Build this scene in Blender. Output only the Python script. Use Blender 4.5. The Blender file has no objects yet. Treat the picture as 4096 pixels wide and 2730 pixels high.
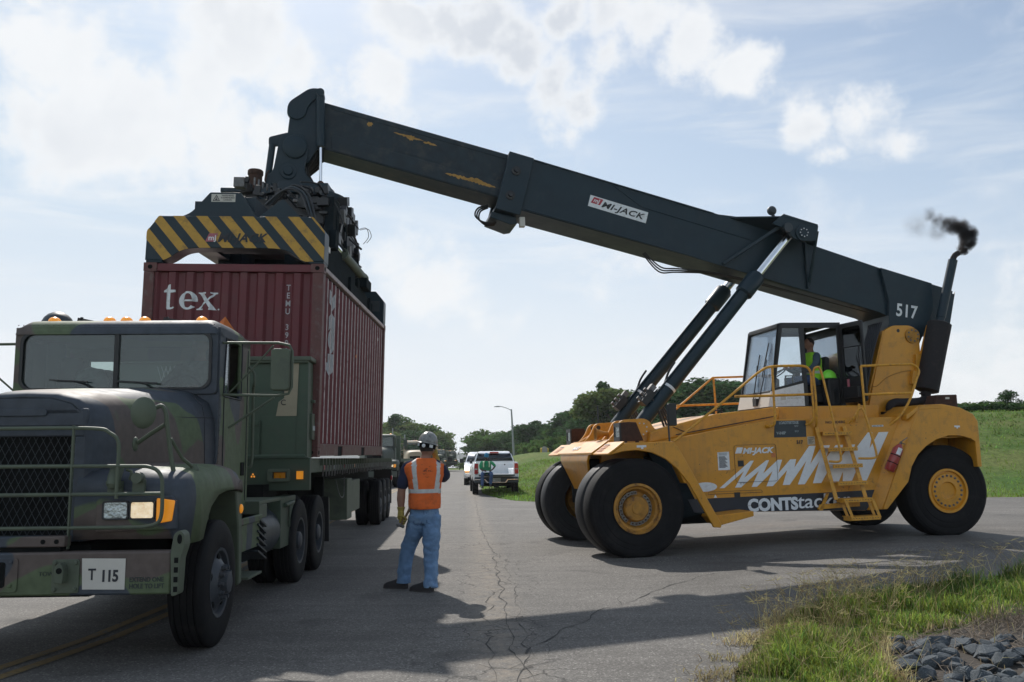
import bpy, bmesh, math, random
from mathutils import Vector, Matrix, noise
R = math.radians
rnd = random.Random(7)
scene = bpy.context.scene
COL = scene.collection
# ---------------------------------------------------------------- camera
cam_d = bpy.data.cameras.new("camera"); cam = bpy.data.objects.new("camera", cam_d); COL.objects.link(cam)
cam_d.sensor_width = 36.0; cam_d.lens = 36.0 * 3640 / 4096; cam_d.clip_start = .05; cam_d.clip_end = 6000
_p, _r = math.atan(467 / 3640), .010
_U0 = Vector((0, -math.sin(_p), math.cos(_p))); _F = Vector((0, math.cos(_p), math.sin(_p))); _R0 = Vector((1, 0, 0))
_Rr = _R0 * math.cos(_r) - _U0 * math.sin(_r); _Uu = _U0 * math.cos(_r) + _R0 * math.sin(_r)
_m = Matrix((_Rr, _Uu, -_F)).transposed().to_4x4(); _m.translation = (0, 0, 1.58); cam.matrix_world = _m
scene.camera = cam
# ---------------------------------------------------------------- light
SUNV = Vector((-.35, 1.03, 1.0)).normalized()
sun_d = bpy.data.lights.new("sun", 'SUN'); sun = bpy.data.objects.new("sun", sun_d); COL.objects.link(sun)
sun_d.energy = 4.6; sun_d.angle = R(.6); sun_d.color = (1, .95, .88)
sun.rotation_euler = SUNV.to_track_quat('Z', 'Y').to_euler()
scene.view_settings.view_transform = 'Standard'; scene.view_settings.look = 'None'
scene.view_settings.exposure = 0.0; scene.view_settings.gamma = 1
world = bpy.data.worlds.new("World"); scene.world = world; world.use_nodes = True

def NT(tree):
    n, l = tree.nodes, tree.links
    def N(t, **k):
        d = n.new(t)
        ins = k.pop('ins', {})
        for a, b in k.items(): setattr(d, a, b)
        for a, b in ins.items():
            s = d.inputs[a]
            if hasattr(b, 'links') or isinstance(b, bpy.types.NodeSocket): l.new(b, s)
            else: s.default_value = b
        return d
    return N, l

def make_world():
    t = world.node_tree; t.nodes.clear(); N, l = NT(t)
    out = N('ShaderNodeOutputWorld'); bg = N('ShaderNodeBackground'); l.new(bg.outputs[0], out.inputs[0])
    bg.inputs['Strength'].default_value = .1
    sky = N('ShaderNodeTexSky', sky_type='NISHITA', sun_disc=False, sun_elevation=math.asin(SUNV.z),
            sun_rotation=math.atan2(SUNV.x, SUNV.y), air_density=1.0, dust_density=1.2, ozone_density=2.0)
    tc = N('ShaderNodeTexCoord'); d = tc.outputs['Generated']
    sep = N('ShaderNodeSeparateXYZ', ins={0: d})
    # puffy clouds: soft lobes whose edge is broken up by fractal noise
    n1 = N('ShaderNodeTexNoise', ins={'Vector': d, 'Scale': 12.0, 'Detail': 12.0, 'Roughness': .60})
    n0 = N('ShaderNodeTexNoise', ins={'Vector': d, 'Scale': 9.0, 'Detail': 7.0, 'Roughness': .6})
    sub = N('ShaderNodeVectorMath', operation='SUBTRACT', ins={0: n0.outputs['Color'], 1: (.5, .5, .5)})
    sc_ = N('ShaderNodeVectorMath', operation='SCALE', ins={0: sub.outputs[0], 'Scale': .10})
    dd = N('ShaderNodeVectorMath', operation='ADD', ins={0: d, 1: sc_.outputs[0]}).outputs[0]
    cur = None
    for x, y, z, r, a in BLOBS:
        ds = N('ShaderNodeVectorMath', operation='DISTANCE', ins={0: dd, 1: (x, y, z)})
        o = N('ShaderNodeMath', operation='MULTIPLY_ADD', ins={0: ds.outputs['Value'], 1: -a / (1.35 * r + .016), 2: a}).outputs[0]
        cur = o if cur is None else N('ShaderNodeMath', operation='MAXIMUM', ins={0: cur, 1: o}).outputs[0]
    nn = N('ShaderNodeMath', operation='MULTIPLY_ADD', ins={0: n1.outputs['Fac'], 1: 2.3, 2: -1.15})
    raw = N('ShaderNodeMath', operation='ADD', ins={0: cur, 1: nn.outputs[0]})
    cur = N('ShaderNodeMapRange', interpolation_type='SMOOTHSTEP', ins={'Value': raw.outputs[0], 'From Min': .05, 'From Max': .72, 'To Min': 0.0, 'To Max': .95}).outputs[0]
    # wispy stretched layer
    mp = N('ShaderNodeMapping', ins={'Vector': d, 'Rotation': (0, R(9), 0), 'Scale': (1.6, 1.6, 9.0)})
    n2 = N('ShaderNodeTexNoise', ins={'Vector': mp.outputs[0], 'Scale': 2.3, 'Detail': 7.0, 'Roughness': .6, 'Distortion': .5})
    w = N('ShaderNodeMapRange', interpolation_type='SMOOTHSTEP', ins={'Value': n2.outputs['Fac'], 'From Min': .42, 'From Max': .74, 'To Min': .0, 'To Max': .5})
    n5 = N('ShaderNodeTexNoise', ins={'Vector': d, 'Scale': 4.2, 'Detail': 9.0, 'Roughness': .58, 'Lacunarity': 2.1})
    w2 = N('ShaderNodeMapRange', interpolation_type='SMOOTHSTEP', ins={'Value': n5.outputs['Fac'], 'From Min': .56, 'From Max': .74, 'To Min': .0, 'To Max': .5})
    cir = N('ShaderNodeMath', operation='MAXIMUM', ins={0: w.outputs[0], 1: w2.outputs[0]})
    # milky veil toward the horizon
    hz = N('ShaderNodeMapRange', interpolation_type='SMOOTHSTEP', ins={'Value': sep.outputs[2], 'From Min': .62, 'From Max': .02, 'To Min': .30, 'To Max': .95})
    lf = N('ShaderNodeMapRange', ins={'Value': sep.outputs[0], 'From Min': -.5, 'From Max': .5, 'To Min': .34, 'To Max': -.18})
    hz = N('ShaderNodeMath', operation='ADD', use_clamp=True, ins={0: hz.outputs[0], 1: lf.outputs[0]})
    hc = N('ShaderNodeMapRange', interpolation_type='SMOOTHSTEP', ins={'Value': sep.outputs[2], 'From Min': .36, 'From Max': .02}); hcol = N('ShaderNodeMix', data_type='RGBA', ins={0: hc.outputs[0], 6: HAZEC, 7: HORC})
    m1 = N('ShaderNodeMix', data_type='RGBA', ins={0: hz.outputs[0], 6: sky.outputs[0], 7: hcol.outputs[2]})
    cloudshade = N('ShaderNodeTexNoise', ins={'Vector': dd, 'Scale': 3.6, 'Detail': 5.0, 'Roughness': .5})
    cs = N('ShaderNodeMapRange', interpolation_type='SMOOTHSTEP', ins={'Value': cloudshade.outputs['Fac'], 'From Min': .34, 'From Max': .70})
    inner = N('ShaderNodeMapRange', interpolation_type='SMOOTHSTEP', ins={'Value': raw.outputs[0], 'From Min': .42, 'From Max': .95, 'To Min': 0.0, 'To Max': 1.0})
    shd = N('ShaderNodeMath', operation='MULTIPLY', ins={0: cs.outputs[0], 1: inner.outputs[0]})
    cc = N('ShaderNodeMix', data_type='RGBA', ins={0: shd.outputs[0], 6: CLOUDW, 7: CLOUDG})
    m2 = N('ShaderNodeMix', data_type='RGBA', ins={0: cir.outputs[0], 6: m1.outputs[2], 7: CLOUDW})
    m3 = N('ShaderNodeMix', data_type='RGBA', ins={0: cur, 6: m2.outputs[2], 7: cc.outputs[2]})
    l.new(m3.outputs[2], bg.inputs[0])
HAZEC = (5.9, 7.3, 8.8, 1); HORC = (8.6, 9.0, 9.4, 1); CLOUDW = (9.2, 9.4, 9.6, 1); CLOUDG = (6.9, 7.3, 7.9, 1)
# cloud lobes: direction, radius, strength
BLOBS = [(-0.456, 0.81, 0.369, 0.055, 1), (-0.422, 0.824, 0.379, 0.06, 1), (-0.386, 0.847, 0.366, 0.05, 1), (-0.355, 0.866, 0.352, 0.05, 1), (-0.306, 0.874, 0.377, 0.035, 1), (-0.269, 0.878, 0.397, 0.045, 1), (-0.246, 0.892, 0.38, 0.04, 1), (-0.297, 0.887, 0.355, 0.05, 1), (-0.437, 0.833, 0.339, 0.05, 1), (-0.401, 0.856, 0.326, 0.05, 1), (-0.355, 0.88, 0.316, 0.045, 0.95), (-0.307, 0.894, 0.326, 0.04, 0.95), (-0.257, 0.904, 0.342, 0.04, 0.9), (-0.456, 0.8, 0.39, 0.03, 1), (-0.213, 0.909, 0.358, 0.02, 0.656), (-0.472, 0.815, 0.337, 0.04, 1), (-0.099, 0.893, 0.44, 0.0287, 1), (-0.063, 0.894, 0.444, 0.0328, 1), (-0.027, 0.897, 0.441, 0.0369, 1), (0.009, 0.905, 0.425, 0.0328, 1), (0.05, 0.895, 0.444, 0.0246, 0.95), (0.104, 0.889, 0.445, 0.0287, 0.95), (0.144, 0.891, 0.431, 0.0328, 1), (0.184, 0.894, 0.409, 0.0287, 1), (0.224, 0.895, 0.386, 0.0197, 0.9), (0.041, 0.917, 0.397, 0.0246, 0.9), (0.078, 0.924, 0.375, 0.0205, 0.8), (0.105, 0.908, 0.406, 0.0246, 0.85), (0.069, 0.934, 0.351, 0.0098, 0.574), (0.244, 0.886, 0.395, 0.0131, 0.656), (0.301, 0.894, 0.333, 0.0126, 0.62), (0.362, 0.866, 0.344, 0.0144, 0.62), (0.344, 0.877, 0.335, 0.0126, 0.62), (0.376, 0.876, 0.303, 0.0117, 0.62), (0.319, 0.9, 0.298, 0.0054, 0.62), (-0.124, 0.917, 0.379, 0.02, 0.656), (-0.112, 0.93, 0.351, 0.0123, 0.492), (-0.417, 0.863, 0.285, 0.008, 0.483), (-0.079, 0.98, 0.181, 0.035, 0.626), (-0.031, 0.987, 0.158, 0.03, 0.589), (-0.003, 0.989, 0.148, 0.015, 0.422), (0.47, 0.871, 0.143, 0.03, 0.589), (0.439, 0.896, 0.073, 0.03, 0.589), (0.479, 0.874, 0.079, 0.04, 0.626), (-0.106, 0.967, 0.232, 0.03, 0.368), (0.125, 0.971, 0.202, 0.03, 0.294), (0.298, 0.942, 0.156, 0.03, 0.368), (-0.475, 0.79, 0.385, 0.035, 0.95), (-0.44, 0.79, 0.42, 0.015, 0.7)]
make_world()

# ---------------------------------------------------------------- materials
MATS = {}
def mat(name, col, rough=.6, metal=0.0, var=.12, vs=6.0, bump=0.0, bs=40.0, spec=.5, coat=0.0, emit=None, es=1.0, dirt=None, dfac=.0, dscale=3.0, coords='Object'):
    m = bpy.data.materials.new(name); m.use_nodes = True; MATS[name] = m
    t = m.node_tree; t.nodes.clear(); N, l = NT(t)
    o = N('ShaderNodeOutputMaterial'); b = N('ShaderNodeBsdfPrincipled'); l.new(b.outputs[0], o.inputs[0])
    tc = N('ShaderNodeTexCoord')
    nz = N('ShaderNodeTexNoise', ins={'Vector': tc.outputs[coords], 'Scale': vs, 'Detail': 6.0, 'Roughness': .6})
    mr = N('ShaderNodeMapRange', ins={'Value': nz.outputs['Fac'], 'From Min': .3, 'From Max': .7, 'To Min': 1 - var, 'To Max': 1 + var})
    mx = N('ShaderNodeMix', data_type='RGBA', blend_type='MULTIPLY', ins={0: 1.0, 6: (*col, 1), 7: mr.outputs[0]})
    c = mx.outputs[2]
    if dirt:
        n2 = N('ShaderNodeTexNoise', ins={'Vector': tc.outputs[coords], 'Scale': dscale, 'Detail': 9.0, 'Roughness': .68})
        r2 = N('ShaderNodeMapRange', interpolation_type='SMOOTHSTEP', ins={'Value': n2.outputs['Fac'], 'From Min': .5, 'From Max': .68, 'To Min': 0.0, 'To Max': dfac})
        c = N('ShaderNodeMix', data_type='RGBA', ins={0: r2.outputs[0], 6: c, 7: (*dirt, 1)}).outputs[2]
    l.new(c, b.inputs['Base Color'])
    b.inputs['Metallic'].default_value = metal; b.inputs['Specular IOR Level'].default_value = spec; b.inputs['Coat Weight'].default_value = coat
    rr = N('ShaderNodeMapRange', ins={'Value': nz.outputs['Fac'], 'From Min': .3, 'From Max': .7, 'To Min': max(0, rough - .07), 'To Max': min(1, rough + .07)})
    l.new(rr.outputs[0], b.inputs['Roughness'])
    if bump:
        n3 = N('ShaderNodeTexNoise', ins={'Vector': tc.outputs[coords], 'Scale': bs, 'Detail': 4.0})
        bp = N('ShaderNodeBump', ins={'Strength': bump, 'Distance': .02, 'Height': n3.outputs['Fac']}); l.new(bp.outputs[0], b.inputs['Normal'])
    if emit: b.inputs['Emission Color'].default_value = (*emit, 1); b.inputs['Emission Strength'].default_value = es
    return m

def glass(name, tint=(.7, .75, .75), refl=.9, dust=.0, dustc=(.6, .62, .62)):
    m = bpy.data.materials.new(name); m.use_nodes = True; MATS[name] = m
    t = m.node_tree; t.nodes.clear(); N, l = NT(t)
    o = N('ShaderNodeOutputMaterial'); tr = N('ShaderNodeBsdfTransparent', ins={0: (*tint, 1)})
    g = N('ShaderNodeBsdfGlossy', ins={'Roughness': .03, 'Color': (.9, .95, 1, 1)}); fr = N('ShaderNodeFresnel', ins={'IOR': 1.5})
    mf = N('ShaderNodeMath', operation='MULTIPLY', use_clamp=True, ins={0: fr.outputs[0], 1: refl})
    a = N('ShaderNodeMixShader', ins={0: mf.outputs[0], 1: tr.outputs[0], 2: g.outputs[0]})
    if dust:
        df = N('ShaderNodeBsdfDiffuse', ins={'Color': (*dustc, 1)}); tc = N('ShaderNodeTexCoord')
        nz = N('ShaderNodeTexNoise', ins={'Vector': tc.outputs['Object'], 'Scale': 3.0, 'Detail': 7.0})
        mr = N('ShaderNodeMapRange', ins={'Value': nz.outputs['Fac'], 'From Min': .35, 'From Max': .7, 'To Min': dust * .3, 'To Max': dust})
        a = N('ShaderNodeMixShader', ins={0: mr.outputs[0], 1: a.outputs[0], 2: df.outputs[0]})
    l.new(a.outputs[0], o.inputs[0]); return m

def camo(name):
    m = mat(name, (.05, .06, .04), rough=.62, var=.1, bump=.05, bs=25, spec=.4)
    t = m.node_tree; N, l = NT(t); b = [n for n in t.nodes if n.type == 'BSDF_PRINCIPLED'][0]
    tc = N('ShaderNodeTexCoord')
    def lay(off, s, a, w=.010):
        mp = N('ShaderNodeMapping', ins={'Vector': tc.outputs['Object'], 'Location': off})
        nz = N('ShaderNodeTexNoise', ins={'Vector': mp.outputs[0], 'Scale': s, 'Detail': 1.2, 'Roughness': .4, 'Distortion': .4})
        return N('ShaderNodeMapRange', ins={'Value': nz.outputs['Fac'], 'From Min': a, 'From Max': a + w}).outputs[0]
    c = N('ShaderNodeMix', data_type='RGBA', ins={0: lay((3, 1, 2), 1.25, .545), 6: (.092, .122, .064, 1), 7: (.105, .082, .072, 1)}).outputs[2]
    c = N('ShaderNodeMix', data_type='RGBA', ins={0: lay((9, 4, 7), 1.15, .54), 6: c, 7: (.050, .060, .076, 1)}).outputs[2]
    nz = N('ShaderNodeTexNoise', ins={'Vector': tc.outputs['Object'], 'Scale': 14.0, 'Detail': 6.0})
    mr = N('ShaderNodeMapRange', ins={'Value': nz.outputs['Fac'], 'From Min': .3, 'From Max': .7, 'To Min': .85, 'To Max': 1.15})
    c = N('ShaderNodeMix', data_type='RGBA', blend_type='MULTIPLY', ins={0: 1.0, 6: c, 7: mr.outputs[0]}).outputs[2]
    l.new(c, b.inputs['Base Color']); return m

mat('yellow_paint', (.62, .275, .018), rough=.42, var=.07, vs=4, bump=.03, bs=30, dirt=(.16, .09, .03), dfac=.35, dscale=5, coat=.15)
def machine_grime(name, chips=.5):
    t = MATS[name].node_tree; N, l = NT(t); b = [n for n in t.nodes if n.type == 'BSDF_PRINCIPLED'][0]; src = b.inputs['Base Color'].links[0].from_socket
    tc = N('ShaderNodeTexCoord'); mp = N('ShaderNodeMapping', ins={'Vector': tc.outputs['Object'], 'Scale': (9, 9, .9)}); nz = N('ShaderNodeTexNoise', ins={'Vector': mp.outputs[0], 'Scale': 1.0, 'Detail': 7.0, 'Roughness': .65})
    k = N('ShaderNodeMapRange', interpolation_type='SMOOTHSTEP', ins={'Value': nz.outputs['Fac'], 'From Min': .50, 'From Max': .72, 'To Min': 0.0, 'To Max': .30})
    c = N('ShaderNodeMix', data_type='RGBA', ins={0: k.outputs[0], 6: src, 7: (.24, .13, .045, 1)}).outputs[2]
    n2 = N('ShaderNodeTexNoise', ins={'Vector': tc.outputs['Object'], 'Scale': 26.0, 'Detail': 3.0, 'Roughness': .5}); n3 = N('ShaderNodeTexNoise', ins={'Vector': tc.outputs['Object'], 'Scale': 1.7, 'Detail': 3.0})
    s_ = N('ShaderNodeMath', operation='MULTIPLY_ADD', ins={0: n3.outputs['Fac'], 1: .35, 2: n2.outputs['Fac']}); k2 = N('ShaderNodeMapRange', ins={'Value': s_.outputs[0], 'From Min': .905, 'From Max': .925, 'To Min': 0.0, 'To Max': chips})
    l.new(N('ShaderNodeMix', data_type='RGBA', ins={0: k2.outputs[0], 6: c, 7: (.07, .03, .02, 1)}).outputs[2], b.inputs['Base Color'])
machine_grime('yellow_paint', .8)
mat('yellow_rail', (.64, .31, .03), rough=.45, var=.15, vs=12, dirt=(.18, .08, .04), dfac=.6, dscale=20)
mat('rusty_yellow', (.42, .20, .028), rough=.65, var=.25, vs=14, bump=.2, bs=30, dirt=(.07, .032, .02), dfac=.95, dscale=7)
mat('boom_paint', (.013, .029, .041), rough=.42, var=.14, vs=3, bump=.03, bs=14, dirt=(.026, .040, .050), dfac=.5, dscale=2.4, spec=.3)
mat('worn_boom_paint', (.017, .029, .038), rough=.5, spec=.3, var=.3, vs=5, bump=.06, bs=20, dirt=(.065, .062, .058), dfac=.6, dscale=3.0)
mat('black_paint', (.014, .015, .017), rough=.45, var=.2, vs=8)
mat('soot_black', (.016, .014, .016), rough=.85, var=.3, vs=12, dirt=(.05, .03, .03), dfac=.4, dscale=10)
mat('rubber', (.012, .012, .013), rough=.72, var=.25, vs=7, bump=.15, bs=60, dirt=(.03, .028, .026), dfac=.4, dscale=4, spec=.16)
mat('rubber_worn', (.030, .031, .034), rough=.62, var=.18, vs=9, bump=.1, bs=50, spec=.3)
mat('hose_rubber', (.015, .016, .018), rough=.5, var=.2)
mat('steel', (.5, .5, .5), rough=.35, metal=1.0, var=.15, vs=20)
mat('chrome', (.82, .83, .85), rough=.12, metal=1.0, var=.05)
mat('dull_steel', (.16, .16, .16), rough=.6, metal=.4, var=.3, vs=15, dirt=(.09, .045, .025), dfac=.6, dscale=9)
mat('rust', (.055, .026, .018), rough=.9, var=.4, vs=15, bump=.4, bs=40)
mat('white_decal', (.72, .74, .76), rough=.5, var=.08, vs=15, dirt=(.45, .42, .38), dfac=.5, dscale=12)
mat('white_graphic', (.74, .76, .78), rough=.5, var=.05, vs=15, dirt=(.55, .52, .48), dfac=.25, dscale=14)
mat('white_paint', (.80, .81, .82), rough=.25, var=.03, coat=.5)
mat('cream_panel', (.55, .53, .48), rough=.45, var=.06)
mat('red_decal', (.42, .04, .06), rough=.5, var=.15, vs=20)
mat('pink_decal', (.38, .10, .13), rough=.5, var=.2, vs=20)
mat('orange_decal', (.52, .17, .05), rough=.6, var=.2, vs=20)
mat('navy_strip', (.012, .015, .028), rough=.35, var=.25, vs=5)
mat('dark_ink', (.02, .022, .03), rough=.6, var=.2)
mat('faded_ink', (.13, .07, .04), rough=.6, var=.2)
mat('plate_dark', (.03, .04, .048), rough=.5, var=.2)
mat('stencil_light', (.42, .47, .48), rough=.6, var=.3, vs=25)
mat('label_cream', (.5, .43, .32), rough=.6, var=.2, vs=30)
mat('yellow_stripe', (.48, .27, .035), rough=.55, var=.12, vs=10, dirt=(.12, .07, .04), dfac=.6, dscale=7)
mat('yellow_chip', (.40, .22, .05), rough=.7, var=.3, vs=15)
mat('maroon_paint', (.125, .020, .026), rough=.55, var=.12, vs=4, bump=.04, bs=20, dirt=(.135, .038, .036), dfac=.45, dscale=3.5)
mat('maroon_frame', (.12, .045, .040), rough=.6, var=.2, vs=6, dirt=(.16, .12, .11), dfac=.7, dscale=8)
mat('scuffed_lit_edge', (.40, .33, .33), rough=.6, var=.35, vs=10, dirt=(.10, .035, .03), dfac=.8, dscale=9)  # scuffed edges; light on the container's outer flats is painted in too
mat('army_green', (.048, .072, .046), rough=.6, var=.12, vs=5, bump=.05, bs=20, dirt=(.065, .070, .052), dfac=.5, dscale=4)
mat('army_light', (.085, .105, .070), rough=.6, var=.12, vs=5, bump=.05, dirt=(.05, .055, .05), dfac=.5, dscale=4)
mat('tan_panel', (.34, .29, .20), rough=.7, var=.08)
mat('tan_paint', (.42, .34, .24), rough=.6, var=.08)
mat('chassis_black', (.008, .009, .009), rough=.85, var=.3, spec=.15)
mat('matt_black', (.016, .022, .026), rough=.95, var=.3, spec=.08)
mat('deck_boards', (.035, .036, .032), rough=1.0, var=.3, spec=.03)
camo('camo_paint')
mat('amber', (.62, .22, .01), rough=.3, var=.1, coat=.5)
mat('amber_lit', (.7, .25, .02), rough=.3, emit=(1, .40, .06), es=.45)
mat('amber_glow', (.7, .25, .02), rough=.3, emit=(1, .36, .02), es=.32)
mat('headlamp_lit', (.75, .68, .55), rough=.2, var=.7, vs=16, emit=(1, .74, .42), es=.5, bump=.5, bs=30)
mat('headlamp_hot', (.9, .85, .7), rough=.25, emit=(1, .85, .5), es=4.5)
mat('headlamp_off', (.40, .45, .45), rough=.18, metal=.6, var=.5, vs=16, bump=.7, bs=26)
mat('red_lens', (.32, .012, .018), rough=.2, var=.3, vs=12, coat=.5)
mat('red_hose', (.42, .02, .05), rough=.4)
mat('blue_plastic', (.03, .16, .34), rough=.4)
mat('orange_sign', (.62, .16, .03), rough=.5, var=.15, vs=14)
mat('extinguisher_red', (.33, .035, .03), rough=.35, var=.12, coat=.4)
mat('skin', (.30, .155, .105), rough=.6, var=.12, vs=20, bump=.03)
mat('dark_skin', (.055, .030, .022), rough=.55, var=.12, vs=20)
mat('hair_dark', (.03, .022, .018), rough=.8, var=.3, vs=60, bump=.3, bs=90)
mat('navy_cloth', (.016, .022, .055), rough=.9, var=.2, vs=10, bump=.2, bs=25)
mat('orange_cloth', (.72, .14, .025), rough=.85, var=.10, vs=9, bump=.35, bs=18, dirt=(.30, .07, .03), dfac=.5, dscale=5.2)
def grease_marks():
    t = MATS['orange_cloth'].node_tree; N, l = NT(t); b = [n for n in t.nodes if n.type == 'BSDF_PRINCIPLED'][0]; src = b.inputs['Base Color'].links[0].from_socket
    tc = N('ShaderNodeTexCoord'); mp = N('ShaderNodeMapping', ins={'Vector': tc.outputs['Object'], 'Scale': (14, 1, 34), 'Rotation': (0, R(8), 0)}); nz = N('ShaderNodeTexNoise', ins={'Vector': mp.outputs[0], 'Scale': 1.0, 'Detail': 5.0, 'Roughness': .65})
    ds = N('ShaderNodeVectorMath', operation='DISTANCE', ins={0: tc.outputs['Object'], 1: (.165, -.12, 1.43)}); fo = N('ShaderNodeMapRange', ins={'Value': ds.outputs['Value'], 'From Min': .03, 'From Max': .17, 'To Min': .50, 'To Max': .78})
    df = N('ShaderNodeMath', operation='SUBTRACT', ins={0: nz.outputs['Fac'], 1: fo.outputs[0]}); k = N('ShaderNodeMapRange', ins={'Value': df.outputs[0], 'From Min': .0, 'From Max': .05, 'To Min': 0.0, 'To Max': .85})
    l.new(N('ShaderNodeMix', data_type='RGBA', ins={0: k.outputs[0], 6: src, 7: (.05, .02, .018, 1)}).outputs[2], b.inputs['Base Color'])
grease_marks()
mat('reflective', (.50, .50, .48), rough=.45, var=.14, vs=22, bump=.2, bs=20)
mat('denim', (.135, .235, .39), rough=.9, var=.22, vs=11, bump=.45, bs=20, dirt=(.27, .38, .52), dfac=.5, dscale=6)
mat('denim_dark', (.05, .09, .19), rough=.9, var=.25, vs=18, bump=.3, bs=30)
mat('denim_seam', (.05, .09, .18), rough=.9, var=.2)
mat('glove_yellow', (.33, .25, .055), rough=.9, var=.25, vs=30, bump=.3, bs=60, dirt=(.05, .05, .05), dfac=.6, dscale=20)
mat('wood', (.17, .105, .062), rough=.6, var=.25, vs=18)
mat('shoe', (.018, .016, .018), rough=.6, var=.2)
mat('shoe_sole', (.05, .045, .045), rough=.8, var=.2)
mat('hat_grey', (.22, .22, .205), rough=.38, var=.25, vs=28, dirt=(.05, .05, .05), dfac=.9, dscale=24, coat=.3)
mat('hivis', (.32, .72, .03), rough=.8, var=.12, vs=12, bump=.2)
mat('hivis_stripe', (.55, .62, .42), rough=.6, var=.1)
mat('hivis_hat', (.24, .80, .06), rough=.35, var=.05)
mat('green_cloth', (.02, .30, .13), rough=.9, var=.2, vs=14, bump=.2)
mat('dark_green_mesh', (.03, .20, .09), rough=.9, var=.2)
mat('teal_knit', (.03, .19, .33), rough=.95, var=.3, vs=30)
mat('blue_grey_cloth', (.07, .105, .14), rough=.9, var=.2, vs=12, bump=.2)
mat('camo_cloth', (.13, .14, .11), rough=.9, var=.6, vs=26, bump=.3)
mat('paper', (.78, .79, .80), rough=.7, var=.02)
mat('plastic_bag', (.20, .23, .22), rough=.35, var=.4, vs=14, bump=.8, bs=14)
mat('seat_black', (.02, .02, .022), rough=.7, var=.2)
mat('galvanised', (.30, .31, .31), rough=.5, metal=.5, var=.12)
mat('bollard_yellow', (.62, .42, .02), rough=.5)
mat('concrete', (.30, .29, .27), rough=.9, var=.15)
mat('rock', (.068, .082, .093), rough=.85, var=.28, vs=7, bump=.6, bs=14, dirt=(.19, .195, .20), dfac=.45, dscale=7)
mat('bark', (.07, .055, .042), rough=.95, var=.3, bump=.4)
mat('twig', (.20, .16, .12), rough=.95, var=.3)
mat('crack_tar', (.035, .034, .033), rough=.95, var=.3, vs=20)
mat('licence', (.45, .45, .44), rough=.5, var=.1)
glass('cab_glass', (.90, .93, .95), .9, dust=.05, dustc=(.75, .78, .8))
glass('windshield_glass', (.62, .70, .68), 1.6, dust=.09, dustc=(.28, .34, .33))
glass('dark_glass', (.12, .14, .15), 1.2)
def leafmat(name, col, tr=.35):
    m = bpy.data.materials.new(name); m.use_nodes = True; MATS[name] = m
    t = m.node_tree; t.nodes.clear(); N, l = NT(t); o = N('ShaderNodeOutputMaterial')
    g = N('ShaderNodeNewGeometry'); tc = N('ShaderNodeTexCoord')
    nz = N('ShaderNodeTexNoise', ins={'Vector': tc.outputs['Object'], 'Scale': 1.1, 'Detail': 4.0})
    a = N('ShaderNodeMapRange', ins={'Value': g.outputs['Random Per Island'], 'To Min': .6, 'To Max': 1.45})
    b = N('ShaderNodeMapRange', ins={'Value': nz.outputs['Fac'], 'From Min': .35, 'From Max': .65, 'To Min': .75, 'To Max': 1.3})
    c = N('ShaderNodeMath', operation='MULTIPLY', ins={0: a.outputs[0], 1: b.outputs[0]})
    mx = N('ShaderNodeMix', data_type='RGBA', blend_type='MULTIPLY', ins={0: 1.0, 6: (*col, 1), 7: c.outputs[0]})
    hs = N('ShaderNodeHueSaturation', ins={'Color': mx.outputs[2], 'Hue': .5}); hr = N('ShaderNodeMapRange', ins={'Value': g.outputs['Random Per Island'], 'To Min': .47, 'To Max': .525}); l.new(hr.outputs[0], hs.inputs['Hue'])
    df = N('ShaderNodeBsdfDiffuse', ins={'Color': hs.outputs[0]}); ts = N('ShaderNodeBsdfTranslucent', ins={'Color': hs.outputs[0]})
    s = N('ShaderNodeMixShader', ins={0: tr, 1: df.outputs[0], 2: ts.outputs[0]}); l.new(s.outputs[0], o.inputs[0]); return m
leafmat('leaf_dark', (.052, .098, .040)); leafmat('leaf_mid', (.088, .150, .045)); leafmat('leaf_olive', (.115, .150, .050)); leafmat('leaf_bush', (.10, .165, .045))
leafmat('grass_blade', (.27, .33, .065), .45); leafmat('grass_dry', (.42, .35, .19), .35); leafmat('grass_bank', (.17, .26, .05), .45)
leafmat('grass_deep', (.12, .19, .05), .4)

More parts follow.
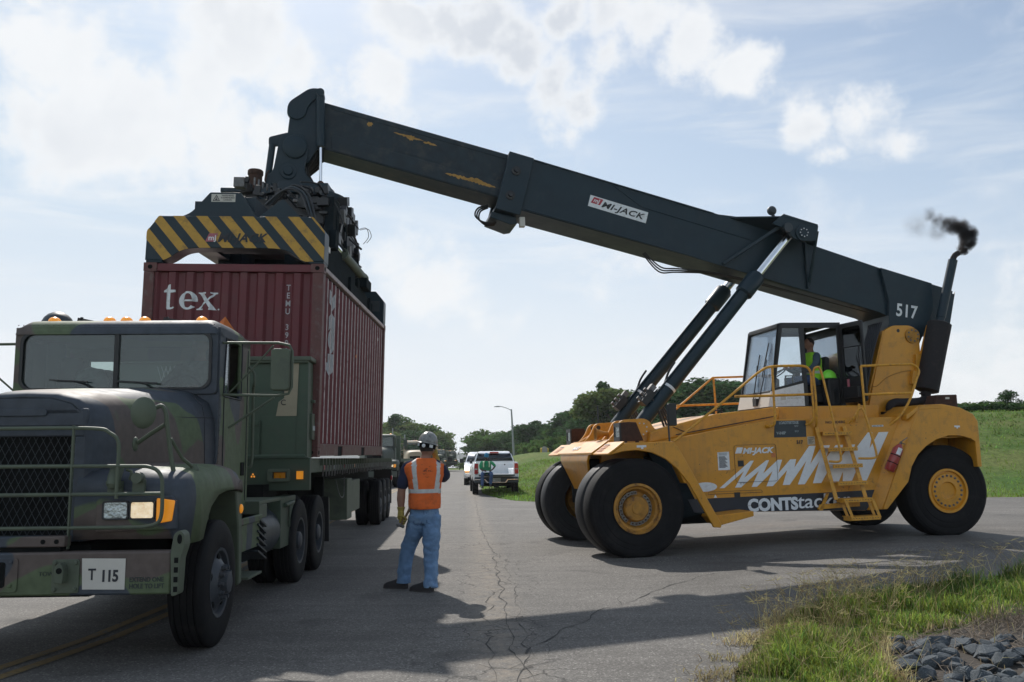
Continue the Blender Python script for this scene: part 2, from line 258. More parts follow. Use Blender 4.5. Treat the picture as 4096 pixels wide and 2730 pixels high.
# ---------------------------------------------------------------- mesh builder
class MB:
    def __init__(s): s.v = []; s.f = []; s.m = []; s.mi = 0
    def add(s, vs, fs, mi=None):
        n = len(s.v); s.v += [tuple(p) for p in vs]; mi = s.mi if mi is None else mi
        for f in fs: s.f.append(tuple(i + n for i in f)); s.m.append(mi)
        return s
    def box(s, x0, x1, y0, y1, z0, z1, mi=None):
        return s.add([(x, y, z) for x in (x0, x1) for y in (y0, y1) for z in (z0, z1)],
                     [(0, 1, 3, 2), (4, 6, 7, 5), (0, 4, 5, 1), (2, 3, 7, 6), (0, 2, 6, 4), (1, 5, 7, 3)], mi)
    def obox(s, c, sz, M=None, mi=None):
        M = M or Matrix.Identity(3); c = Vector(c)
        vs = [c + M @ Vector((x * sz[0] / 2, y * sz[1] / 2, z * sz[2] / 2)) for x in (-1, 1) for y in (-1, 1) for z in (-1, 1)]
        return s.add(vs, [(0, 1, 3, 2), (4, 6, 7, 5), (0, 4, 5, 1), (2, 3, 7, 6), (0, 2, 6, 4), (1, 5, 7, 3)], mi)
    def beam(s, p0, p1, w, h, up=(0, 0, 1), mi=None):
        p0, p1 = Vector(p0), Vector(p1); d = (p1 - p0); L = d.length; d.normalize()
        u = Vector(up); x = d.cross(u)
        if x.length < 1e-4: x = d.cross(Vector((1, 0, 0)))
        x.normalize(); z = x.cross(d)
        M = Matrix((d, x, z)).transposed(); return s.obox((p0 + p1) / 2, (L, w, h), M, mi)
    def prism(s, pts, a0, a1, ax='y', mi=None):
        n = len(pts)
        def P(u, v, a): return {'y': (u, a, v), 'x': (a, u, v), 'z': (u, v, a)}[ax]
        vs = [P(u, v, a0) for u, v in pts] + [P(u, v, a1) for u, v in pts]
        fs = [tuple(range(n)), tuple(range(2 * n - 1, n - 1, -1))] + [(i, (i + 1) % n + 0, (i + 1) % n + n, i + n) for i in range(n)]
        return s.add(vs, fs, mi)
    def ringprism(s, outer, inner, a0, a1, ax='y', mi=None):
        n = len(outer)
        def P(u, v, a): return {'y': (u, a, v), 'x': (a, u, v), 'z': (u, v, a)}[ax]
        vs = [P(*p, a0) for p in outer] + [P(*p, a0) for p in inner] + [P(*p, a1) for p in outer] + [P(*p, a1) for p in inner]
        fs = []
        for i in range(n):
            j = (i + 1) % n
            fs += [(i, j, n + j, n + i), (2 * n + j, 2 * n + i, 3 * n + i, 3 * n + j), (i, 2 * n + i, 2 * n + j, j), (n + j, 3 * n + j, 3 * n + i, n + i)]
        return s.add(vs, fs, mi)
    def tube(s, path, r, n=8, mi=None, caps=True, flat=None):
        path = [Vector(p) for p in path]; k = len(path)
        rs = r if isinstance(r, (list, tuple)) else [r] * k
        up = None; vs = []
        for i, p in enumerate(path):
            t = (path[min(i + 1, k - 1)] - path[max(i - 1, 0)])
            if t.length < 1e-9: t = Vector((0, 0, 1))
            t.normalize()
            if up is None:
                up = t.orthogonal().normalized()
            up = (up - t * up.dot(t))
            if up.length < 1e-6: up = t.orthogonal()
            up.normalize(); b = t.cross(up)
            for j in range(n):
                a = 2 * math.pi * j / n
                vs.append(p + (up * math.cos(a) + b * math.sin(a)) * rs[i])
        fs = [(i * n + j, i * n + (j + 1) % n, (i + 1) * n + (j + 1) % n, (i + 1) * n + j) for i in range(k - 1) for j in range(n)]
        if caps: fs += [tuple(range(n - 1, -1, -1)), tuple((k - 1) * n + j for j in range(n))]
        return s.add(vs, fs, mi)
    def cyl(s, p0, p1, r0, r1=None, n=20, mi=None): return s.tube([p0, p1], [r0, r0 if r1 is None else r1], n, mi)
    def lathe(s, prof, o=(0, 0, 0), ax='y', n=40, mi=None, close=False, cap0=True):
        # prof: (radius, height along axis)
        vs = []
        for r, h in prof:
            for j in range(n):
                a = 2 * math.pi * j / n; c, d = r * math.cos(a), r * math.sin(a)
                p = {'y': (c, h, d), 'x': (h, c, d), 'z': (c, d, h)}[ax]
                vs.append((p[0] + o[0], p[1] + o[1], p[2] + o[2]))
        k = len(prof); fs = []
        for i in range(k if close else k - 1):
            q = (i + 1) % k
            for j in range(n): fs.append((i * n + j, i * n + (j + 1) % n, q * n + (j + 1) % n, q * n + j))
        if not close:
            for i in ((0, k - 1) if cap0 else (k - 1,)):
                if prof[i][0] > 1e-6: fs.append(tuple(i * n + j for j in range(n)))
        return s.add(vs, fs, mi)
    def ball(s, c, r, n=14, m=9, mi=None, z0=-1.0):
        rx, ry, rz = r if isinstance(r, (tuple, list)) else (r, r, r)
        vs = []; a0 = math.asin(max(-1, z0))
        for i in range(m + 1):
            a = a0 + (math.pi / 2 - a0) * i / m
            for j in range(n):
                b = 2 * math.pi * j / n; vs.append((c[0] + rx * math.cos(a) * math.cos(b), c[1] + ry * math.cos(a) * math.sin(b), c[2] + rz * math.sin(a)))
        fs = [(i * n + j, i * n + (j + 1) % n, (i + 1) * n + (j + 1) % n, (i + 1) * n + j) for i in range(m) for j in range(n)]
        fs.append(tuple(range(n - 1, -1, -1))); return s.add(vs, fs, mi)
    def loft(s, rings, mi=None, closed=True, caps=True):
        n = len(rings[0]); vs = [p for r in rings for p in r]; k = len(rings)
        J = n if closed else n - 1
        fs = [(i * n + j, i * n + (j + 1) % n, (i + 1) * n + (j + 1) % n, (i + 1) * n + j) for i in range(k - 1) for j in range(J)]
        if caps and closed: fs += [tuple(range(n - 1, -1, -1)), tuple((k - 1) * n + j for j in range(n))]
        return s.add(vs, fs, mi)
    def map(s, fn): s.v = [tuple(fn(Vector(p))) for p in s.v]; return s
    def build(s, name, mats, parent=None, bevel=0, smooth=35, remesh=0, subsurf=0, seg=2, M=None, solid=0):
        me = bpy.data.meshes.new(name); me.from_pydata(s.v, [], s.f)
        if isinstance(mats, str): mats = [mats]
        for q in mats: me.materials.append(MATS[q])
        if max(s.m or [0]) > 0: me.polygons.foreach_set('material_index', s.m)
        bm = bmesh.new(); bm.from_mesh(me)
        if not solid: bmesh.ops.remove_doubles(bm, verts=bm.verts, dist=1e-5)
        if len(bm.faces) < 60000: bmesh.ops.recalc_face_normals(bm, faces=bm.faces)
        bm.to_mesh(me); bm.free()
        o = bpy.data.objects.new(name, me); COL.objects.link(o)
        if parent: o.parent = parent
        if M is not None: o.matrix_local = M
        if solid: q = o.modifiers.new('s', 'SOLIDIFY'); q.thickness = solid; q.offset = 0
        if bevel:
            q = o.modifiers.new('b', 'BEVEL'); q.width = bevel; q.segments = seg; q.limit_method = 'ANGLE'; q.angle_limit = R(38)
        if remesh:
            q = o.modifiers.new('r', 'REMESH'); q.mode = 'VOXEL'; q.voxel_size = remesh; q.use_smooth_shade = True
            q = o.modifiers.new('sm', 'SMOOTH'); q.iterations = 3; q.factor = .5
        if subsurf: q = o.modifiers.new('ss', 'SUBSURF'); q.levels = q.render_levels = subsurf
        if smooth:
            me.shade_smooth()
            if smooth < 180 and not remesh: me.set_sharp_from_angle(angle=R(smooth))
        return o
def tag(o, label=None, cat=None, group=None, kind=None):
    if label: o['label'] = label
    if cat: o['category'] = cat
    if group: o['group'] = group
    if kind: o['kind'] = kind
    return o
def empty(name, label, cat, loc=(0, 0, 0), rot=(0, 0, 0), group=None):
    o = bpy.data.objects.new(name, None); COL.objects.link(o); o.empty_display_size = .2
    o.location = loc; o.rotation_euler = rot; return tag(o, label, cat, group)
KIDS = None
def copy_tree(o, parent=None, depth=0):
    c = o.copy(); COL.objects.link(c)
    if parent is not None: c.parent = parent
    for ch in [q for q in bpy.data.objects if q.parent == o and q != c]: copy_tree(ch, c, depth + 1)
    return c
def rrect(x0, x1, z0, z1, r, n=4):
    pts = []
    for cx, cz, a0 in ((x1 - r, z1 - r, 0), (x0 + r, z1 - r, 90), (x0 + r, z0 + r, 180), (x1 - r, z0 + r, 270)):
        for i in range(n + 1):
            a = R(a0 + 90 * i / n); pts.append((cx + r * math.cos(a), cz + r * math.sin(a)))
    return pts
def roundpoly(pts, r, n=3):
    out = []; k = len(pts)
    for i in range(k):
        p = Vector(pts[i]); a = Vector(pts[i - 1]); b = Vector(pts[(i + 1) % k])
        rr = r[i] if isinstance(r, (list, tuple)) else r
        d1 = (a - p); d2 = (b - p); q = min(rr, d1.length * .45, d2.length * .45)
        if q < 1e-4: out.append(tuple(p)); continue
        s_ = p + d1.normalized() * q; e = p + d2.normalized() * q
        for j in range(n + 1):
            t = j / n; out.append(tuple(s_ * (1 - t) ** 2 + p * 2 * t * (1 - t) + e * t * t))
    return out
def frame(o, u, v):
    """matrix: text plane x->u, y->v, z->normal"""
    u = Vector(u).normalized(); v = Vector(v); n = u.cross(v).normalized(); v = n.cross(u)
    M = Matrix((u, v, n)).transposed().to_4x4(); M.translation = o; return M
def text(body, size, m, parent, M, bold=0.0, shear=0.0, width=None, extr=.0015, align='LEFT', name='lettering', sx=1.0, spacing=1.0, warp=None, cuts=None):
    c = bpy.data.curves.new(name, 'FONT'); c.body = body; c.size = size; c.offset = bold; c.shear = shear; c.extrude = extr; c.align_x = align; c.space_character = spacing; c.resolution_u = 4
    t = bpy.data.objects.new('t', c); me = bpy.data.meshes.new_from_object(t); bpy.data.objects.remove(t); bpy.data.curves.remove(c)
    xs = [v.co.x for v in me.vertices]
    if width and xs:
        k = width / (max(xs) - min(xs)); x0 = min(xs)
        for v in me.vertices: v.co.x = (v.co.x - x0) * k
    elif sx != 1:
        for v in me.vertices: v.co.x *= sx
    me.materials.clear(); me.materials.append(MATS[m]); me.name = name
    if warp: fit_warp(me, M, warp, cuts)
    o = bpy.data.objects.new(name, me); COL.objects.link(o); o.parent = parent
    if not warp: o.matrix_local = M
    return o
def fit_warp(me, M, warp, cuts):
    """lay a decal on a corrugated wall: cut it at the folds, then move each vertex onto the sheet"""
    me.transform(M); bm = bmesh.new(); bm.from_mesh(me)
    for co, no in cuts:
        bmesh.ops.bisect_plane(bm, geom=bm.verts[:] + bm.edges[:] + bm.faces[:], plane_co=co, plane_no=no)
    for v in bm.verts: v.co = warp(v.co)
    bm.to_mesh(me); bm.free()
def decal(pts, m, parent, M, name='decal', th=.002, warp=None, cuts=None):
    mb = MB(); n = len(pts)
    if warp:
        mb.add([(x, y, 0) for x, y in pts], [tuple(range(n))]); me = bpy.data.meshes.new(name); me.from_pydata(mb.v, [], mb.f); me.materials.append(MATS[m])
        fit_warp(me, M, warp, cuts); o = bpy.data.objects.new(name, me); COL.objects.link(o); o.parent = parent; return o
    mb.prism(pts, 0, th, 'z'); return mb.build(name, m, parent, smooth=0, M=M)
def multidecal(polys, m, parent, M, name='decal', th=.002):
    mb = MB()
    for p in polys: mb.prism(p, 0, th, 'z')
    return mb.build(name, m, parent, smooth=0, M=M)
def ellipse(cx, cy, rx, ry, n=28): return [(cx + rx * math.cos(2 * math.pi * i / n), cy + ry * math.sin(2 * math.pi * i / n)) for i in range(n)]
def blobpoly(cx, cy, rx, ry, n=22, j=.35, seed=0):
    q = random.Random(seed); return [(cx + rx * (1 - j * q.random()) * math.cos(2 * math.pi * i / n), cy + ry * (1 - j * q.random()) * math.sin(2 * math.pi * i / n)) for i in range(n)]
def arc(p, n=10):
    """smooth curve through points (Catmull-Rom)"""
    p = [Vector(a) for a in p]; q = [p[0]] + p + [p[-1]]; out = []
    for i in range(1, len(q) - 2):
        a, b, c, d = q[i - 1:i + 3]
        for k in range(n):
            t = k / n
            out.append(.5 * ((2 * b) + (c - a) * t + (2 * a - 5 * b + 4 * c - d) * t * t + (3 * b - a - 3 * c + d) * t ** 3))
    out.append(p[-1]); return out
def hexbolt(mb, c, r, h, ax='y', mi=None, sgn=-1):
    d = {'y': (0, sgn * h, 0), 'x': (sgn * h, 0, 0), 'z': (0, 0, sgn * h)}[ax]
    mb.cyl(c, (c[0] + d[0], c[1] + d[1], c[2] + d[2]), r, n=6, mi=mi)
# ================================================================ SETTING
def ss(t): t = max(0.0, min(1.0, t)); return t * t * (3 - 2 * t)
def interp(x, P):
    if x <= P[0][0]: return P[0][1]
    for (a, b), (c, d) in zip(P, P[1:]):
        if x <= c: return b + (d - b) * (x - a) / (c - a)
    return P[-1][1]
def center(y): return -4.02 - .05 * (y - 7.5)
def midline(y): return center(y) + interp(y, [(4, -.5), (5, -.34), (7.1, .10), (8.4, .34), (10.5, .48), (16, .3), (26, 0)])
RIGHT = [(-40, 2.0), (0, 1.5), (5.5, 1.38), (6.65, 1.5), (8, 2.05), (9.2, 2.7), (10.1, 3.7), (10.7, 4.8), (11.05, 6.3), (11.5, 9.5), (12.5, 16), (14, 34), (14.5, 60), (28.8, 60), (29.6, 16.3), (31.3, 7.7), (32.3, 2.4), (32.8, 1.0), (34, .1), (36, -.6), (40, -1.35)]
def right(y):
    if y > 40: return center(y) + 4.3 if y > 60 else -1.35 + (center(60) + 4.3 + 1.35) * (y - 40) / 20
    return interp(y, RIGHT)
def left(y): return center(y) - 4.3
def inside(x, y): return left(y) < x < right(y) and y < 196
def gz(x, y):
    z = .155 * ss((x - 2.2) / 5.2) * (1 - .0 * y)
    ed = 33.5 + (0 if x < 0 else -.22 * min(x, 18))
    A = 1.95 * ss((x + 4.0 + .03 * (y - 50)) / 6.5) + 1.75 * ss((x - 7) / 17)
    z += A * ss((y - ed) / (34 - 12 * ss((x - 8) / 16))) - .9 * ss((y - 95) / 90)
    z -= .8 * ss((y - 215) / 90)
    return z
def bumps(x, y): return .05 * noise.noise(Vector((x * .35, y * .35, 0))) + .02 * noise.noise(Vector((x * 1.7, y * 1.7, 3)))
def gground(x, y):
    z = gz(x, y)
    ins = inside(x, y)
    if ins: return z - .05
    d = min(abs(x - right(y)), 1.0)
    z += bumps(x, y) * d
    if 2.9 < x < 9 and 4 < y < 8.6: z -= .05 * ss((x - 2.9) / 1.2) * ss((8.8 - y) / 1.0)
    return z
def spaced(a, b, f0, mid, g):
    out = []; x = a
    while x < b:
        out.append(x); x += f0 + g * max(0, abs(x - mid[0 if x < (mid[0] + mid[1]) / 2 else 1]) if (x < mid[0] or x > mid[1]) else 0)
    out.append(b); return out
def sheet(name, xs, ys, fn, m, kind='structure'):
    mb = MB(); nx = len(xs); vs = [(x, y, fn(x, y)) for y in ys for x in xs]
    mb.add(vs, [(j * nx + i, j * nx + i + 1, (j + 1) * nx + i + 1, (j + 1) * nx + i) for j in range(len(ys) - 1) for i in range(nx - 1)])
    return tag(mb.build(name, m, smooth=180), kind=kind)

def ground_mats():
    # grass field
    m = bpy.data.materials.new('grass_field'); m.use_nodes = True; MATS['grass_field'] = m; t = m.node_tree; t.nodes.clear(); N, l = NT(t)
    o = N('ShaderNodeOutputMaterial'); b = N('ShaderNodeBsdfPrincipled', ins={'Roughness': .95, 'Specular IOR Level': .1}); l.new(b.outputs[0], o.inputs[0])
    tc = N('ShaderNodeTexCoord'); v = tc.outputs['Object']
    n1 = N('ShaderNodeTexNoise', ins={'Vector': v, 'Scale': .16, 'Detail': 9.0, 'Roughness': .7})
    mp = N('ShaderNodeMapping', ins={'Vector': v, 'Scale': (1, .35, 1)})
    n2 = N('ShaderNodeTexNoise', ins={'Vector': mp.outputs[0], 'Scale': 7.0, 'Detail': 8.0, 'Roughness': .75})
    r = N('ShaderNodeMapRange', interpolation_type='SMOOTHSTEP', ins={'Value': n1.outputs['Fac'], 'From Min': .40, 'From Max': .62})
    c = N('ShaderNodeMix', data_type='RGBA', ins={0: r.outputs[0], 6: (.072, .140, .028, 1), 7: (.140, .165, .050, 1)})
    q = N('ShaderNodeMapRange', ins={'Value': n2.outputs['Fac'], 'From Min': .3, 'From Max': .7, 'To Min': .55, 'To Max': 1.4})
    c2 = N('ShaderNodeMix', data_type='RGBA', blend_type='MULTIPLY', ins={0: 1.0, 6: c.outputs[2], 7: q.outputs[0]}); l.new(c2.outputs[2], b.inputs['Base Color'])
    bp = N('ShaderNodeBump', ins={'Strength': .9, 'Distance': .15, 'Height': n2.outputs['Fac']}); l.new(bp.outputs[0], b.inputs['Normal'])
    # asphalt
    m = bpy.data.materials.new('asphalt'); m.use_nodes = True; MATS['asphalt'] = m; t = m.node_tree; t.nodes.clear(); N, l = NT(t)
    o = N('ShaderNodeOutputMaterial'); b = N('ShaderNodeBsdfPrincipled', ins={'Specular IOR Level': .12}); l.new(b.outputs[0], o.inputs[0])
    tc = N('ShaderNodeTexCoord'); v = tc.outputs['Object']
    big = N('ShaderNodeTexNoise', ins={'Vector': v, 'Scale': .55, 'Detail': 7.0, 'Roughness': .65})
    fine = N('ShaderNodeTexNoise', ins={'Vector': v, 'Scale': 60.0, 'Detail': 4.0, 'Roughness': .8})
    vor = N('ShaderNodeTexVoronoi', ins={'Vector': v, 'Scale': 75.0})
    mp = N('ShaderNodeMapping', ins={'Vector': v, 'Scale': (.22, 2.2, 1), 'Rotation': (0, 0, R(12))})
    strk = N('ShaderNodeTexNoise', ins={'Vector': mp.outputs[0], 'Scale': 1.3, 'Detail': 6.0, 'Roughness': .6})
    c = N('ShaderNodeMapRange', ins={'Value': big.outputs['Fac'], 'From Min': .3, 'From Max': .7, 'To Min': .74, 'To Max': 1.22})
    c1 = N('ShaderNodeMapRange', ins={'Value': fine.outputs['Fac'], 'From Min': .3, 'From Max': .7, 'To Min': .45, 'To Max': 1.6})
    c2 = N('ShaderNodeMapRange', ins={'Value': strk.outputs['Fac'], 'From Min': .35, 'From Max': .65, 'To Min': .90, 'To Max': 1.08})
    sp = N('ShaderNodeSeparateColor', ins={0: vor.outputs['Color']})
    peb = N('ShaderNodeMapRange', ins={'Value': sp.outputs[0], 'From Min': .90, 'From Max': .93, 'To Min': 1.0, 'To Max': 1.8})
    a = N('ShaderNodeMath', operation='MULTIPLY', ins={0: c.outputs[0], 1: c1.outputs[0]}); a = N('ShaderNodeMath', operation='MULTIPLY', ins={0: a.outputs[0], 1: c2.outputs[0]}); a = N('ShaderNodeMath', operation='MULTIPLY', ins={0: a.outputs[0], 1: peb.outputs[0]})
    base = N('ShaderNodeMix', data_type='RGBA', blend_type='MULTIPLY', ins={0: 1.0, 6: (.134, .126, .116, 1), 7: a.outputs[0]})
    st = N('ShaderNodeTexNoise', ins={'Vector': v, 'Scale': .9, 'Detail': 4.0, 'Roughness': .5, 'Distortion': .6}); sr = N('ShaderNodeMapRange', interpolation_type='SMOOTHSTEP', ins={'Value': st.outputs['Fac'], 'From Min': .60, 'From Max': .72, 'To Min': 0.0, 'To Max': .45})
    base = N('ShaderNodeMix', data_type='RGBA', ins={0: sr.outputs[0], 6: base.outputs[2], 7: (.055, .052, .05, 1)})
    # hairline crazing close to the seam
    sx = N('ShaderNodeSeparateXYZ', ins={0: v})
    ln = N('ShaderNodeMath', operation='MULTIPLY_ADD', ins={0: sx.outputs[1], 1: .05, 2: -.28}); ln = N('ShaderNodeMath', operation='ADD', ins={0: sx.outputs[0], 1: ln.outputs[0]})
    ab = N('ShaderNodeMath', operation='ABSOLUTE', ins={0: ln.outputs[0]}); band = N('ShaderNodeMapRange', ins={'Value': ab.outputs[0], 'From Min': .35, 'From Max': 1.1, 'To Min': 1.0, 'To Max': 0.0})
    wn = N('ShaderNodeTexNoise', ins={'Vector': v, 'Scale': 3.0, 'Detail': 5.0}); wv = N('ShaderNodeMix', data_type='RGBA', blend_type='ADD', ins={0: .35, 6: v, 7: wn.outputs['Color']})
    ve = N('ShaderNodeTexVoronoi', feature='DISTANCE_TO_EDGE', ins={'Vector': wv.outputs[2], 'Scale': 2.6}); ck = N('ShaderNodeMapRange', ins={'Value': ve.outputs['Distance'], 'From Min': .006, 'From Max': .032, 'To Min': 1.0, 'To Max': 0.0})
    gate = N('ShaderNodeMapRange', ins={'Value': big.outputs['Fac'], 'From Min': .42, 'From Max': .52})
    k = N('ShaderNodeMath', operation='MULTIPLY', ins={0: ck.outputs[0], 1: band.outputs[0]}); k = N('ShaderNodeMath', operation='MULTIPLY', ins={0: k.outputs[0], 1: gate.outputs[0]}); k = N('ShaderNodeMath', operation='MULTIPLY', ins={0: k.outputs[0], 1: .75})
    # sandy wear strip along the seam
    wear = N('ShaderNodeMapRange', ins={'Value': ab.outputs[0], 'From Min': .02, 'From Max': .38, 'To Min': 1.0, 'To Max': 0.0}); w2 = N('ShaderNodeTexNoise', ins={'Vector': v, 'Scale': 5.0, 'Detail': 8.0, 'Roughness': .8})
    w3 = N('ShaderNodeMapRange', ins={'Value': w2.outputs['Fac'], 'From Min': .40, 'From Max': .60, 'To Min': 0.0, 'To Max': .85}); wm = N('ShaderNodeMath', operation='MULTIPLY', ins={0: wear.outputs[0], 1: w3.outputs[0]})
    e = N('ShaderNodeMix', data_type='RGBA', ins={0: wm.outputs[0], 6: base.outputs[2], 7: (.24, .205, .165, 1)})
    f = N('ShaderNodeMix', data_type='RGBA', ins={0: k.outputs[0], 6: e.outputs[2], 7: (.035, .033, .032, 1)}); l.new(f.outputs[2], b.inputs['Base Color'])
    rr = N('ShaderNodeMapRange', ins={'Value': big.outputs['Fac'], 'To Min': .62, 'To Max': .9}); l.new(rr.outputs[0], b.inputs['Roughness'])
    bp = N('ShaderNodeBump', ins={'Strength': .55, 'Distance': .006, 'Height': fine.outputs['Fac']}); l.new(bp.outputs[0], b.inputs['Normal'])
    mat('road_yellow', (.21, .14, .05), rough=.8, var=.3, vs=25, dirt=(.13, .12, .10), dfac=.95, dscale=9)
    mat('far_forest', (.03, .05, .03), rough=1, var=.3, vs=.05)
    mat('lake_water', (.02, .035, .045), rough=.18, var=.1, vs=.05, bump=.25, bs=.8)
    mat('earth', (.045, .036, .028), rough=1, var=.35, vs=9, bump=.8, bs=20)
ground_mats()
xs = spaced(-260, 260, .55, (-12, 24), .10); ys = spaced(-40, 330, .55, (3, 62), .07)
sheet('ground', xs, ys, gground, 'grass_field')
def road():
    ys = []; y = -40
    while y < 200: ys.append(y); y += .25 if 4 < y < 36.5 else (1.0 if y < 60 else 4)
    mb = MB(); K = 46; vs = []
    for y in ys:
        a, b = left(y), right(y)
        jag = .10 * noise.noise(Vector((y * 1.9, 1, 0))) + .05 * noise.noise(Vector((y * 6, 1, 0)))
        for i in range(K + 1):
            x = a + (b + jag - a) * i / K; vs.append((x, y, gz(x, y) + .006))
    n = K + 1
    mb.add(vs, [(j * n + i, j * n + i + 1, (j + 1) * n + i + 1, (j + 1) * n + i) for j in range(len(ys) - 1) for i in range(K)])
    r = tag(mb.build('road', 'asphalt', smooth=180), kind='structure')
    mk = MB()
    for off in (-.11, .11):
        y = 4.0
        while y < 190:
            y2 = y + (.5 if y < 26 else 2); w = .055; a, b = midline(y) + off, midline(y2) + off
            mk.add([(a - w, y, gz(a, y) + .011), (a + w, y, gz(a, y) + .011), (b + w, y2, gz(b, y2) + .011), (b - w, y2, gz(b, y2) + .011)], [(0, 1, 2, 3)]); y = y2
    tag(mk.build('road_marking', 'road_yellow', smooth=0), kind='structure')
    # cracks: thin open seams following the joints of the pavement
    ck = MB()
    def crack(pts, w=.018, jit=.05, seed=0):
        q = random.Random(seed); P = []
        for (a, b) in zip(pts, pts[1:]):
            a, b = Vector(a), Vector(b); k = max(2, int((b - a).length / .12))
            for i in range(k): P.append(a.lerp(b, i / k))
        P = [p + Vector((jit * (1.6 * noise.noise(Vector((p.x * 1.6 + seed, p.y * 1.6, 0))) + .35 * noise.noise(Vector((p.x * 7, p.y * 7, seed))) ), jit * (1.6 * noise.noise(Vector((p.x * 1.6, p.y * 1.6 + seed, 9))) + .35 * noise.noise(Vector((p.x * 7, p.y * 7, seed + 7)))))) for p in P]
        V = []
        for i, p in enumerate(P):
            t = (P[min(i + 1, len(P) - 1)] - P[max(0, i - 1)]).normalized(); nn = Vector((-t.y, t.x)); ww = .62 * w * (.25 + .95 * q.random()) * (.35 + 1.1 * abs(noise.noise(Vector((p.x * 2.2, p.y * 2.2, seed)))) * 1.6) * min(1, (len(P) - i) / 8)
            for s_ in (-1, 1): c = p + nn * ww * s_ * .5; V.append((c.x, c.y, gz(c.x, c.y) + .010))
        ck.add(V, [(2 * i, 2 * i + 1, 2 * i + 3, 2 * i + 2) for i in range(len(P) - 1)])
    crack([(.05, 5.6), (.02, 7.4), (-.12, 10), (-.27, 13.8), (-.8, 22), (-1.25, 31), (-1.6, 38)], .026, .07, 1)
    crack([(.12, 5.6), (.14, 7.0), (.05, 9), (-.02, 12), (-.3, 16)], .014, .08, 21); crack([(-.12, 6.2), (-.15, 7.6), (-.3, 9.5), (-.32, 12)], .012, .09, 22); crack([(.0, 7.1), (.18, 7.5), (.1, 8.0), (.3, 8.6), (.12, 9.1)], .012, .05, 23)
    crack([(-.05, 8.8), (-.2, 9.1), (-.05, 9.5), (-.25, 10.0)], .010, .05, 24); crack([(1.1, 10.0), (1.15, 10.5), (1.6, 11.3), (1.4, 11.9)], .011, .08, 25); crack([(1.6, 11.3), (2.3, 11.5), (2.9, 12.3)], .010, .08, 26); crack([(.5, 8.7), (1.0, 9.25), (1.5, 9.2)], .010, .06, 27)
    crack([(.1, 7.6), (.45, 8.6), (1.1, 10.0), (2.0, 11.6), (3.1, 13.2), (5.0, 14.6), (8, 16.1), (13, 18.2), (20, 21)], .030, .06, 2)
    crack([(-.1, 9.4), (.3, 9.3), (.75, 9.9), (1.1, 10.0)], .012, .1, 3); crack([(.02, 8.2), (-.5, 8.6), (-1.4, 8.5)], .010, .1, 4)
    crack([(-.2, 11.6), (.6, 12.2), (1.7, 12.4), (2.4, 12.9)], .010, .12, 5); crack([(-.25, 13.2), (.4, 14.4), (.7, 16.2)], .010, .12, 6)
    crack([(.7, 9.2), (1.0, 8.9), (1.1, 8.1)], .010, .1, 7); crack([(-.05, 7), (.3, 7.3), (.33, 8.3)], .012, .08, 8); crack([(-.4, 17), (.9, 18.4), (2, 18.2)], .012, .2, 9)
    crack([(1.8, 10.9), (2.6, 10.9), (3.4, 11.2)], .010, .08, 10); crack([(-.6, 20), (-.2, 23), (.3, 27)], .016, .2, 11); crack([(.2, 19), (1.6, 21.5), (4.5, 22.3)], .014, .2, 12)
    tag(ck.build('pavement_crack', 'crack_tar', smooth=0), kind='structure')
road()
w = MB(); w.add([(-3000, 300, -.55), (3000, 300, -.55), (3000, 4200, -.55), (-3000, 4200, -.55)], [(0, 1, 2, 3)]); tag(w.build('lake', 'lake_water', smooth=0), kind='structure')
def far_shore():
    mb = MB(); top = []
    for i in range(241):
        x = -1300 + i * 11; h = 14 + 3.5 * noise.noise(Vector((x * .006, 0, 0))) + 2.0 * noise.noise(Vector((x * .05, 3, 0))) + 1.2 * noise.noise(Vector((x * .2, 8, 0)))
        top.append((x, h))
    n = len(top)
    vs = [(x, 1990, -1) for x, h in top] + [(x, 2000, h * .8) for x, h in top] + [(x, 2030, h) for x, h in top] + [(x, 2200, -1) for x, h in top]
    mb.add(vs, [(k * n + i, k * n + i + 1, (k + 1) * n + i + 1, (k + 1) * n + i) for k in range(3) for i in range(n - 1)])
    o = tag(mb.build('far_shore', 'far_forest', smooth=180), kind='structure'); return o
far_shore()

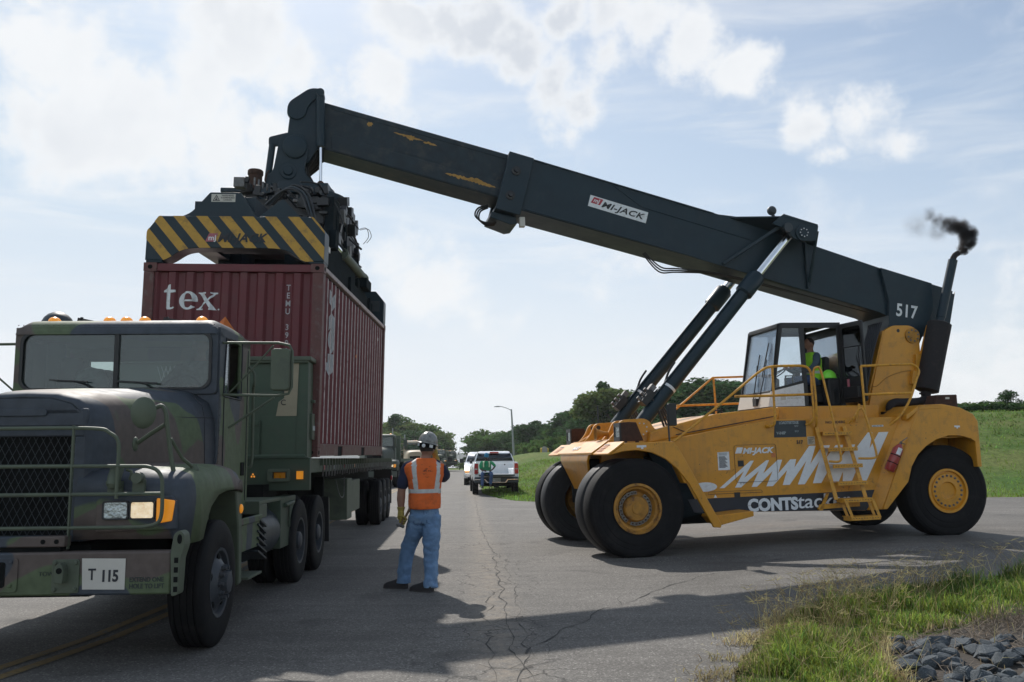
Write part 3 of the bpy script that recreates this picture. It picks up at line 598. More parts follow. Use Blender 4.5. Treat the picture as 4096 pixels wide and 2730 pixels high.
# ---------------------------------------------------------------- foliage
def leaf_quad(V, F, p, s, q, flat=.0):
    a = Vector((q.gauss(0, 1), q.gauss(0, 1), q.gauss(0, 1) * (1 - flat))).normalized(); b = a.orthogonal().normalized(); ang = q.random() * 6.283
    b = (b * math.cos(ang) + a.cross(b) * math.sin(ang)); c = a.cross(b)
    w = s * (.4 + .5 * q.random()); h = s * (.7 + .6 * q.random()); n = len(V)
    V += [tuple(p - b * w * .5), tuple(p + c * h * .35 + b * w * .15), tuple(p + b * w * .6 + c * h * .1), tuple(p - c * h * .5 + b * .1 * w)]
    F.append((n, n + 1, n + 2, n + 3))
def crown_mesh(name, seed, n, style, m, leaf=.055):
    """unit tree: height 1, radius about .3"""
    q = random.Random(seed); V, F = [], []; L = []
    if style == 'broad':
        for i in range(15):
            a = q.random() * 6.28; h = .38 + .5 * q.random(); r = .25 * math.sqrt(max(.05, 1 - ((h - .55) / .42) ** 2)) * q.random() ** .5
            L.append((Vector((r * math.cos(a), r * math.sin(a), h)), .10 + .08 * q.random()))
        L.append((Vector((0, 0, .88)), .11))
    elif style == 'pine':
        for i in range(17):
            h = .40 + .56 * (i / 16); rr = .23 * (1.05 - (h - .4) / .62) * (.5 + q.random()); a = q.random() * 6.28
            L.append((Vector((rr * math.cos(a), rr * math.sin(a), h)), .060 + .055 * q.random() * (1.15 - (h - .4))))
    else:
        for i in range(16):
            a = q.random() * 6.28; r = .5 * q.random() ** .6; L.append((Vector((r * math.cos(a), r * math.sin(a), .25 + .5 * q.random() * (1 - r))), .16 + .12 * q.random()))
    tot = sum(r * r for _, r in L)
    for c, r in L:
        for _ in range(int(n * r * r / tot)):
            d = Vector((q.gauss(0, 1), q.gauss(0, 1), q.gauss(0, 1))).normalized() * r * (.45 + .62 * q.random() ** .6); d.z *= .78
            leaf_quad(V, F, c + d, leaf, q)
    me = bpy.data.meshes.new(name); me.from_pydata(V, [], F); me.materials.append(MATS[m]); return me
def trunk_mesh(seed, style):
    q = random.Random(seed); mb = MB()
    pts = [Vector((0, 0, -.03)), Vector((.01, .0, .2)), Vector((.0 + .02 * q.random(), .01, .45)), Vector((.01, 0, .8))]
    mb.tube(pts, [.026, .02, .015, .006], 7)
    for i in range(6):
        a = q.random() * 6.28; h = .35 + .4 * q.random(); mb.tube([Vector((.01, 0, h)), Vector((.10 * math.cos(a), .10 * math.sin(a), h + .08)), Vector((.19 * math.cos(a), .19 * math.sin(a), h + .12))], [.010, .006, .003], 5)
    o = mb.build('trunk', 'bark'); me = o.data; bpy.data.objects.remove(o); return me
TREES = {}
for k, (st, sd, m, n) in {'a': ('broad', 3, 'leaf_dark', 2600), 'b': ('broad', 8, 'leaf_mid', 2600), 'c': ('pine', 5, 'leaf_dark', 2200), 'd': ('pine', 13, 'leaf_dark', 2200), 'e': ('broad', 21, 'leaf_dark', 2600), 'f': ('broad', 33, 'leaf_olive', 2400)}.items():
    TREES[k] = (crown_mesh('crown', sd, n, st, m, .05), trunk_mesh(sd, st))
BUSH = [crown_mesh('bush', s, 1500, 'bush', m, .10) for s, m in ((2, 'leaf_bush'), (4, 'leaf_mid'), (6, 'leaf_dark'))]
def tree(k, x, y, top, w, label, group, rot=0, base=None):
    z = gz(x, y) - .1 if base is None else base; h = top - z; cm, tm = TREES[k]
    t = empty('tree', label, 'tree', (x, y, z), (0, 0, rot), group); t.scale = (w / .62, w / .62, h / .98)
    for nm, me in (('crown', cm), ('trunk', tm)):
        o = bpy.data.objects.new(nm, me); COL.objects.link(o); o.parent = t
def px2x(px, Y): return (px - 2048) / 3640 * Y * 1.008
def top_z(px, py, Y): return 1.58 + (1832 - .01 * (px - 2048) - py) / 3640 * Y
q = random.Random(11)
PR = [(1893, 1800), (1909, 1717), (1952, 1725), (2019, 1714), (2082, 1713), (2134, 1696), (2169, 1706), (2212, 1703), (2240, 1672), (2285, 1645), (2342, 1622), (2386, 1570), (2415, 1550), (2464, 1567), (2495, 1587), (2600, 1600), (2700, 1570), (2760, 1520), (2830, 1514), (2950, 1525), (3050, 1580), (3200, 1610), (3350, 1640), (3500, 1650)]
tl_r = 'trees in the dense treeline behind the grassy mound'
def dist_r(px): return interp(px, [(1890, 165), (2050, 150), (2250, 120), (2420, 100), (2700, 92), (3500, 84)])
px = 1905
while px < 3250:
    Y = dist_r(px) + q.uniform(-3, 3); tp = interp(px, PR); y0 = tp + (0 if q.random() < .55 else q.uniform(5, 28))
    k = q.choice('aecdf' if px > 2250 else 'aecdb'); w = q.uniform(5.5, 8.5) * (.8 if k in 'cd' else 1)
    tree(k, px2x(px, Y), Y, top_z(px, y0, Y), w, 'dark green tree standing in the dense treeline behind the grassy mound', tl_r, q.random() * 6)
    px += q.uniform(30, 44) * 100 / Y * 1.15
px = 1930
while px < 3400:
    Y = dist_r(px) + 14 + q.uniform(-3, 5); tp = interp(px, PR) + q.uniform(8, 45)
    tree(q.choice('aeb'), px2x(px, Y), Y, top_z(px, tp, Y), q.uniform(8, 11), 'dark green tree standing in the dense treeline behind the grassy mound', tl_r, q.random() * 6)
    px += 62
for px, py, Y, k, w in ((2412, 1540, 99, 'd', 5.0), (2140, 1690, 143, 'c', 6.5), (2790, 1510, 90, 'e', 9)):
    tree(k, px2x(px, Y), Y, top_z(px, py, Y), w, {2412: 'tallest pointed tree of the treeline, left of the lift cylinders', 2140: 'flat-topped pine rising above the treeline right of the lamp post', 2790: 'broad dark tree between the lift cylinders and the cab'}[px], tl_r, 1)
PL = [(1500, 1700), (1530, 1690), (1577, 1667), (1615, 1665), (1663, 1688), (1720, 1700), (1768, 1727), (1787, 1748), (1800, 1790)]
tl_l = 'trees where the road bends out of sight behind the truck convoy'
for i, (px, dy, Y, k, w) in enumerate([(1500, 0, 188, 'b', 9), (1545, 5, 184, 'f', 9), (1580, 0, 182, 'c', 8), (1612, 0, 186, 'b', 9), (1650, 8, 182, 'f', 9), (1685, 4, 188, 'b', 9), (1722, 2, 184, 'b', 8.5), (1752, 8, 180, 'f', 7.5), (1772, 12, 178, 'b', 6), (1640, 45, 172, 'a', 8), (1700, 55, 172, 'b', 8), (1560, 50, 172, 'f', 9), (1745, 60, 171, 'a', 6), (1785, 62, 184, 'e', 5.0), (1600, 80, 168, 'b', 8), (1670, 95, 166, 'e', 7), (1525, 70, 168, 'a', 8)]):
    tree(k, px2x(px, Y), Y, top_z(px, interp(px, PL) + dy, Y), w, 'mid green tree in the clump above the convoy, beside the road bend', tl_l, i)
def bush(i, x, y, w, h, label, group):
    o = bpy.data.objects.new('bush', BUSH[i]); COL.objects.link(o); o.location = (x, y, gz(x, y) - .15); o.scale = (w, w * .8, h); o.rotation_euler.z = i * 2 + x; tag(o, label, 'bush', group); return o
for i in range(26):
    px = 2085 + i * 17 + q.uniform(-5, 5) if i < 16 else 2350 + (i - 16) * 90; Y = dist_r(px) - 12 - q.uniform(0, 6)
    bush(q.choice((0, 1, 0)) if i < 16 else 2, px2x(px, Y), Y, q.uniform(2.6, 4.2), q.uniform(1.6, 3.0), 'leafy bush growing along the foot of the treeline', 'bushes along the foot of the treeline')
for i in range(8):
    px = 1905 + i * 22; Y = 150; bush(i % 3, px2x(px, Y), Y, 5, 2.6, 'leafy bush growing along the foot of the treeline', 'bushes along the foot of the treeline')
for i in range(14):
    px = 1490 + i * 22 + q.uniform(-6, 6); Y = 176 - q.uniform(0, 6); bush(i % 3, px2x(px, Y), Y, q.uniform(4, 6), q.uniform(2, 4), 'low undergrowth bush under the trees at the road bend', 'undergrowth bushes at the road bend')
for i, (px, py) in enumerate([(3710, 1618), (3812, 1622), (3850, 1610), (3880, 1606), (3905, 1609), (3935, 1604), (3962, 1603), (3985, 1612), (4030, 1618), (4052, 1608), (4080, 1600), (4110, 1598), (4150, 1590)]):
    Y = 52; x = px2x(px, Y); h = top_z(px, py, Y) - gz(x, Y)
    bush(2 if i % 3 else 1, x, Y, 1.3 + .5 * (i % 2), max(.75, h * 1.25) * 1.15, 'low dark bush on the crest of the green bank behind the rear wheel', 'bushes on the crest of the bank')
tree('e', px2x(4012, 54), 54, top_z(4012, 1560, 54), 1.25, 'small round-topped tree alone on the crest of the bank at the far right', 'bushes on the crest of the bank', .4)

def blades(name, spots, m, label_kind='stuff', seed=1, wd=.005):
    """spots: list of (x, y, z, height, lean)"""
    q = random.Random(seed); V = []; F = []
    for x, y, z, h, ln in spots:
        a = q.random() * 6.283; ca, sa = math.cos(a), math.sin(a); l1 = ln * h * (.3 + q.random()); w = wd * (.6 + .8 * q.random()); n = len(V)
        px_, py_ = -sa * w, ca * w
        mx, my = x + ca * l1 * .35, y + sa * l1 * .35; tx, ty = x + ca * l1, y + sa * l1
        V += [(x - px_, y - py_, z), (x + px_, y + py_, z), (mx + px_ * .8, my + py_ * .8, z + h * .6), (mx - px_ * .8, my - py_ * .8, z + h * .6), (tx, ty, z + h * (1 - .35 * ln * q.random()))]
        F += [(n, n + 1, n + 2, n + 3), (n + 3, n + 2, n + 4)]
    me = bpy.data.meshes.new(name); me.from_pydata(V, [], F); me.materials.append(MATS[m]); o = bpy.data.objects.new(name, me); COL.objects.link(o); return tag(o, kind=label_kind)
def rockzone(x, y):
    """1 inside the riprap and dead litter patch"""
    return ss((x - interp(y, [(4, 2.35), (6.6, 2.58), (7.4, 2.85), (7.9, 3.1), (8.4, 3.7), (8.9, 4.7), (9.2, 6.5)])) / .22) * (1 if y < 9.2 else 0)
def grass():
    q = random.Random(5); A, B, D, S = [], [], [], []
    n = 0
    while n < 56000:
        y = q.uniform(5.0, 17.5); x = right(y) + q.random() ** 1.25 * (3.5 + (y - 5) * .8)
        if x > 13 or x < .8: continue
        rz = rockzone(x, y)
        if rz > .35 or (5.2 > y): 
            if q.random() > .015: continue
        cl = noise.noise(Vector((x * 1.6, y * 1.6, 0))); e = x - right(y)
        if cl < -.18 and q.random() < .7: continue
        n += 1; tall = max(.25, .75 + cl * 1.3 + .8 * noise.noise(Vector((x * 4.5, y * 4.5, 8)))) * (1 if e > .35 else .35 + 1.6 * max(0, e))
        h = q.uniform(.05, .17) * tall * (1.0 if y < 9 else (1.35 if y < 11 else .95)); z = gground(x, y)
        dry = (e < .14 and q.random() < .55) or q.random() < .07 or (0 < rz) or noise.noise(Vector((x * .9, y * .9, 5))) > .3 and q.random() < .3
        (D if dry else (A if (q.random() < .6 if y < 9.6 else q.random() < .22) else B)).append((x, y, z, h, q.uniform(.3, 1.3)))
    for i in range(900):
        y = q.gauss(9.3, 1.3) if i < 520 else q.uniform(6, 15); x = right(y) + abs(q.gauss(.25, .6 if i < 520 else 1.6)) + .03
        if y > 12 and q.random() < .7: continue
        if rockzone(x, y) > .4: continue
        S.append((x, y, gground(x, y), q.uniform(.22, .46), q.uniform(.2, 1.1)))
    for i in range(2600):
        y = q.uniform(5.2, 10.5); x = right(y) - abs(q.gauss(0, .14)); cx = noise.noise(Vector((y * 2.3, 4, 0)))
        if cx > 0 and x > .9: D.append((x, y, gz(x, y) + .008, q.uniform(.02, .09), 1.6))
    blades('grass', A, 'grass_blade', seed=1, wd=.004); blades('grass', B, 'grass_deep', seed=2, wd=.0045); blades('dry_grass', D, 'grass_dry', seed=3, wd=.0035)
    # seed stalks with branching heads
    mb = MB(); q = random.Random(9)
    for x, y, z, h, ln in S:
        a = q.random() * 6.283; l1 = ln * h * .7; tip = Vector((x + math.cos(a) * l1, y + math.sin(a) * l1, z + h)); mid = Vector((x + math.cos(a) * l1 * .35, y + math.sin(a) * l1 * .35, z + h * .6))
        mb.tube([(x, y, z), mid, tip], [.0022, .0018, .0012], 3, caps=False)
        for k in range(q.choice((0, 3, 4, 5))):
            b = q.random() * 6.283; L = q.uniform(.04, .10); mb.tube([tip, tip + Vector((math.cos(b) * L, math.sin(b) * L, q.uniform(-.01, .05)))], [.0016, .001], 3, caps=False)
    tag(mb.build('grass_stalks', 'grass_dry', smooth=0), kind='stuff')
    # verge beside the pickup and rough bank grass
    G = []; Hh = []
    for i in range(30000):
        y = 30 + q.random() ** 1.6 * 26; x = q.uniform(-2.2, 5.5) if i % 2 else q.uniform(0, 30)
        if inside(x, y) : continue
        dd = x - right(y)
        G.append((x, y, gz(x, y) - .02, q.uniform(.04, .19) * (.5 if dd < .3 and y > 33 else 1), .8))
    for i in range(9000):
        x = q.uniform(10, 34); y = q.uniform(40, 56); 
        if noise.noise(Vector((x * .4, y * .4, 0))) > -.05: Hh.append((x, y, gz(x, y) - .05, q.uniform(.08, .26), .8))
    blades('verge_grass', G, 'grass_bank', seed=4, wd=.014); blades('bank_weeds', Hh, 'grass_deep', seed=6, wd=.03)
    # dead twigs around the stones
    mb = MB(); q = random.Random(19)
    for i in range(1500):
        y = q.uniform(7.3, 9.1); x = q.uniform(3.0, 6.6)
        if i < 130: x = q.uniform(2.6, 3.3); y = q.uniform(6.2, 7.6)
        if i > 1300: x = q.gauss(4.55, .3); y = q.gauss(8.5, .15)
        if rockzone(x, y) < .2 : continue
        z = gground(x, y) + .01; P = [Vector((x, y, z))]; a = q.random() * 6.28; el = q.uniform(.0, .6) if i < 1300 else q.uniform(.3, 1.3)
        for k in range(3):
            a += q.uniform(-.6, .6); s_ = q.uniform(.03, .09); P.append(P[-1] + Vector((math.cos(a) * math.cos(el), math.sin(a) * math.cos(el), math.sin(el))) * s_)
        mb.tube(P, [.0035, .003, .0024, .0014], 3, caps=False)
    tag(mb.build('dead_twigs', 'twig', smooth=0), kind='stuff')
    xs = [2.6 + i * .12 for i in range(60)]; ys = [4.6 + i * .12 for i in range(40)]
    mb = MB(); nx = 60; V = [(x, y, gground(x, y) + (.012 if rockzone(x, y) > .3 else -.05)) for y in ys for x in xs]
    mb.add(V, [(j * nx + i, j * nx + i + 1, (j + 1) * nx + i + 1, (j + 1) * nx + i) for j in range(39) for i in range(nx - 1)]); tag(mb.build('bare_earth', 'earth', smooth=180), kind='structure')
grass()
def rocks():
    q = random.Random(23); Ms = []
    for s in range(10):
        bm = bmesh.new()
        for i in range(15):
            d = Vector((q.gauss(0, 1), q.gauss(0, 1), q.gauss(0, 1))).normalized(); bm.verts.new(d * q.uniform(.75, 1.05))
        bmesh.ops.convex_hull(bm, input=bm.verts); bmesh.ops.delete(bm, geom=[v for v in bm.verts if not v.link_faces], context='VERTS')
        bmesh.ops.bevel(bm, geom=bm.edges[:], offset=.07, segments=2, affect='EDGES'); bmesh.ops.triangulate(bm, faces=[f for f in bm.faces if len(f.verts) > 5])
        bmesh.ops.subdivide_edges(bm, edges=[e for e in bm.edges if e.calc_length() > .35], cuts=2, use_grid_fill=True)
        for v in bm.verts: v.co += v.co.normalized() * (.05 * noise.noise(v.co * 2.5 + Vector((s, 0, 0))) + .02 * noise.noise(v.co * 8))
        me = bpy.data.meshes.new('rock'); bm.to_mesh(me); bm.free(); me.materials.append(MATS['rock']); me.shade_smooth(); me.set_sharp_from_angle(angle=R(28)); Ms.append(me)
    P = []; t = 0
    while len(P) < 260 and t < 60000:
        t += 1; y = q.uniform(5.6, 8.15); x = q.uniform(2.5, 5.8); r = q.uniform(.055, .115) * (1.0 if y < 7.6 else .8)
        if x < interp(y, [(5.6, 2.5), (6.6, 2.70), (7.4, 2.92), (7.9, 3.15), (8.35, 4.2)]) + r * .4: continue
        if y > interp(x, [(3, 7.75), (3.6, 8.0), (4.2, 7.95), (4.6, 8.2), (6, 8.5)]): continue
        if any((x - a) ** 2 + (y - b) ** 2 < (.45 * (r + c)) ** 2 for a, b, c in P): continue
        P.append((x, y, r))
    big = max(P, key=lambda p: p[2])
    for i, (x, y, r) in enumerate(P):
        o = bpy.data.objects.new('rock', Ms[i % 10]); COL.objects.link(o); o.location = (x, y, gground(x, y) + r * .42); o.scale = (r * q.uniform(.95, 1.35), r * q.uniform(.8, 1.1), r * q.uniform(.6, .9)); o.rotation_euler = (q.uniform(-.4, .4), q.uniform(-.4, .4), q.random() * 6.3)
        tag(o, 'angular grey stone in the riprap heap beside the foreground grass', 'rock', 'grey riprap stones')
rocks()
def debris():
    q = random.Random(3); mb = MB()
    for i in range(130):
        y = q.uniform(8, 30); x = -.2 - .05 * y + q.gauss(.2, .9); r = q.uniform(.006, .02); c = (x, y, gz(x, y) + .012)
        mb.add([(c[0] + r * math.cos(a) * q.uniform(.5, 1.3), c[1] + r * math.sin(a) * q.uniform(.5, 1.3), c[2] + q.uniform(0, .008)) for a in (0, 1.6, 3.1, 4.6)], [(0, 1, 2, 3)])
    tag(mb.build('scattered_debris', 'crack_tar', smooth=0), kind='stuff')
debris()
# ---------------------------------------------------------------- street furniture
def lamp_post():
    Y = 95; x = px2x(2051, Y); z = gz(x, Y); t = empty('street_lamp', 'tall galvanised street lamp with one arm, behind the white pickup', 'street lamp', (x, Y, z))
    H = top_z(2040, 1640, Y) - z
    mb = MB(); mb.tube([(0, 0, 0), (-.13, 0, H * .6), (-.22, 0, H)], [.13, .10, .075], 10); mb.build('pole', 'galvanised', t)
    mb = MB(); mb.tube(arc([(-.22, 0, H - .12), (-.7, 0, H + .12), (-1.3, 0, H + .30), (-1.55, 0, H + .30)], 5), .035, 6); mb.build('arm', 'galvanised', t)
    mb = MB(); mb.prism(roundpoly([(-2.05, H + .25), (-1.45, H + .24), (-1.4, H + .33), (-1.6, H + .37), (-2.0, H + .31)], .03), -.12, .12); mb.build('lamp_head', 'galvanised', t, bevel=.01)
lamp_post()
for px, py, lb in ((2161, 1796, 'left yellow bollard on top of the mound before the trees'), (2183, 1796, 'right yellow bollard on top of the mound before the trees')):
    Y = 66; x = px2x(px, Y); z = gz(x, Y); mb = MB(); mb.cyl((0, 0, -.2), (0, 0, top_z(px, py, Y) - z), .095, n=16); mb.ball((0, 0, top_z(px, py, Y) - z), (.095, .095, .05), z0=0)
    o = mb.build('bollard', 'bollard_yellow'); o.location = (x, Y, z); tag(o, lb, 'bollard', 'yellow bollards on the mound')
Y = 66; x = px2x(2172, Y); mb = MB(); mb.prism(roundpoly([(-.19, -.2), (.19, -.2), (.19, .28), (.1, .42), (-.1, .42), (-.19, .28)], .04), -.2, .2); o = mb.build('utility_box', 'concrete', bevel=.01); o.location = (x, Y, gz(x, Y)); tag(o, 'small grey utility box between the two yellow bollards', 'utility box')
# ================================================================ REACH STACKER  (local x: to the rear, y: away from the camera side, z: up)
ST = empty('reach_stacker', 'yellow reach stacker with a long black telescopic boom lifting the maroon container', 'reach stacker', (1.587, 16.586, 0), (0, -.02193, .1862))
mat('bolt_plate', (.34, .34, .31), rough=.6, var=.3, vs=30, dirt=(.12, .05, .03), dfac=.7, dscale=25)
def wheel(parent, c, Rr, W, rim_r, side, kind, flat=0.0, tread=0, mats=('yellow_paint',), tyre_m='rubber', bolts=20):
    """side -1: outer face toward -y"""
    x, y, z = c
    s = side; w = W / 2
    mb = MB(); sh = W * .16
    prof = [(rim_r * .99, w * .80), (rim_r * 1.03, w * .93), (rim_r * 1.08, w * .96), (rim_r * 1.10, w * .93), (rim_r * 1.25, w * .985), (rim_r * 1.45, w * 1.0), (rim_r * 1.47, w * .975), (Rr * .80, w * 1.0), (Rr * .815, w * .975), (Rr * .83, w * .995), (Rr * .90, w * .97), (Rr * .905, w * .945), (Rr * .93, w * .945), (Rr * .985, w * .80), (Rr, w * .62)]
    full = [(r, -h) for r, h in prof] 
    if tread:
        k = tread; mid = []
        for i in range(k):
            a = -w * .62 + (2 * w * .62) * (i + .5) / k; g = W * .018
            mid += [(Rr, a - g * 1.2), (Rr - .013, a - g), (Rr - .013, a + g), (Rr, a + g * 1.2)]
        full += mid
    full += [(r, h) for r, h in reversed(prof)]
    mb.lathe(full, c, 'y', 56, close=True)
    if flat:
        def sq(p):
            if p.z < flat: p.z = flat + (p.z - flat) * .02
            return p
        mb.map(sq)
    ring = MB()
    if kind == 'drive':
        o_, i_ = rim_r, rim_r * .72
        f = y + s * w
        ring.lathe([(o_ * 1.02, f - s * .10 - y), (o_ * 1.03, f + s * .00 - y), (o_ * .93, f + s * .005 - y), (o_ * .88, f - s * .05 - y), (o_ * .80, f - s * .06 - y), (i_, f - s * .15 - y), (i_ * .95, f - s * .17 - y), (.0, f - s * .17 - y)], c, 'y', 44, cap0=False)
        hub = MB(); hub.lathe([(i_ * .74, f - s * .17 - y), (i_ * .74, f - s * .07 - y), (i_ * .66, f - s * .04 - y), (i_ * .32, f - s * .035 - y), (i_ * .30, f - s * .02 - y), (0, f - s * .02 - y)], c, 'y', 36)
        for k in range(5): a = k * 1.2566 + .4; hub.cyl((x + i_ * .52 * math.cos(a), f - s * .03, z + i_ * .52 * math.sin(a)), (x + i_ * .52 * math.cos(a), f - s * .055 + s * .03, z + i_ * .52 * math.sin(a)), .022, n=10)
        bl = MB()
        for k in range(26):
            if k in (4, 5, 17): continue
            a = k * 2 * math.pi / 26 + .1; cx, cz = x + i_ * .88 * math.cos(a), z + i_ * .88 * math.sin(a)
            bl.obox((cx, f - s * .135, cz), (.050, .03, .050), Matrix.Rotation(-a, 3, 'Y')); bl.cyl((cx, f - s * .125, cz), (cx, f - s * .10, cz), .015, n=6, mi=1)
    else:
        f = y + s * w
        ring.lathe([(rim_r * 1.02, f - s * .08 - y), (rim_r * 1.03, f - y), (rim_r * .93, f - y), (rim_r * .9, f - s * .04 - y), (rim_r * .83, f - s * .035 - y), (rim_r * .80, f - s * .015 - y), (rim_r * .42, f - s * .01 - y), (rim_r * .38, f - s * .04 - y), (0, f - s * .045 - y)], c, 'y', 44, cap0=False)
        hub = None; bl = MB()
        for k in range(bolts):
            a = k * 2 * math.pi / bolts; cx, cz = x + rim_r * .70 * math.cos(a), z + rim_r * .70 * math.sin(a); bl.lathe([(.021, -s * .002), (.021, s * .004), (.012, s * .004), (.011, s * .022), (0, s * .022)], (cx, f - s * .01, cz), 'y', 10)
    ring.add(bl.v, bl.f); k0 = len(ring.f) - len(bl.f)
    for i in range(len(bl.f)): ring.m[k0 + i] = 1 + bl.m[i]
    wh = ring.build('wheel', list(mats) + (['bolt_plate', 'rust'] if kind == 'drive' else ['dull_steel']), parent, smooth=30)
    ty = mb.build('tyre', tyre_m, wh, smooth=30)
    if hub: hub.build('hub', 'rusty_yellow', wh, smooth=30)
    return wh
for yy, s in ((-2.08 + .235, -1), (-2.08 + .76, -1), (2.08 - .235, 1), (2.08 - .76, 1)): wheel(ST, (0, yy, .765), .79, .47, .385, s, 'drive', flat=.012, mats=('rusty_yellow',), tyre_m='rubber_worn' if abs(yy) < 1.5 else 'rubber')
for yy, s in ((-1.5 + .235, -1), (1.5 - .235, 1)): wheel(ST, (5.9, yy, .80), .80, .47, .375, s, 'steer', flat=.012, mats=('yellow_paint',))

def stacker_body():
    # ---- main hull: side plate toward the camera and its mirror, deck, belly
    side = [(.62, 1.72), (.84, 1.62), (1.34, .62), (2.04, .59), (3.46, .55), (4.34, .52), (4.89, 1.02), (5.16, 2.12), (2.72, 2.13), (1.84, 2.0), (.62, 1.80)]
    mb = MB(); mb.prism(side, -1.40, -1.30); mb.prism(side, 1.30, 1.40)
    mb.prism([(.6, 1.76), (1.84, 1.96), (2.72, 2.09), (5.16, 2.08), (5.16, 2.12), (2.72, 2.13), (1.84, 2.0), (.6, 1.80)], -1.30, 1.30)
    mb.prism([(1.0, .66), (4.34, .58), (4.34, .70), (1.0, .78)], -1.30, 1.30)
    body = mb.build('hull', 'yellow_paint', ST, bevel=.012)
    for s in (-1, 1): a, b = sorted((s * 1.30, s * 1.38)); mb = MB(); mb.prism([(.82, .50), (1.40, .60), (.86, 1.66), (.40, 1.76), (.62, 1.30)], a, b); mb.build('wheel_well', 'matt_black', ST)
    mb = MB(); mb.box(-.35, 2.0, -.72, .72, .75, 1.55); mb.box(2.0, 6.2, -.6, .6, .72, 1.7); mb.box(-.20, .25, -1.1, 1.1, .55, .98); mb.box(5.7, 6.1, -1.1, 1.1, .6, 1.0); mb.box(1.0, 1.7, -1.25, -.7, .42, .7); mb.build('underframe', 'chassis_black', ST, bevel=.02)
    # ---- hood
    mb = MB(); mb.prism([(.55, 1.78), (.60, 1.98), (.75, 2.03), (1.80, 2.26), (2.95, 2.36), (3.02, 2.30), (2.95, 2.10), (1.84, 1.99)], -1.12, 1.12); h = mb.build('engine_hood', 'yellow_paint', ST, bevel=.035, seg=3)
    mb = MB(); mb.tube([(1.05, -1.14, 1.92), (2.93, -1.14, 2.20)], .008, 5); mb.tube([(1.25, -1.14, 1.95), (1.0, -1.14, 2.06)], .007, 5); mb.build('panel_gap', 'black_paint', h)
    mb = MB(); mb.tube([(1.74, -.9, 2.24), (1.76, -.9, 2.31), (2.0, -.9, 2.34), (2.02, -.9, 2.28)], .013, 6); mb.build('handle', 'black_paint', h)
    mb = MB(); mb.box(3.02, 5.0, -1.0, 1.0, 2.12, 2.36); mb.build('cab_base', 'yellow_paint', ST, bevel=.02)
    # ---- rear fender with the wheel arch, proud of the hull behind a slanted chamfer
    fen = [(4.63, .54), (5.07, .99), (5.16, 1.25), (5.30, 1.45), (5.47, 1.59), (5.68, 1.70), (5.92, 1.76), (6.15, 1.755), (6.36, 1.70), (6.50, 1.60), (6.52, 2.00), (6.45, 2.12), (6.2, 2.24), (5.85, 2.31), (5.40, 2.30), (5.22, 1.95), (4.55, .54)]
    mb = MB(); mb.prism(fen, -1.60, -1.52); mb.prism(fen, 1.52, 1.60)
    # chamfer plate joining hull and fender
    ch = [((4.34, -1.402, .52), (4.60, -1.60, .54)), ((4.90, -1.402, 1.04), (5.20, -1.60, 1.90)), ((5.16, -1.402, 2.12), (5.40, -1.60, 2.30))]
    mb.add([(4.36, -1.40, .52), (4.60, -1.60, .54), (5.40, -1.60, 2.30), (5.14, -1.40, 2.13), (4.40, -1.30, .52), (4.70, -1.50, .54), (5.50, -1.50, 2.30), (5.24, -1.30, 2.13)], [(0, 1, 2, 3), (4, 7, 6, 5), (0, 4, 5, 1), (3, 2, 6, 7), (0, 3, 7, 4), (1, 5, 6, 2)])
    # top and rear wrap
    mb.prism([(5.14, 2.14), (5.40, 2.31), (5.85, 2.32), (6.2, 2.25), (6.45, 2.13), (6.53, 2.0), (6.53, 1.2), (6.44, 1.2), (6.44, 1.98), (6.38, 2.06), (6.18, 2.17), (5.84, 2.24), (5.40, 2.23), (5.14, 2.06)], -1.598, 1.598)
    mb.box(5.3, 6.3, -1.5, 1.5, 1.72, 1.75); mb.box(6.1, 6.42, -.9, .9, .8, 1.9)
    mb.build('rear_fender', 'yellow_paint', ST, bevel=.02, seg=3)
    # counterweight lamp box
    mb = MB(); mb.prism([(5.93, 2.29), (6.02, 2.50), (6.42, 2.50), (6.42, 2.16), (6.2, 2.26)], -1.25, -.95); bx = mb.build('lamp_housing', 'rust', ST, bevel=.01); mb = MB(); mb.box(6.18, 6.26, -1.256, -1.2, 2.42, 2.455); mb.build('slot', 'cream_panel', bx)
    mb = MB(); mb.prism([(5.93, 2.29), (6.02, 2.50), (6.42, 2.50), (6.42, 2.16), (6.2, 2.26)], .95, 1.25); mb.build('lamp_housing', 'rust', ST, bevel=.01)
    # ---- front fenders
    for s in (-1, 1):
        a, b = (-2.10, -2.05) if s < 0 else (2.05, 2.10); mb = MB()
        out = [(-.42, 1.62), (-.16, 1.80), (.64, 1.80), (.72, 1.70), (1.38, .46), (1.36, .41), (1.24, .42), (.86, 1.13), (.68, 1.36), (.50, 1.52), (.28, 1.63), (.02, 1.68), (-.2, 1.665)]
        mb.prism(out, a, b)
        y0, y1 = (-2.06, -.85) if s < 0 else (.85, 2.06)
        mb.prism([(-.17, 1.765), (.64, 1.765), (.64, 1.80), (-.16, 1.80)], y0, y1)
        yb0, yb1 = (-2.06, -1.86) if s < 0 else (1.86, 2.06)
        mb.prism([(.64, 1.80), (.72, 1.70), (1.38, .46), (1.33, .44), (.66, 1.70), (.62, 1.765)], yb0, yb1)
        mb.prism([(.66, 1.70), (.86, 1.13), (.80, 1.13), (.60, 1.60)], yb0, yb1)
        f = mb.build('front_fender', 'yellow_paint', ST, bevel=.012)
        mb = MB(); mb.prism([(1.30, .56), (1.32, .60), (1.98, .64), (1.98, .56), (1.40, .44)], (-2.0 if s < 0 else 1.45), (-1.45 if s < 0 else 2.0)); mb.build('step_plate', 'yellow_paint', ST, bevel=.008)
    # front visor: sloping sheet over the whole width, centre apron folding down between the tyres
    mb = MB()
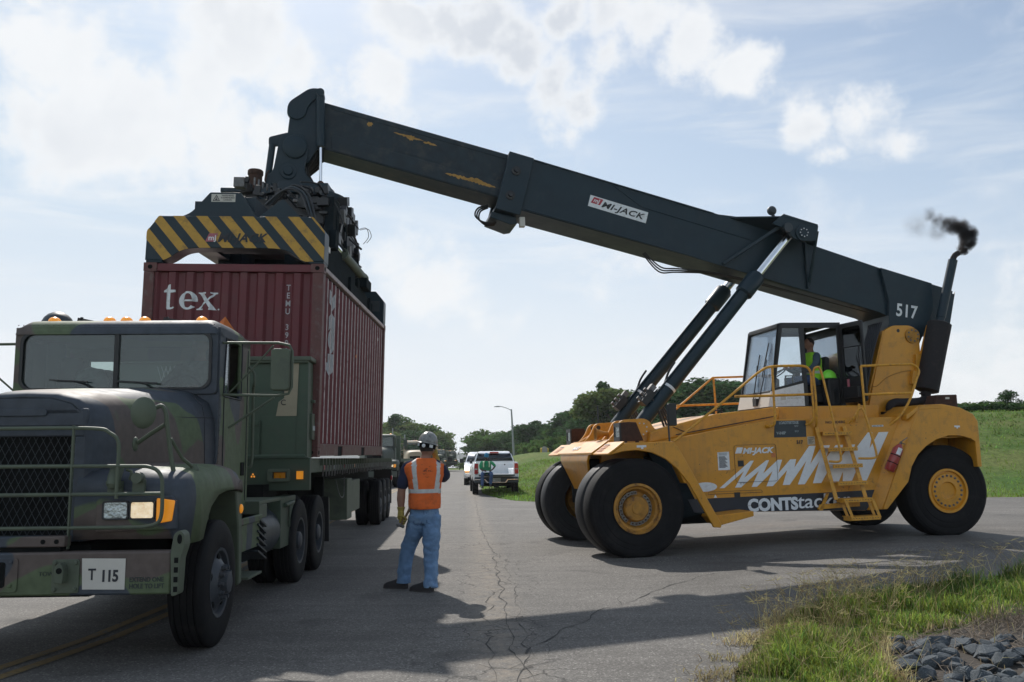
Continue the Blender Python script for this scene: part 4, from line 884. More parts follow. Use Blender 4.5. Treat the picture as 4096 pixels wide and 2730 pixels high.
    mb.prism([(-.17, 1.80), (-.44, 1.61), (-.46, 1.62), (-.46, 1.64), (-.18, 1.83)], -2.10, -1.22); mb.prism([(-.17, 1.80), (-.44, 1.61), (-.46, 1.62), (-.46, 1.64), (-.18, 1.83)], 1.22, 2.10)
    mb.prism([(-.16, 1.82), (-.44, 1.63), (-.48, 1.62), (-.48, 1.66), (-.18, 1.86)], -1.21, 1.21)
    ap = [(-.47, -1.0, 1.64), (-.49, -.95, 1.52), (-.44, -.80, 1.35), (-.36, -.55, 1.05), (-.30, -.42, .82), (-.30, .42, .82), (-.36, .55, 1.05), (-.44, .80, 1.35), (-.49, .95, 1.52), (-.47, 1.0, 1.64)]
    L = [ap[i] for i in range(5)]; Rg = [ap[9 - i] for i in range(5)]
    n0 = len(mb.v); V = []
    for p, q2 in zip(L, Rg): V += [p, q2, (p[0] + .04, p[1], p[2]), (q2[0] + .04, q2[1], q2[2])]
    F = []
    for i in range(4):
        o_ = 4 * i; F += [(o_, o_ + 1, o_ + 5, o_ + 4), (o_ + 2, o_ + 6, o_ + 7, o_ + 3), (o_, o_ + 4, o_ + 6, o_ + 2), (o_ + 1, o_ + 3, o_ + 7, o_ + 5)]
    F += [(0, 2, 3, 1), (16, 17, 19, 18)]; mb.add(V, F)
    mb.box(-.16, .45, -1.2, 1.2, 1.80, 1.87)
    mb.box(-.20, .55, -.85, .85, 1.2, 1.8)
    vis = mb.build('front_visor', 'yellow_paint', ST, bevel=.012)
    # faded letters and warning panels on the sloping visor
    u = Vector((0, -1, 0)); v = Vector((.28, 0, .205)).normalized()
    Mv = lambda y, d: frame(Vector((-.462, y, 1.640)) + v * d + u.cross(v) * .004, u, v)
    text('MI-JACK', .115, 'white_decal', vis, frame(Vector((-.484, .38, 1.662)) + v * .10 + u.cross(v) * .004, u, v), shear=.25, bold=.004)
    for yy in (-1.30, 1.82):
        mb = MB(); n = 0
        for r in range(5): mb.prism([(0 + r * .00, -.042 * r), (.30, -.042 * r), (.30, -.042 * r - .022), (0, -.042 * r - .022)], 0, .002, 'z', mi=1 if r == 0 else 0)
        mb.build('warning_label', ['orange_decal', 'dark_ink'], vis, smooth=0, M=Mv(yy, .25))
    # ---- lift cylinder brackets
    for y0, y1 in ((-1.02, -.95), (-.62, -.55), (.55, .62), (.95, 1.02)):
        mb = MB(); near = abs(y0 + .6) > 0
        mb.prism(roundpoly([(-.18, 1.80), (.02, 2.0), (.10, 2.20), (.60, 2.22), (.74, 2.00), (1.12, 1.86), (1.12, 1.80)], [0, .1, .12, .16, .1, .02, 0], 4), y0, y1); b = mb.build('cylinder_bracket', 'yellow_paint', ST, bevel=.008)
        o_ = y0 if y0 < 0 else y1; s = -1 if y0 < 0 else 1
        mb = MB(); mb.lathe([(.135, 0), (.135, s * .02), (.125, s * .026), (0, s * .026)], (.47, o_, 2.04), 'y', 28)
        for k in range(8): a = k * .785 + .3; hexbolt(mb, (.47 + .10 * math.cos(a), o_ + s * .024, 2.04 + .10 * math.sin(a)), .014, .014, mi=1, sgn=s)
        mb.build('pin_cap', ['yellow_paint', 'steel'], b, smooth=30)
        mb = MB(); mb.cyl((.17, y0 - .002, 2.12), (.17, y1 + .002, 2.12), .042, n=16); mb.build('lifting_eye', 'black_paint', b)
    # ---- lift cylinders
    for s in (-1, 1):
        P0 = Vector((.47, s * .78, 2.04)); P1 = Vector((3.66, s * .70, 5.58)); d = (P1 - P0).normalized(); L = (P1 - P0).length
        mb = MB(); mb.tube([P0 - d * .02, P0 + d * .2, P0 + d * 3.72], [.10, .125, .125], 24); mb.cyl(P0 + Vector((0, -.14, 0)), P0 + Vector((0, .14, 0)), .14, n=20)
        mb.tube([P0 + d * 3.22, P0 + d * 3.26, P0 + d * 3.66, P0 + d * 3.68], [.13, .165, .165, .15], 28)
        c = mb.build('lift_cylinder', 'boom_paint', ST, smooth=40)
        mb = MB(); mb.cyl(P0 + d * 3.6, P1, .085, n=24); mb.build('piston_rod', 'chrome', c)
        mb = MB(); sd = d.cross(Vector((0, 1, 0))).normalized(); mb.tube([P0 + d * .5 + Vector((0, -.06, 0)) - sd * -.13, P0 + d * 3.3 + Vector((0, -.06, 0)) + sd * .13], .018, 6); mb.build('pressure_pipe', 'boom_paint', c)
        mb = MB(); mb.tube([P0 + d * .93, P0 + d * .98], .1275, 24); mb.build('band', 'white_decal', c)
        # valve block and hoses at the foot
        mb = MB(); q = random.Random(4 + s); B = P0 + d * .55 + sd * .2
        mb.obox(B, (.28, .2, .12), d.to_track_quat('X', 'Z').to_matrix(), 0); mb.obox(B + d * .18 + sd * .04, (.14, .12, .10), d.to_track_quat('X', 'Z').to_matrix(), 1)
        for k in range(3): mb.cyl(B + d * (-.1 + .1 * k) + sd * .03, B + d * (-.1 + .1 * k) + sd * .14, .03, n=10, mi=1)
        for k in range(4): mb.tube(arc([B + d * (.08 - .05 * k) + sd * .08, B + Vector((.12 + .05 * k, -.08 + .05 * k, -.1)), P0 + Vector((.50 + .07 * k, -.05 + .05 * k, -.02)), P0 + Vector((.55, .1, -.25))], 5), .02, 6, mi=0)
        mb.tube(arc([B, B + Vector((.3, 0, .2)), B + Vector((.42, -.02, .45)), B + Vector((.55, 0, .62))], 5), .022, 6, mi=0)
        mb.build('valve_block', ['black_paint', 'dull_steel'], c)
stacker_body()

def stacker_boom():
    # ---- outer (base) section
    prof = [(-1.15, 6.985), (2.39, 6.01), (3.27, 5.92), (3.57, 5.88), (4.13, 5.71), (4.30, 5.43), (5.60, 5.02), (6.92, 4.64), (7.16, 4.56), (7.00, 3.92), (6.60, 3.70), (5.75, 4.05), (5.54, 4.15), (1.95, 5.15), (-1.40, 6.02)]
    mb = MB(); mb.prism(prof, -.42, .42)
    # flared cheeks around the hoist pins
    for s in (-1, 1):
        ch = [(2.38, 6.00, .425), (3.57, 5.87, .88), (4.13, 5.70, .88), (4.30, 5.42, .425)]
        n = [(x, s * y, z) for x, y_, z in [] ]
        top = [(2.60, s * .42, 5.97), (3.46, s * .90, 5.87), (4.13, s * .90, 5.70), (4.32, s * .42, 5.44)]; V = top + [(x, y, z - .03) for x, y, z in top]
        mb.add(V, [(0, 1, 2, 3), (4, 7, 6, 5), (0, 4, 5, 1), (1, 5, 6, 2), (2, 6, 7, 3), (0, 3, 7, 4)])
        pl = roundpoly([(3.22, 5.72), (3.46, 5.91), (4.13, 5.72), (4.07, 5.42), (3.97, 5.40), (3.80, 5.40), (3.62, 5.44), (3.50, 5.62)], [.05, 0, 0, .04, .1, .16, .1, .1])
        mb.prism(pl, s * .90 if s < 0 else .84, s * .84 if s < 0 else .90)
        mb.beam((2.42, s * .44, 5.06), (3.50, s * .80, 5.74), .06, .06); mb.beam((4.09, s * .43, 4.60), (4.09, s * .43, 5.60), .09, .04); mb.beam((4.11, s * .42, 4.62), (4.13, s * .86, 5.6), .05, .03)
    # bottom flange lips
    for s in (-1, 1): mb.beam((-1.3, s * .43, 6.03), (1.9, s * .43, 5.18), .03, .03); mb.beam((-1.1, s * .43, 6.95), (2.3, s * .43, 6.02), .025, .025)
    mb.beam((.55, -.425, 6.38), (.90, -.425, 6.02 + .10), .012, .02); mb.beam((.90, -.425, 6.12), (3.1, -.425, 5.50), .012, .02); mb.beam((.28, -.425, 6.58), (.55, -.425, 6.38), .012, .02)
    o = mb.build('boom_base_section', 'boom_paint', ST, bevel=.008)
    # rear pivot box with number
    mb = MB(); pv = [(5.60, 5.00), (6.66, 4.70), (6.66, 4.19), (6.27, 3.50), (6.0, 3.45), (5.64, 3.58), (5.72, 4.35)]
    mb.prism(pv, -.50, .50); mb.prism([(6.66, 4.62), (7.17, 4.5), (7.20, 4.55), (7.02, 3.90), (6.72, 3.68), (6.60, 3.9)], -.44, -.40); mb.build('pivot_box', 'boom_paint', o, bevel=.01)
    text('517', .34, 'white_decal', o, frame((5.83, -.505, 4.075), (1, 0, -.15), (.15, 0, 1)), bold=.008, sx=.82, spacing=1.1)
    # hoist pin caps
    for s in (-1, 1):
        mb = MB(); mb.lathe([(.15, 0), (.15, s * .03), (.10, s * .035), (.10, s * .05), (0, s * .05)], (3.81, s * .90, 5.55), 'y', 28)
        for k in range(8): a = k * .785; hexbolt(mb, (3.81 + .075 * math.cos(a), s * .95, 5.55 + .075 * math.sin(a)), .012, .012, mi=1, sgn=s)
        mb.build('hoist_pin', ['boom_paint', 'steel'], o, smooth=30)
    # work lamps on the boom
    mb = MB(); mb.tube([(3.50, -.78, 5.62), (3.38, -.72, 5.82), (3.34, -.70, 5.95)], .03, 6); mb.lathe([(.05, -.04), (.085, 0), (.085, .05), (.07, .055), (0, .05)], (3.33, -.72, 6.02), 'y', 18); mb.lathe([(.04, .05), (.085, .02), (.085, -.04), (0, -.045)], (3.50, -.93, 5.64), 'y', 18); mb.build('work_lamp', 'plate_dark', o)
    # decal plate
    u = Vector((1.09, 0, -.31)).normalized(); v = Vector((.31, 0, 1.09)).normalized(); M = frame((-.13, -.424, 6.12), u, v)
    decal([(0, 0), (1.13, 0), (1.13, .215), (0, .215)], 'white_decal', o, M, 'name_plate')
    M2 = M.copy(); M2.translation += Vector((0, -.003, 0))
    decal([(.035, .075), (.075, .195), (.255, .195), (.215, .075)], 'red_decal', o, M2, 'emblem', .001)
    text('MI-JACK', .155, 'black_paint', o, M2 @ Matrix.Translation((.245, .055, .001)), bold=.0035, shear=.3, width=.84, spacing=1.08)
    text('mJ', .105, 'white_decal', o, M2 @ Matrix.Translation((.080, .105, .002)), bold=.002, shear=.2, width=.12)
    # collar at the mouth of the base section
    mb = MB(); col = [(-1.56, 7.13), (-1.12, 7.01), (-1.38, 5.98), (-1.86, 6.11)]
    mb.ringprism([(-.50, 7.0 - 7), (.50, 0), (.50, 1), (-.50, 1)], [(-.41, .08), (.41, .08), (.41, .92), (-.41, .92)], 0, .46, 'x')
    ax = Vector((.965, 0, -.262)); up = Vector((.262, 0, .965))
    def mp(p): return Vector((-1.85, 0, 6.02)) + ax * p.x + up * (p.z * 1.10) + Vector((0, p.y, 0))
    mb.map(mp)
    c = mb.build('boom_collar', 'boom_paint', ST, bevel=.01)
    mb = MB()
    for d_, h_ in ((.20, .86), (.20, .34)):
        p = Vector((-1.85, -.50, 6.02)) + ax * d_ + up * h_ * .9
        mb.lathe([(.085, 0), (.085, -.02), (.07, -.025), (.04, -.025), (.035, -.06), (0, -.06)], tuple(p), 'y', 20)
    mb.build('slide_adjuster', 'black_paint', c)
    mb = MB(); mb.prism([(-1.90, 6.0), (-1.46, 5.90), (-1.44, 5.78), (-1.56, 5.76), (-1.93, 5.90)], -.36, .36); mb.box(-1.40, -1.30, -.40, -.30, 5.72, 5.90, 1); mb.build('slide_box', ['boom_paint', 'cream_panel'], c, bevel=.01)
    mb = MB()
    for k in range(3): mb.tube(arc([(-1.95 + .02 * k, -.25 + .1 * k, 6.15), (-2.13 + .04 * k, -.25 + .1 * k, 6.08), (-2.18 + .05 * k, -.25 + .1 * k, 5.94), (-2.03 + .03 * k, -.25 + .1 * k, 5.83), (-1.80, -.25 + .1 * k, 5.83)], 6), .016, 6)
    mb.build('hose_loop', 'hose_rubber', c)
    mb = MB()
    for k in range(3): mb.tube(arc([(.95, -.3 + .06 * k, 5.30), (1.25, -.3 + .06 * k, 5.02 - .03 * k), (1.6, -.3 + .06 * k, 4.99 - .02 * k), (2.3, -.3 + .06 * k, 4.92), (3.2, -.3 + .06 * k, 4.73), (4.6, -.3, 4.36), (5.4, -.3, 4.16)], 6), .014, 5)
    mb.build('boom_hoses', 'hose_rubber', o)
    # ---- inner (telescoped) section
    T0, B0 = Vector((-4.95, 0, 7.985)), Vector((-4.98, 0, 7.14)); 
    def top(x): return 7.91 + (x + 4.8) * -.2625
    def bot(x): return 7.05 + (x + 4.81) * -.2625
    mb = MB(); mb.prism([(-5.02, top(-5.02) - .01), (-1.0, top(-1.0)), (-1.0, bot(-1.0)), (-4.84, bot(-4.84)), (-5.05, bot(-4.84) + .25)], -.36, .36)
    # lower fold: a strip standing a little proud along the whole length
    for s in (-1, 1):
        mb.prism([(-4.70, bot(-4.7) + .30), (-1.0, bot(-1) + .30), (-1.0, bot(-1) + .02), (-4.70, bot(-4.7) + .02)], s * .375 if s < 0 else .355, s * .355 if s < 0 else .375)
        mb.prism([(-4.70, top(-4.7) - .02), (-1.0, top(-1) - .02), (-1.0, top(-1) - .10), (-4.70, top(-4.7) - .10)], s * .368 if s < 0 else .352, s * .352 if s < 0 else .368)
    i_ = mb.build('boom_inner_section', 'worn_boom_paint', ST, bevel=.006)
    ang = math.atan(.2625)
    M = frame((0, -.378, 0), (1, 0, 0), (0, 0, 1)); chips = []
    def band(x0, x1, zoff, h, seed, fn):
        q = random.Random(seed); n = int((x1 - x0) / .03); up_, lo_ = [], []
        for k in range(n + 1): x = x0 + (x1 - x0) * k / n; e = math.sin(math.pi * min(1, k / n * 1.1)) ** .4; up_.append((x, fn(x) + zoff + h * e * q.uniform(.5, 1) + .0)); lo_.append((x, fn(x) + zoff - h * e * q.uniform(.0, .8)))
        return up_ + lo_[::-1]
    chips += [band(-2.72, -1.72, .17, .055, 1, bot), band(-2.30, -2.0, .20, .05, 5, bot)]
    multidecal(chips, 'yellow_chip', i_, M, 'bare_paint_patch')
    M = frame((0, -.363, 0), (1, 0, 0), (0, 0, 1))
    multidecal([blobpoly(-4.04, top(-4.0) - .16, .07, .05, 14, .5, 3), band(-3.62, -3.05, -.20, .035, 7, top), blobpoly(-3.3, top(-3.3) - .21, .10, .06, 18, .6, 5), band(-3.1, -2.85, -.22, .04, 9, top)], 'yellow_chip', i_, M, 'bare_paint_patch')
    mb = MB(); mb.prism([(-3.62, top(-3.62) - .33), (-2.75, top(-2.75) - .33), (-2.75, top(-2.75) - .52), (-3.62, top(-3.62) - .52)], -.366, -.36); mb.build('cover_plate', 'worn_boom_paint', i_)
    # ---- head
    hd = MB()
    for s in (-1, 1):
        y0, y1 = (-.40, -.36) if s < 0 else (.36, .40)
        hd.prism(roundpoly([(-5.44, 7.86), (-5.06, 8.14), (-4.84, 8.13), (-4.80, 7.95), (-4.97, 7.94), (-5.10, 7.80), (-5.14, 7.62), (-5.28, 7.54), (-5.46, 7.62)], [.14, .12, .08, .03, .06, .1, .1, .14, .14], 5), y0 - .03, y1 + .03)
        hd.prism(roundpoly([(-5.40, 7.70), (-5.46, 7.20), (-5.50, 6.90), (-5.10, 6.78), (-4.95, 7.04), (-4.84, 7.06), (-4.84, 7.95), (-5.10, 7.95)], .03), y0, y1)
    hd.box(-5.36, -4.98, -.36, .36, 7.2, 7.8)
    h = hd.build('boom_head', 'boom_paint', ST, bevel=.01)
    pd = MB()
    for s in (-1, 1):
        y0, y1 = (-.50, -.44) if s < 0 else (.44, .50)
        pd.prism(roundpoly([(-5.58, 7.15), (-5.50, 7.28), (-5.15, 7.28), (-5.08, 6.95), (-5.18, 6.60), (-4.98, 6.38), (-4.98, 6.27), (-5.66, 6.27), (-5.84, 6.42), (-5.68, 6.62)], [.1, .12, .12, .12, .12, .04, .03, .03, .06, .06], 4), y0, y1)
        pd.lathe([(.205, 0), (.205, s * .035), (.19, s * .045), (0, s * .045)], (-5.32, s * .50, 7.03), 'y', 36); pd.lathe([(.145, 0), (.145, s * .02), (.08, s * .02), (.075, s * .05), (0, s * .05)], (-5.43, s * .50, 6.60), 'y', 30)
    pd.cyl((-5.32, -.5, 7.03), (-5.32, .5, 7.03), .15, n=20); pd.cyl((-5.43, -.46, 6.60), (-5.43, .46, 6.60), .13, n=20); pd.box(-5.7, -5.0, -.46, .46, 6.20, 6.36)
    p_ = pd.build('pendulum', 'boom_paint', ST, bevel=.008)
    mb = MB(); mb.tube([(-4.885, -.47, 7.98), (-4.885, -.47, 7.06)], .075, 18); mb.cyl((-4.885, -.55, 8.02), (-4.885, -.36, 8.02), .07, n=16); dm = mb.build('damping_cylinder', 'boom_paint', ST)
    mb = MB(); mb.cyl((-4.885, -.47, 7.08), (-4.89, -.46, 6.44), .026, n=12); mb.build('piston_rod', 'chrome', dm)
    mb = MB(); mb.cyl((-4.89, -.52, 6.38), (-4.89, -.40, 6.38), .06, n=14); mb.obox((-4.93, -.46, 6.30), (.14, .08, .14)); mb.build('rod_eye', 'rust', dm)
    mb = MB(); mb.tube([(-5.70, -.40, 7.10), (-5.78, -.40, 6.45)], .058, 14); mb.prism(roundpoly([(-5.76, 7.22), (-5.42, 7.32), (-5.42, 7.12), (-5.60, 7.08), (-5.76, 7.06)], .04), -.43, -.36); mb.build('damping_cylinder', 'boom_paint', ST)
    mb = MB()
    for k in range(5): mb.tube(arc([(-5.05, -.30 + .12 * k, 7.25), (-4.98 + .02 * k, -.3 + .12 * k, 6.95), (-5.12, -.3 + .12 * k, 6.7), (-5.02 - .03 * k, -.3 + .12 * k, 6.45), (-4.95, -.3 + .12 * k, 6.2)], 6), .022, 6)
    mb.build('hose_bundle', 'hose_rubber', p_)
stacker_boom()

def stacker_tower():
    for y0, y1 in ((-.64, -.54), (.54, .64)):
        s = -1 if y0 < 0 else 1; mb = MB(); mb.prism(roundpoly([(4.95, 2.10), (5.46, 3.76), (5.66, 3.86), (6.03, 3.86), (6.19, 3.76), (6.19, 3.2), (5.86, 2.40), (5.76, 2.10)], [0, .08, .06, .08, .10, .2, 0, 0], 4), y0, y1)
        mb.beam((4.95, (y0 + y1) / 2 + .0, 2.3), (5.44, (y0 + y1) / 2, 3.76), .16, .03, up=(1, 0, .3))
        t = mb.build('tower_plate', 'yellow_paint', ST, bevel=.012)
        mb = MB(); o_ = y0 if s < 0 else y1; mb.lathe([(.145, 0), (.145, s * .03), (.12, s * .035), (0, s * .035)], (6.04, o_, 3.66), 'y', 30)
        for k in range(8): a = k * .785 + .2; hexbolt(mb, (6.04 + .105 * math.cos(a), o_ + s * .032, 3.66 + .105 * math.sin(a)), .018, .018, mi=1, sgn=s)
        mb.build('pivot_pin_cap', ['rusty_yellow', 'dull_steel'], t)
        mb = MB(); mb.cyl((5.76, o_ + s * .003, 3.76), (5.76, o_ - s * .01, 3.76), .032, n=14); mb.build('hole', 'black_paint', t)
        mb = MB(); mb.tube(arc([(5.16, o_ + s * .006, 2.95), (5.12, o_ + s * .006, 2.76), (5.22, o_ + s * .006, 2.72), (5.45, o_ + s * .006, 2.88), (5.75, o_ + s * .006, 2.98), (5.95, o_ + s * .006, 3.0)], 6), .008, 5); mb.build('weld_seam', 'rusty_yellow', t)
    mb = MB(); mb.prism([(4.93, 2.12), (5.36, 3.5), (5.40, 3.49), (4.99, 2.12)], -.54, .54); mb.build('tower_front_sheet', 'rusty_yellow', ST)
    mb = MB()
    for k in range(6):
        y = -.72 - .03 * k; mb.tube(arc([(5.45, -.3 - .06 * k, 3.92), (5.15 + .03 * k, -.62 - .02 * k, 3.74), (4.92 + .025 * k, y, 3.3), (4.82 + .02 * k, y, 2.85), (4.80, y, 2.4), (4.86, y, 2.15)], 6), .021, 6); mb.tube(arc([(5.50, -.1 - .05 * k, 3.92), (5.25 + .04 * k, -.45, 3.75), (5.06 + .04 * k, -.5, 3.3), (4.97 + .03 * k, -.5, 2.85), (4.95, -.5, 2.2)], 6), .022, 6)
    mb.build('hydraulic_hoses', 'hose_rubber', ST)
    mb = MB(); mb.cyl((4.95, -.3, 3.15), (4.95, .3, 3.15), .28, n=24); mb.box(4.7, 5.2, -.28, .28, 2.36, 3.1); mb.build('hoist_housing', 'rusty_yellow', ST, bevel=.02)
    # exhaust
    a, b = Vector((6.17, -.75, 2.62)), Vector((6.565, -.75, 3.87)); d = (b - a).normalized()
    mb = MB(); mb.tube([a - d * .03, a, b, b + d * .03], [.15, .215, .215, .16], 30); mb.cyl(a - d * .10, a, .09, n=16); m = mb.build('muffler', 'soot_black', ST, smooth=40)
    mb = MB(); mb.tube([b + d * .02, b + d * .12, b + d * .13, Vector((6.975, -.75, 5.10))], [.075, .075, .085, .085], 20); mb.build('stack_pipe', 'boom_paint', m)
    mb = MB(); mb.tube([(6.972, -.75, 5.07), (6.985, -.75, 5.14), (7.03, -.75, 5.20), (7.10, -.75, 5.24)], [.056, .056, .055, .055], 16, caps=False); mb.build('stack_tip', 'soot_black', m)
    mb = MB(); mb.tube(arc([(6.14, -.75, 2.55), (6.12, -.75, 2.46), (6.0, -.75, 2.41), (5.7, -.75, 2.40), (5.5, -.75, 2.40), (5.40, -.75, 2.34), (5.38, -.75, 2.2), (5.38, -.75, 2.1)], 6), .078, 16); mb.lathe([(.11, 0), (.11, .03)], (6.14, -.75, 2.55), 'z', 16); mb.box(5.22, 5.34, -.8, -.7, 2.14, 2.24); mb.build('exhaust_elbow', 'soot_black', m)
    mb = MB(); mb.prism([(6.02, 2.95), (6.20, 2.95), (6.40, 3.85), (6.36, 3.86), (6.16, 3.30), (6.05, 3.30)], -.70, -.64); mb.prism([(5.9, 2.75), (6.12, 2.75), (6.15, 2.95), (5.95, 3.0)], -.72, -.60); mb.build('muffler_bracket', 'yellow_paint', ST)
stacker_tower()

def stacker_cab():
    Y0, Y1 = -.66, .64; z0 = 2.36
    # side profile: front slants, roof flat
    xf0, xfm, xft, xr, zt, zm = 3.05, 3.13, 3.34, 4.56, 3.89, 2.72
    mb = MB(); T = .035
    for y, s in ((Y0, 1), (Y1, -1)):
        ya, yb = y, y + s * T
        for p in ([(3.11, 2.68), (3.17, 2.68), (3.40, 3.83), (3.34, 3.89)], [(3.34, 3.89), (3.40, 3.82), (4.56, 3.82), (4.56, 3.89)], [(3.74, 2.36), (3.82, 2.36), (3.82, 3.84), (3.73, 3.84)], [(4.48, 2.36), (4.56, 2.36), (4.56, 3.86), (4.48, 3.86)]):
            mb.prism(p, min(ya, yb), max(ya, yb))
        mb.prism([(3.11, 2.66), (3.74, 2.80), (3.74, 2.85), (3.13, 2.71)], min(ya, yb), max(ya, yb)); mb.prism([(3.02, 2.34), (4.58, 2.34), (4.58, 2.385), (3.02, 2.385)], min(ya, yb), max(ya, yb))
    # front pillars/rails
    for y in (Y0, Y1 - T): mb.add([(3.10, y, 2.66), (3.10, y + T, 2.66), (3.34, y + T, 3.89), (3.34, y, 3.89), (3.14, y, 2.66), (3.14, y + T, 2.66), (3.38, y + T, 3.89), (3.38, y, 3.89)], [(0, 1, 2, 3), (4, 7, 6, 5), (0, 3, 7, 4), (1, 5, 6, 2), (0, 4, 5, 1), (3, 2, 6, 7)])
    mb.box(3.32, 3.38, Y0 + T, Y1 - T, 3.84, 3.89); mb.box(3.085, 3.13, Y0 + T, Y1 - T, 2.64, 2.68)
    mb.box(3.36, 4.56, Y0 + .0, Y1, 3.892, 3.92); mb.box(3.60, 4.0, -.25, .25, 3.922, 3.98)
    # rear wall frame
    mb.box(4.53, 4.56, Y0 + T, -.05, 2.36, 2.9); mb.box(4.53, 4.56, -.05, Y1 - T, 2.36, 3.05); mb.box(4.53, 4.56, Y0 + T, Y1 - T, 3.7, 3.86)
    f = mb.build('cab', 'black_paint', ST, bevel=.008)
    mb = MB(); mb.add([(3.02, Y0, 2.385), (3.02, Y1, 2.385), (3.085, Y1, 2.64), (3.085, Y0, 2.64), (3.06, Y0, 2.385), (3.06, Y1, 2.385), (3.12, Y1, 2.64), (3.12, Y0, 2.64)], [(0, 1, 2, 3), (4, 7, 6, 5), (0, 3, 7, 4), (1, 5, 6, 2), (0, 4, 5, 1), (3, 2, 6, 7)]); mb.build('front_panel', 'cream_panel', f)
    for y in (Y0 - .002, Y1 - .03): mb = MB(); mb.prism([(3.025, 2.385), (3.74, 2.385), (3.74, 2.80), (3.09, 2.66)], y, y + .032); mb.build('side_panel', 'white_decal', f)
    mb = MB(); mb.prism([(3.12, 2.68), (3.36, 3.84), (3.37, 3.84), (3.13, 2.68)], Y0 + T, Y1 - T); mb.build('windscreen', 'cab_glass', f)
    for y in (Y0 + .014, Y1 - .022): mb = MB(); mb.prism([(3.17, 2.72), (3.74, 2.85), (3.74, 3.82), (3.40, 3.82)], y, y + .008); mb.build('side_window', 'cab_glass', f)
    mb = MB(); mb.prism([(3.82, 2.80), (4.48, 2.80), (4.48, 3.82), (3.82, 3.82)], Y1 - .022, Y1 - .014); mb.build('side_window', 'cab_glass', f)
    mb = MB(); mb.box(4.541, 4.549, Y0 + T, -.05, 2.9, 3.7); mb.box(4.541, 4.549, -.05, Y1 - T, 3.05, 3.7); mb.build('rear_window', 'cab_glass', f)
    mb = MB(); mb.prism([(3.82, 2.386), (4.48, 2.386), (4.48, 2.80), (3.82, 2.80)], Y1 - .03, Y1 - .005); mb.build('side_panel', 'black_paint', f)
    mb = MB(); mb.box(3.13, 4.52, Y0 + .01, Y1 - T, 2.372, 2.384); mb.build('floor', 'black_paint', f)
    # far tint strip, console, seat, wheel
    mb = MB(); mb.box(4.05, 4.42, -.30, .22, 2.46, 2.62); mb.prism(roundpoly([(4.36, 2.6), (4.44, 2.6), (4.56 - .04, 3.30), (4.42, 3.34)], .05), -.28, .2); mb.box(4.1, 4.4, -.25, .17, 2.62, 2.78); mb.box(3.9, 4.4, .24, .38, 2.5, 2.98); mb.build('seat', 'seat_black', f, bevel=.04)
    mb = MB(); mb.prism([(3.22, 2.40), (3.42, 2.40), (3.46, 2.9), (3.34, 2.98)], -.30, .35); mb.lathe([(.035, 0), (.035, .55)], (3.50, 0, 2.40), 'z', 10); 
    P = [Vector((3.56 + .16 * math.cos(a), .0 + .19 * math.sin(a), 3.02 + .10 * math.cos(a))) for a in [i * 2 * math.pi / 24 for i in range(25)]]; mb.tube(P, .014, 6, caps=False); mb.beam((3.40, 0, 2.93), (3.72, 0, 3.12), .03, .015); mb.build('steering_console', 'black_paint', f, bevel=.01)
    mb = MB(); mb.box(4.20, 4.30, .46, .60, 3.0, 3.25); mb.box(4.36, 4.46, -.60, -.46, 2.40, 2.72); mb.build('control_box', 'plate_dark', f, bevel=.01)
    mb = MB(); mb.tube([(3.19, -.45, 2.8), (3.19, -.45, 2.98), (3.27, -.42, 3.04), (3.33, -.42, 2.98), (3.33, -.42, 2.72)], .015, 6); mb.tube([(3.48, -.5, 2.75), (3.48, -.5, 2.95), (3.62, -.5, 2.95), (3.62, -.5, 2.8)], .018, 6); mb.build('grab_bar', 'black_paint', f)
    # wipers
    mb = MB(); mb.tube([(3.02, -.22, 2.42), (3.13, -.28, 2.85), (3.23, -.30, 3.28)], .010, 5); mb.tube([(3.15, -.22, 2.95), (3.27, -.34, 3.58)], .012, 4); mb.tube([(3.03, -.02, 2.5), (3.15, .02, 2.95), (3.20, .05, 3.2)], .010, 5); mb.tube([(3.12, .03, 2.8), (3.26, .04, 3.4)], .012, 4); mb.box(3.01, 3.07, -.20, -.05, 2.42, 2.56); mb.build('wiper', 'black_paint', f)
    # open door, hinged at the rear pillar
    d = Vector((4.66, -1.24, 0)) - Vector((4.56, -.66, 0)); L = d.length; u = d.normalized(); M = frame((4.56, -.665, 2.42), u, (0, 0, 1))
    mb = MB(); o_ = rrect(0, L, 0, 1.46, .04); i_ = rrect(.06, L - .05, .46, 1.38, .06); mb.ringprism(o_, i_, 0, .035, 'z'); mb.box(.08, L - .06, .03, .46, .036, .06); mb.box(.12, L - .1, .08, .28, .06, .14)
    dr = mb.build('door', 'black_paint', f, bevel=.004, M=M)
    mb = MB(); mb.prism(rrect(.06, L - .05, .46, 1.38, .06), .012, .018, 'z'); mb.build('door_window', 'dark_glass', dr)
    mb = MB(); mb.box(.06, L - .05, 1.00, 1.02, .010, .030); mb.tube([(L - .10, .62, .04), (L - .07, .66, .08), (L - .07, .95, .08), (L - .10, 1.0, .04)], .012, 6); mb.build('door_rail', 'black_paint', dr)
    mb = MB(); mb.cyl((.22, .28, .10), (.22, .42, .10), .024, n=12); mb.build('bottle', 'pink_decal', dr)
    # maker's plate on the panel
    fr = frame((3.27, Y0 - .004, 2.50), (1, 0, 0), (0, 0, 1)); decal([(0, 0), (.10, 0), (.10, .12), (0, .12)], 'cream_panel', f, fr, 'label')
    text('FANTUZZI\nREGGIANE', .058, 'cream_panel', f, frame((3.40, Y0 - .004, 2.575), (1, 0, 0), (0, 0, 1)), name='lettering')
stacker_cab()

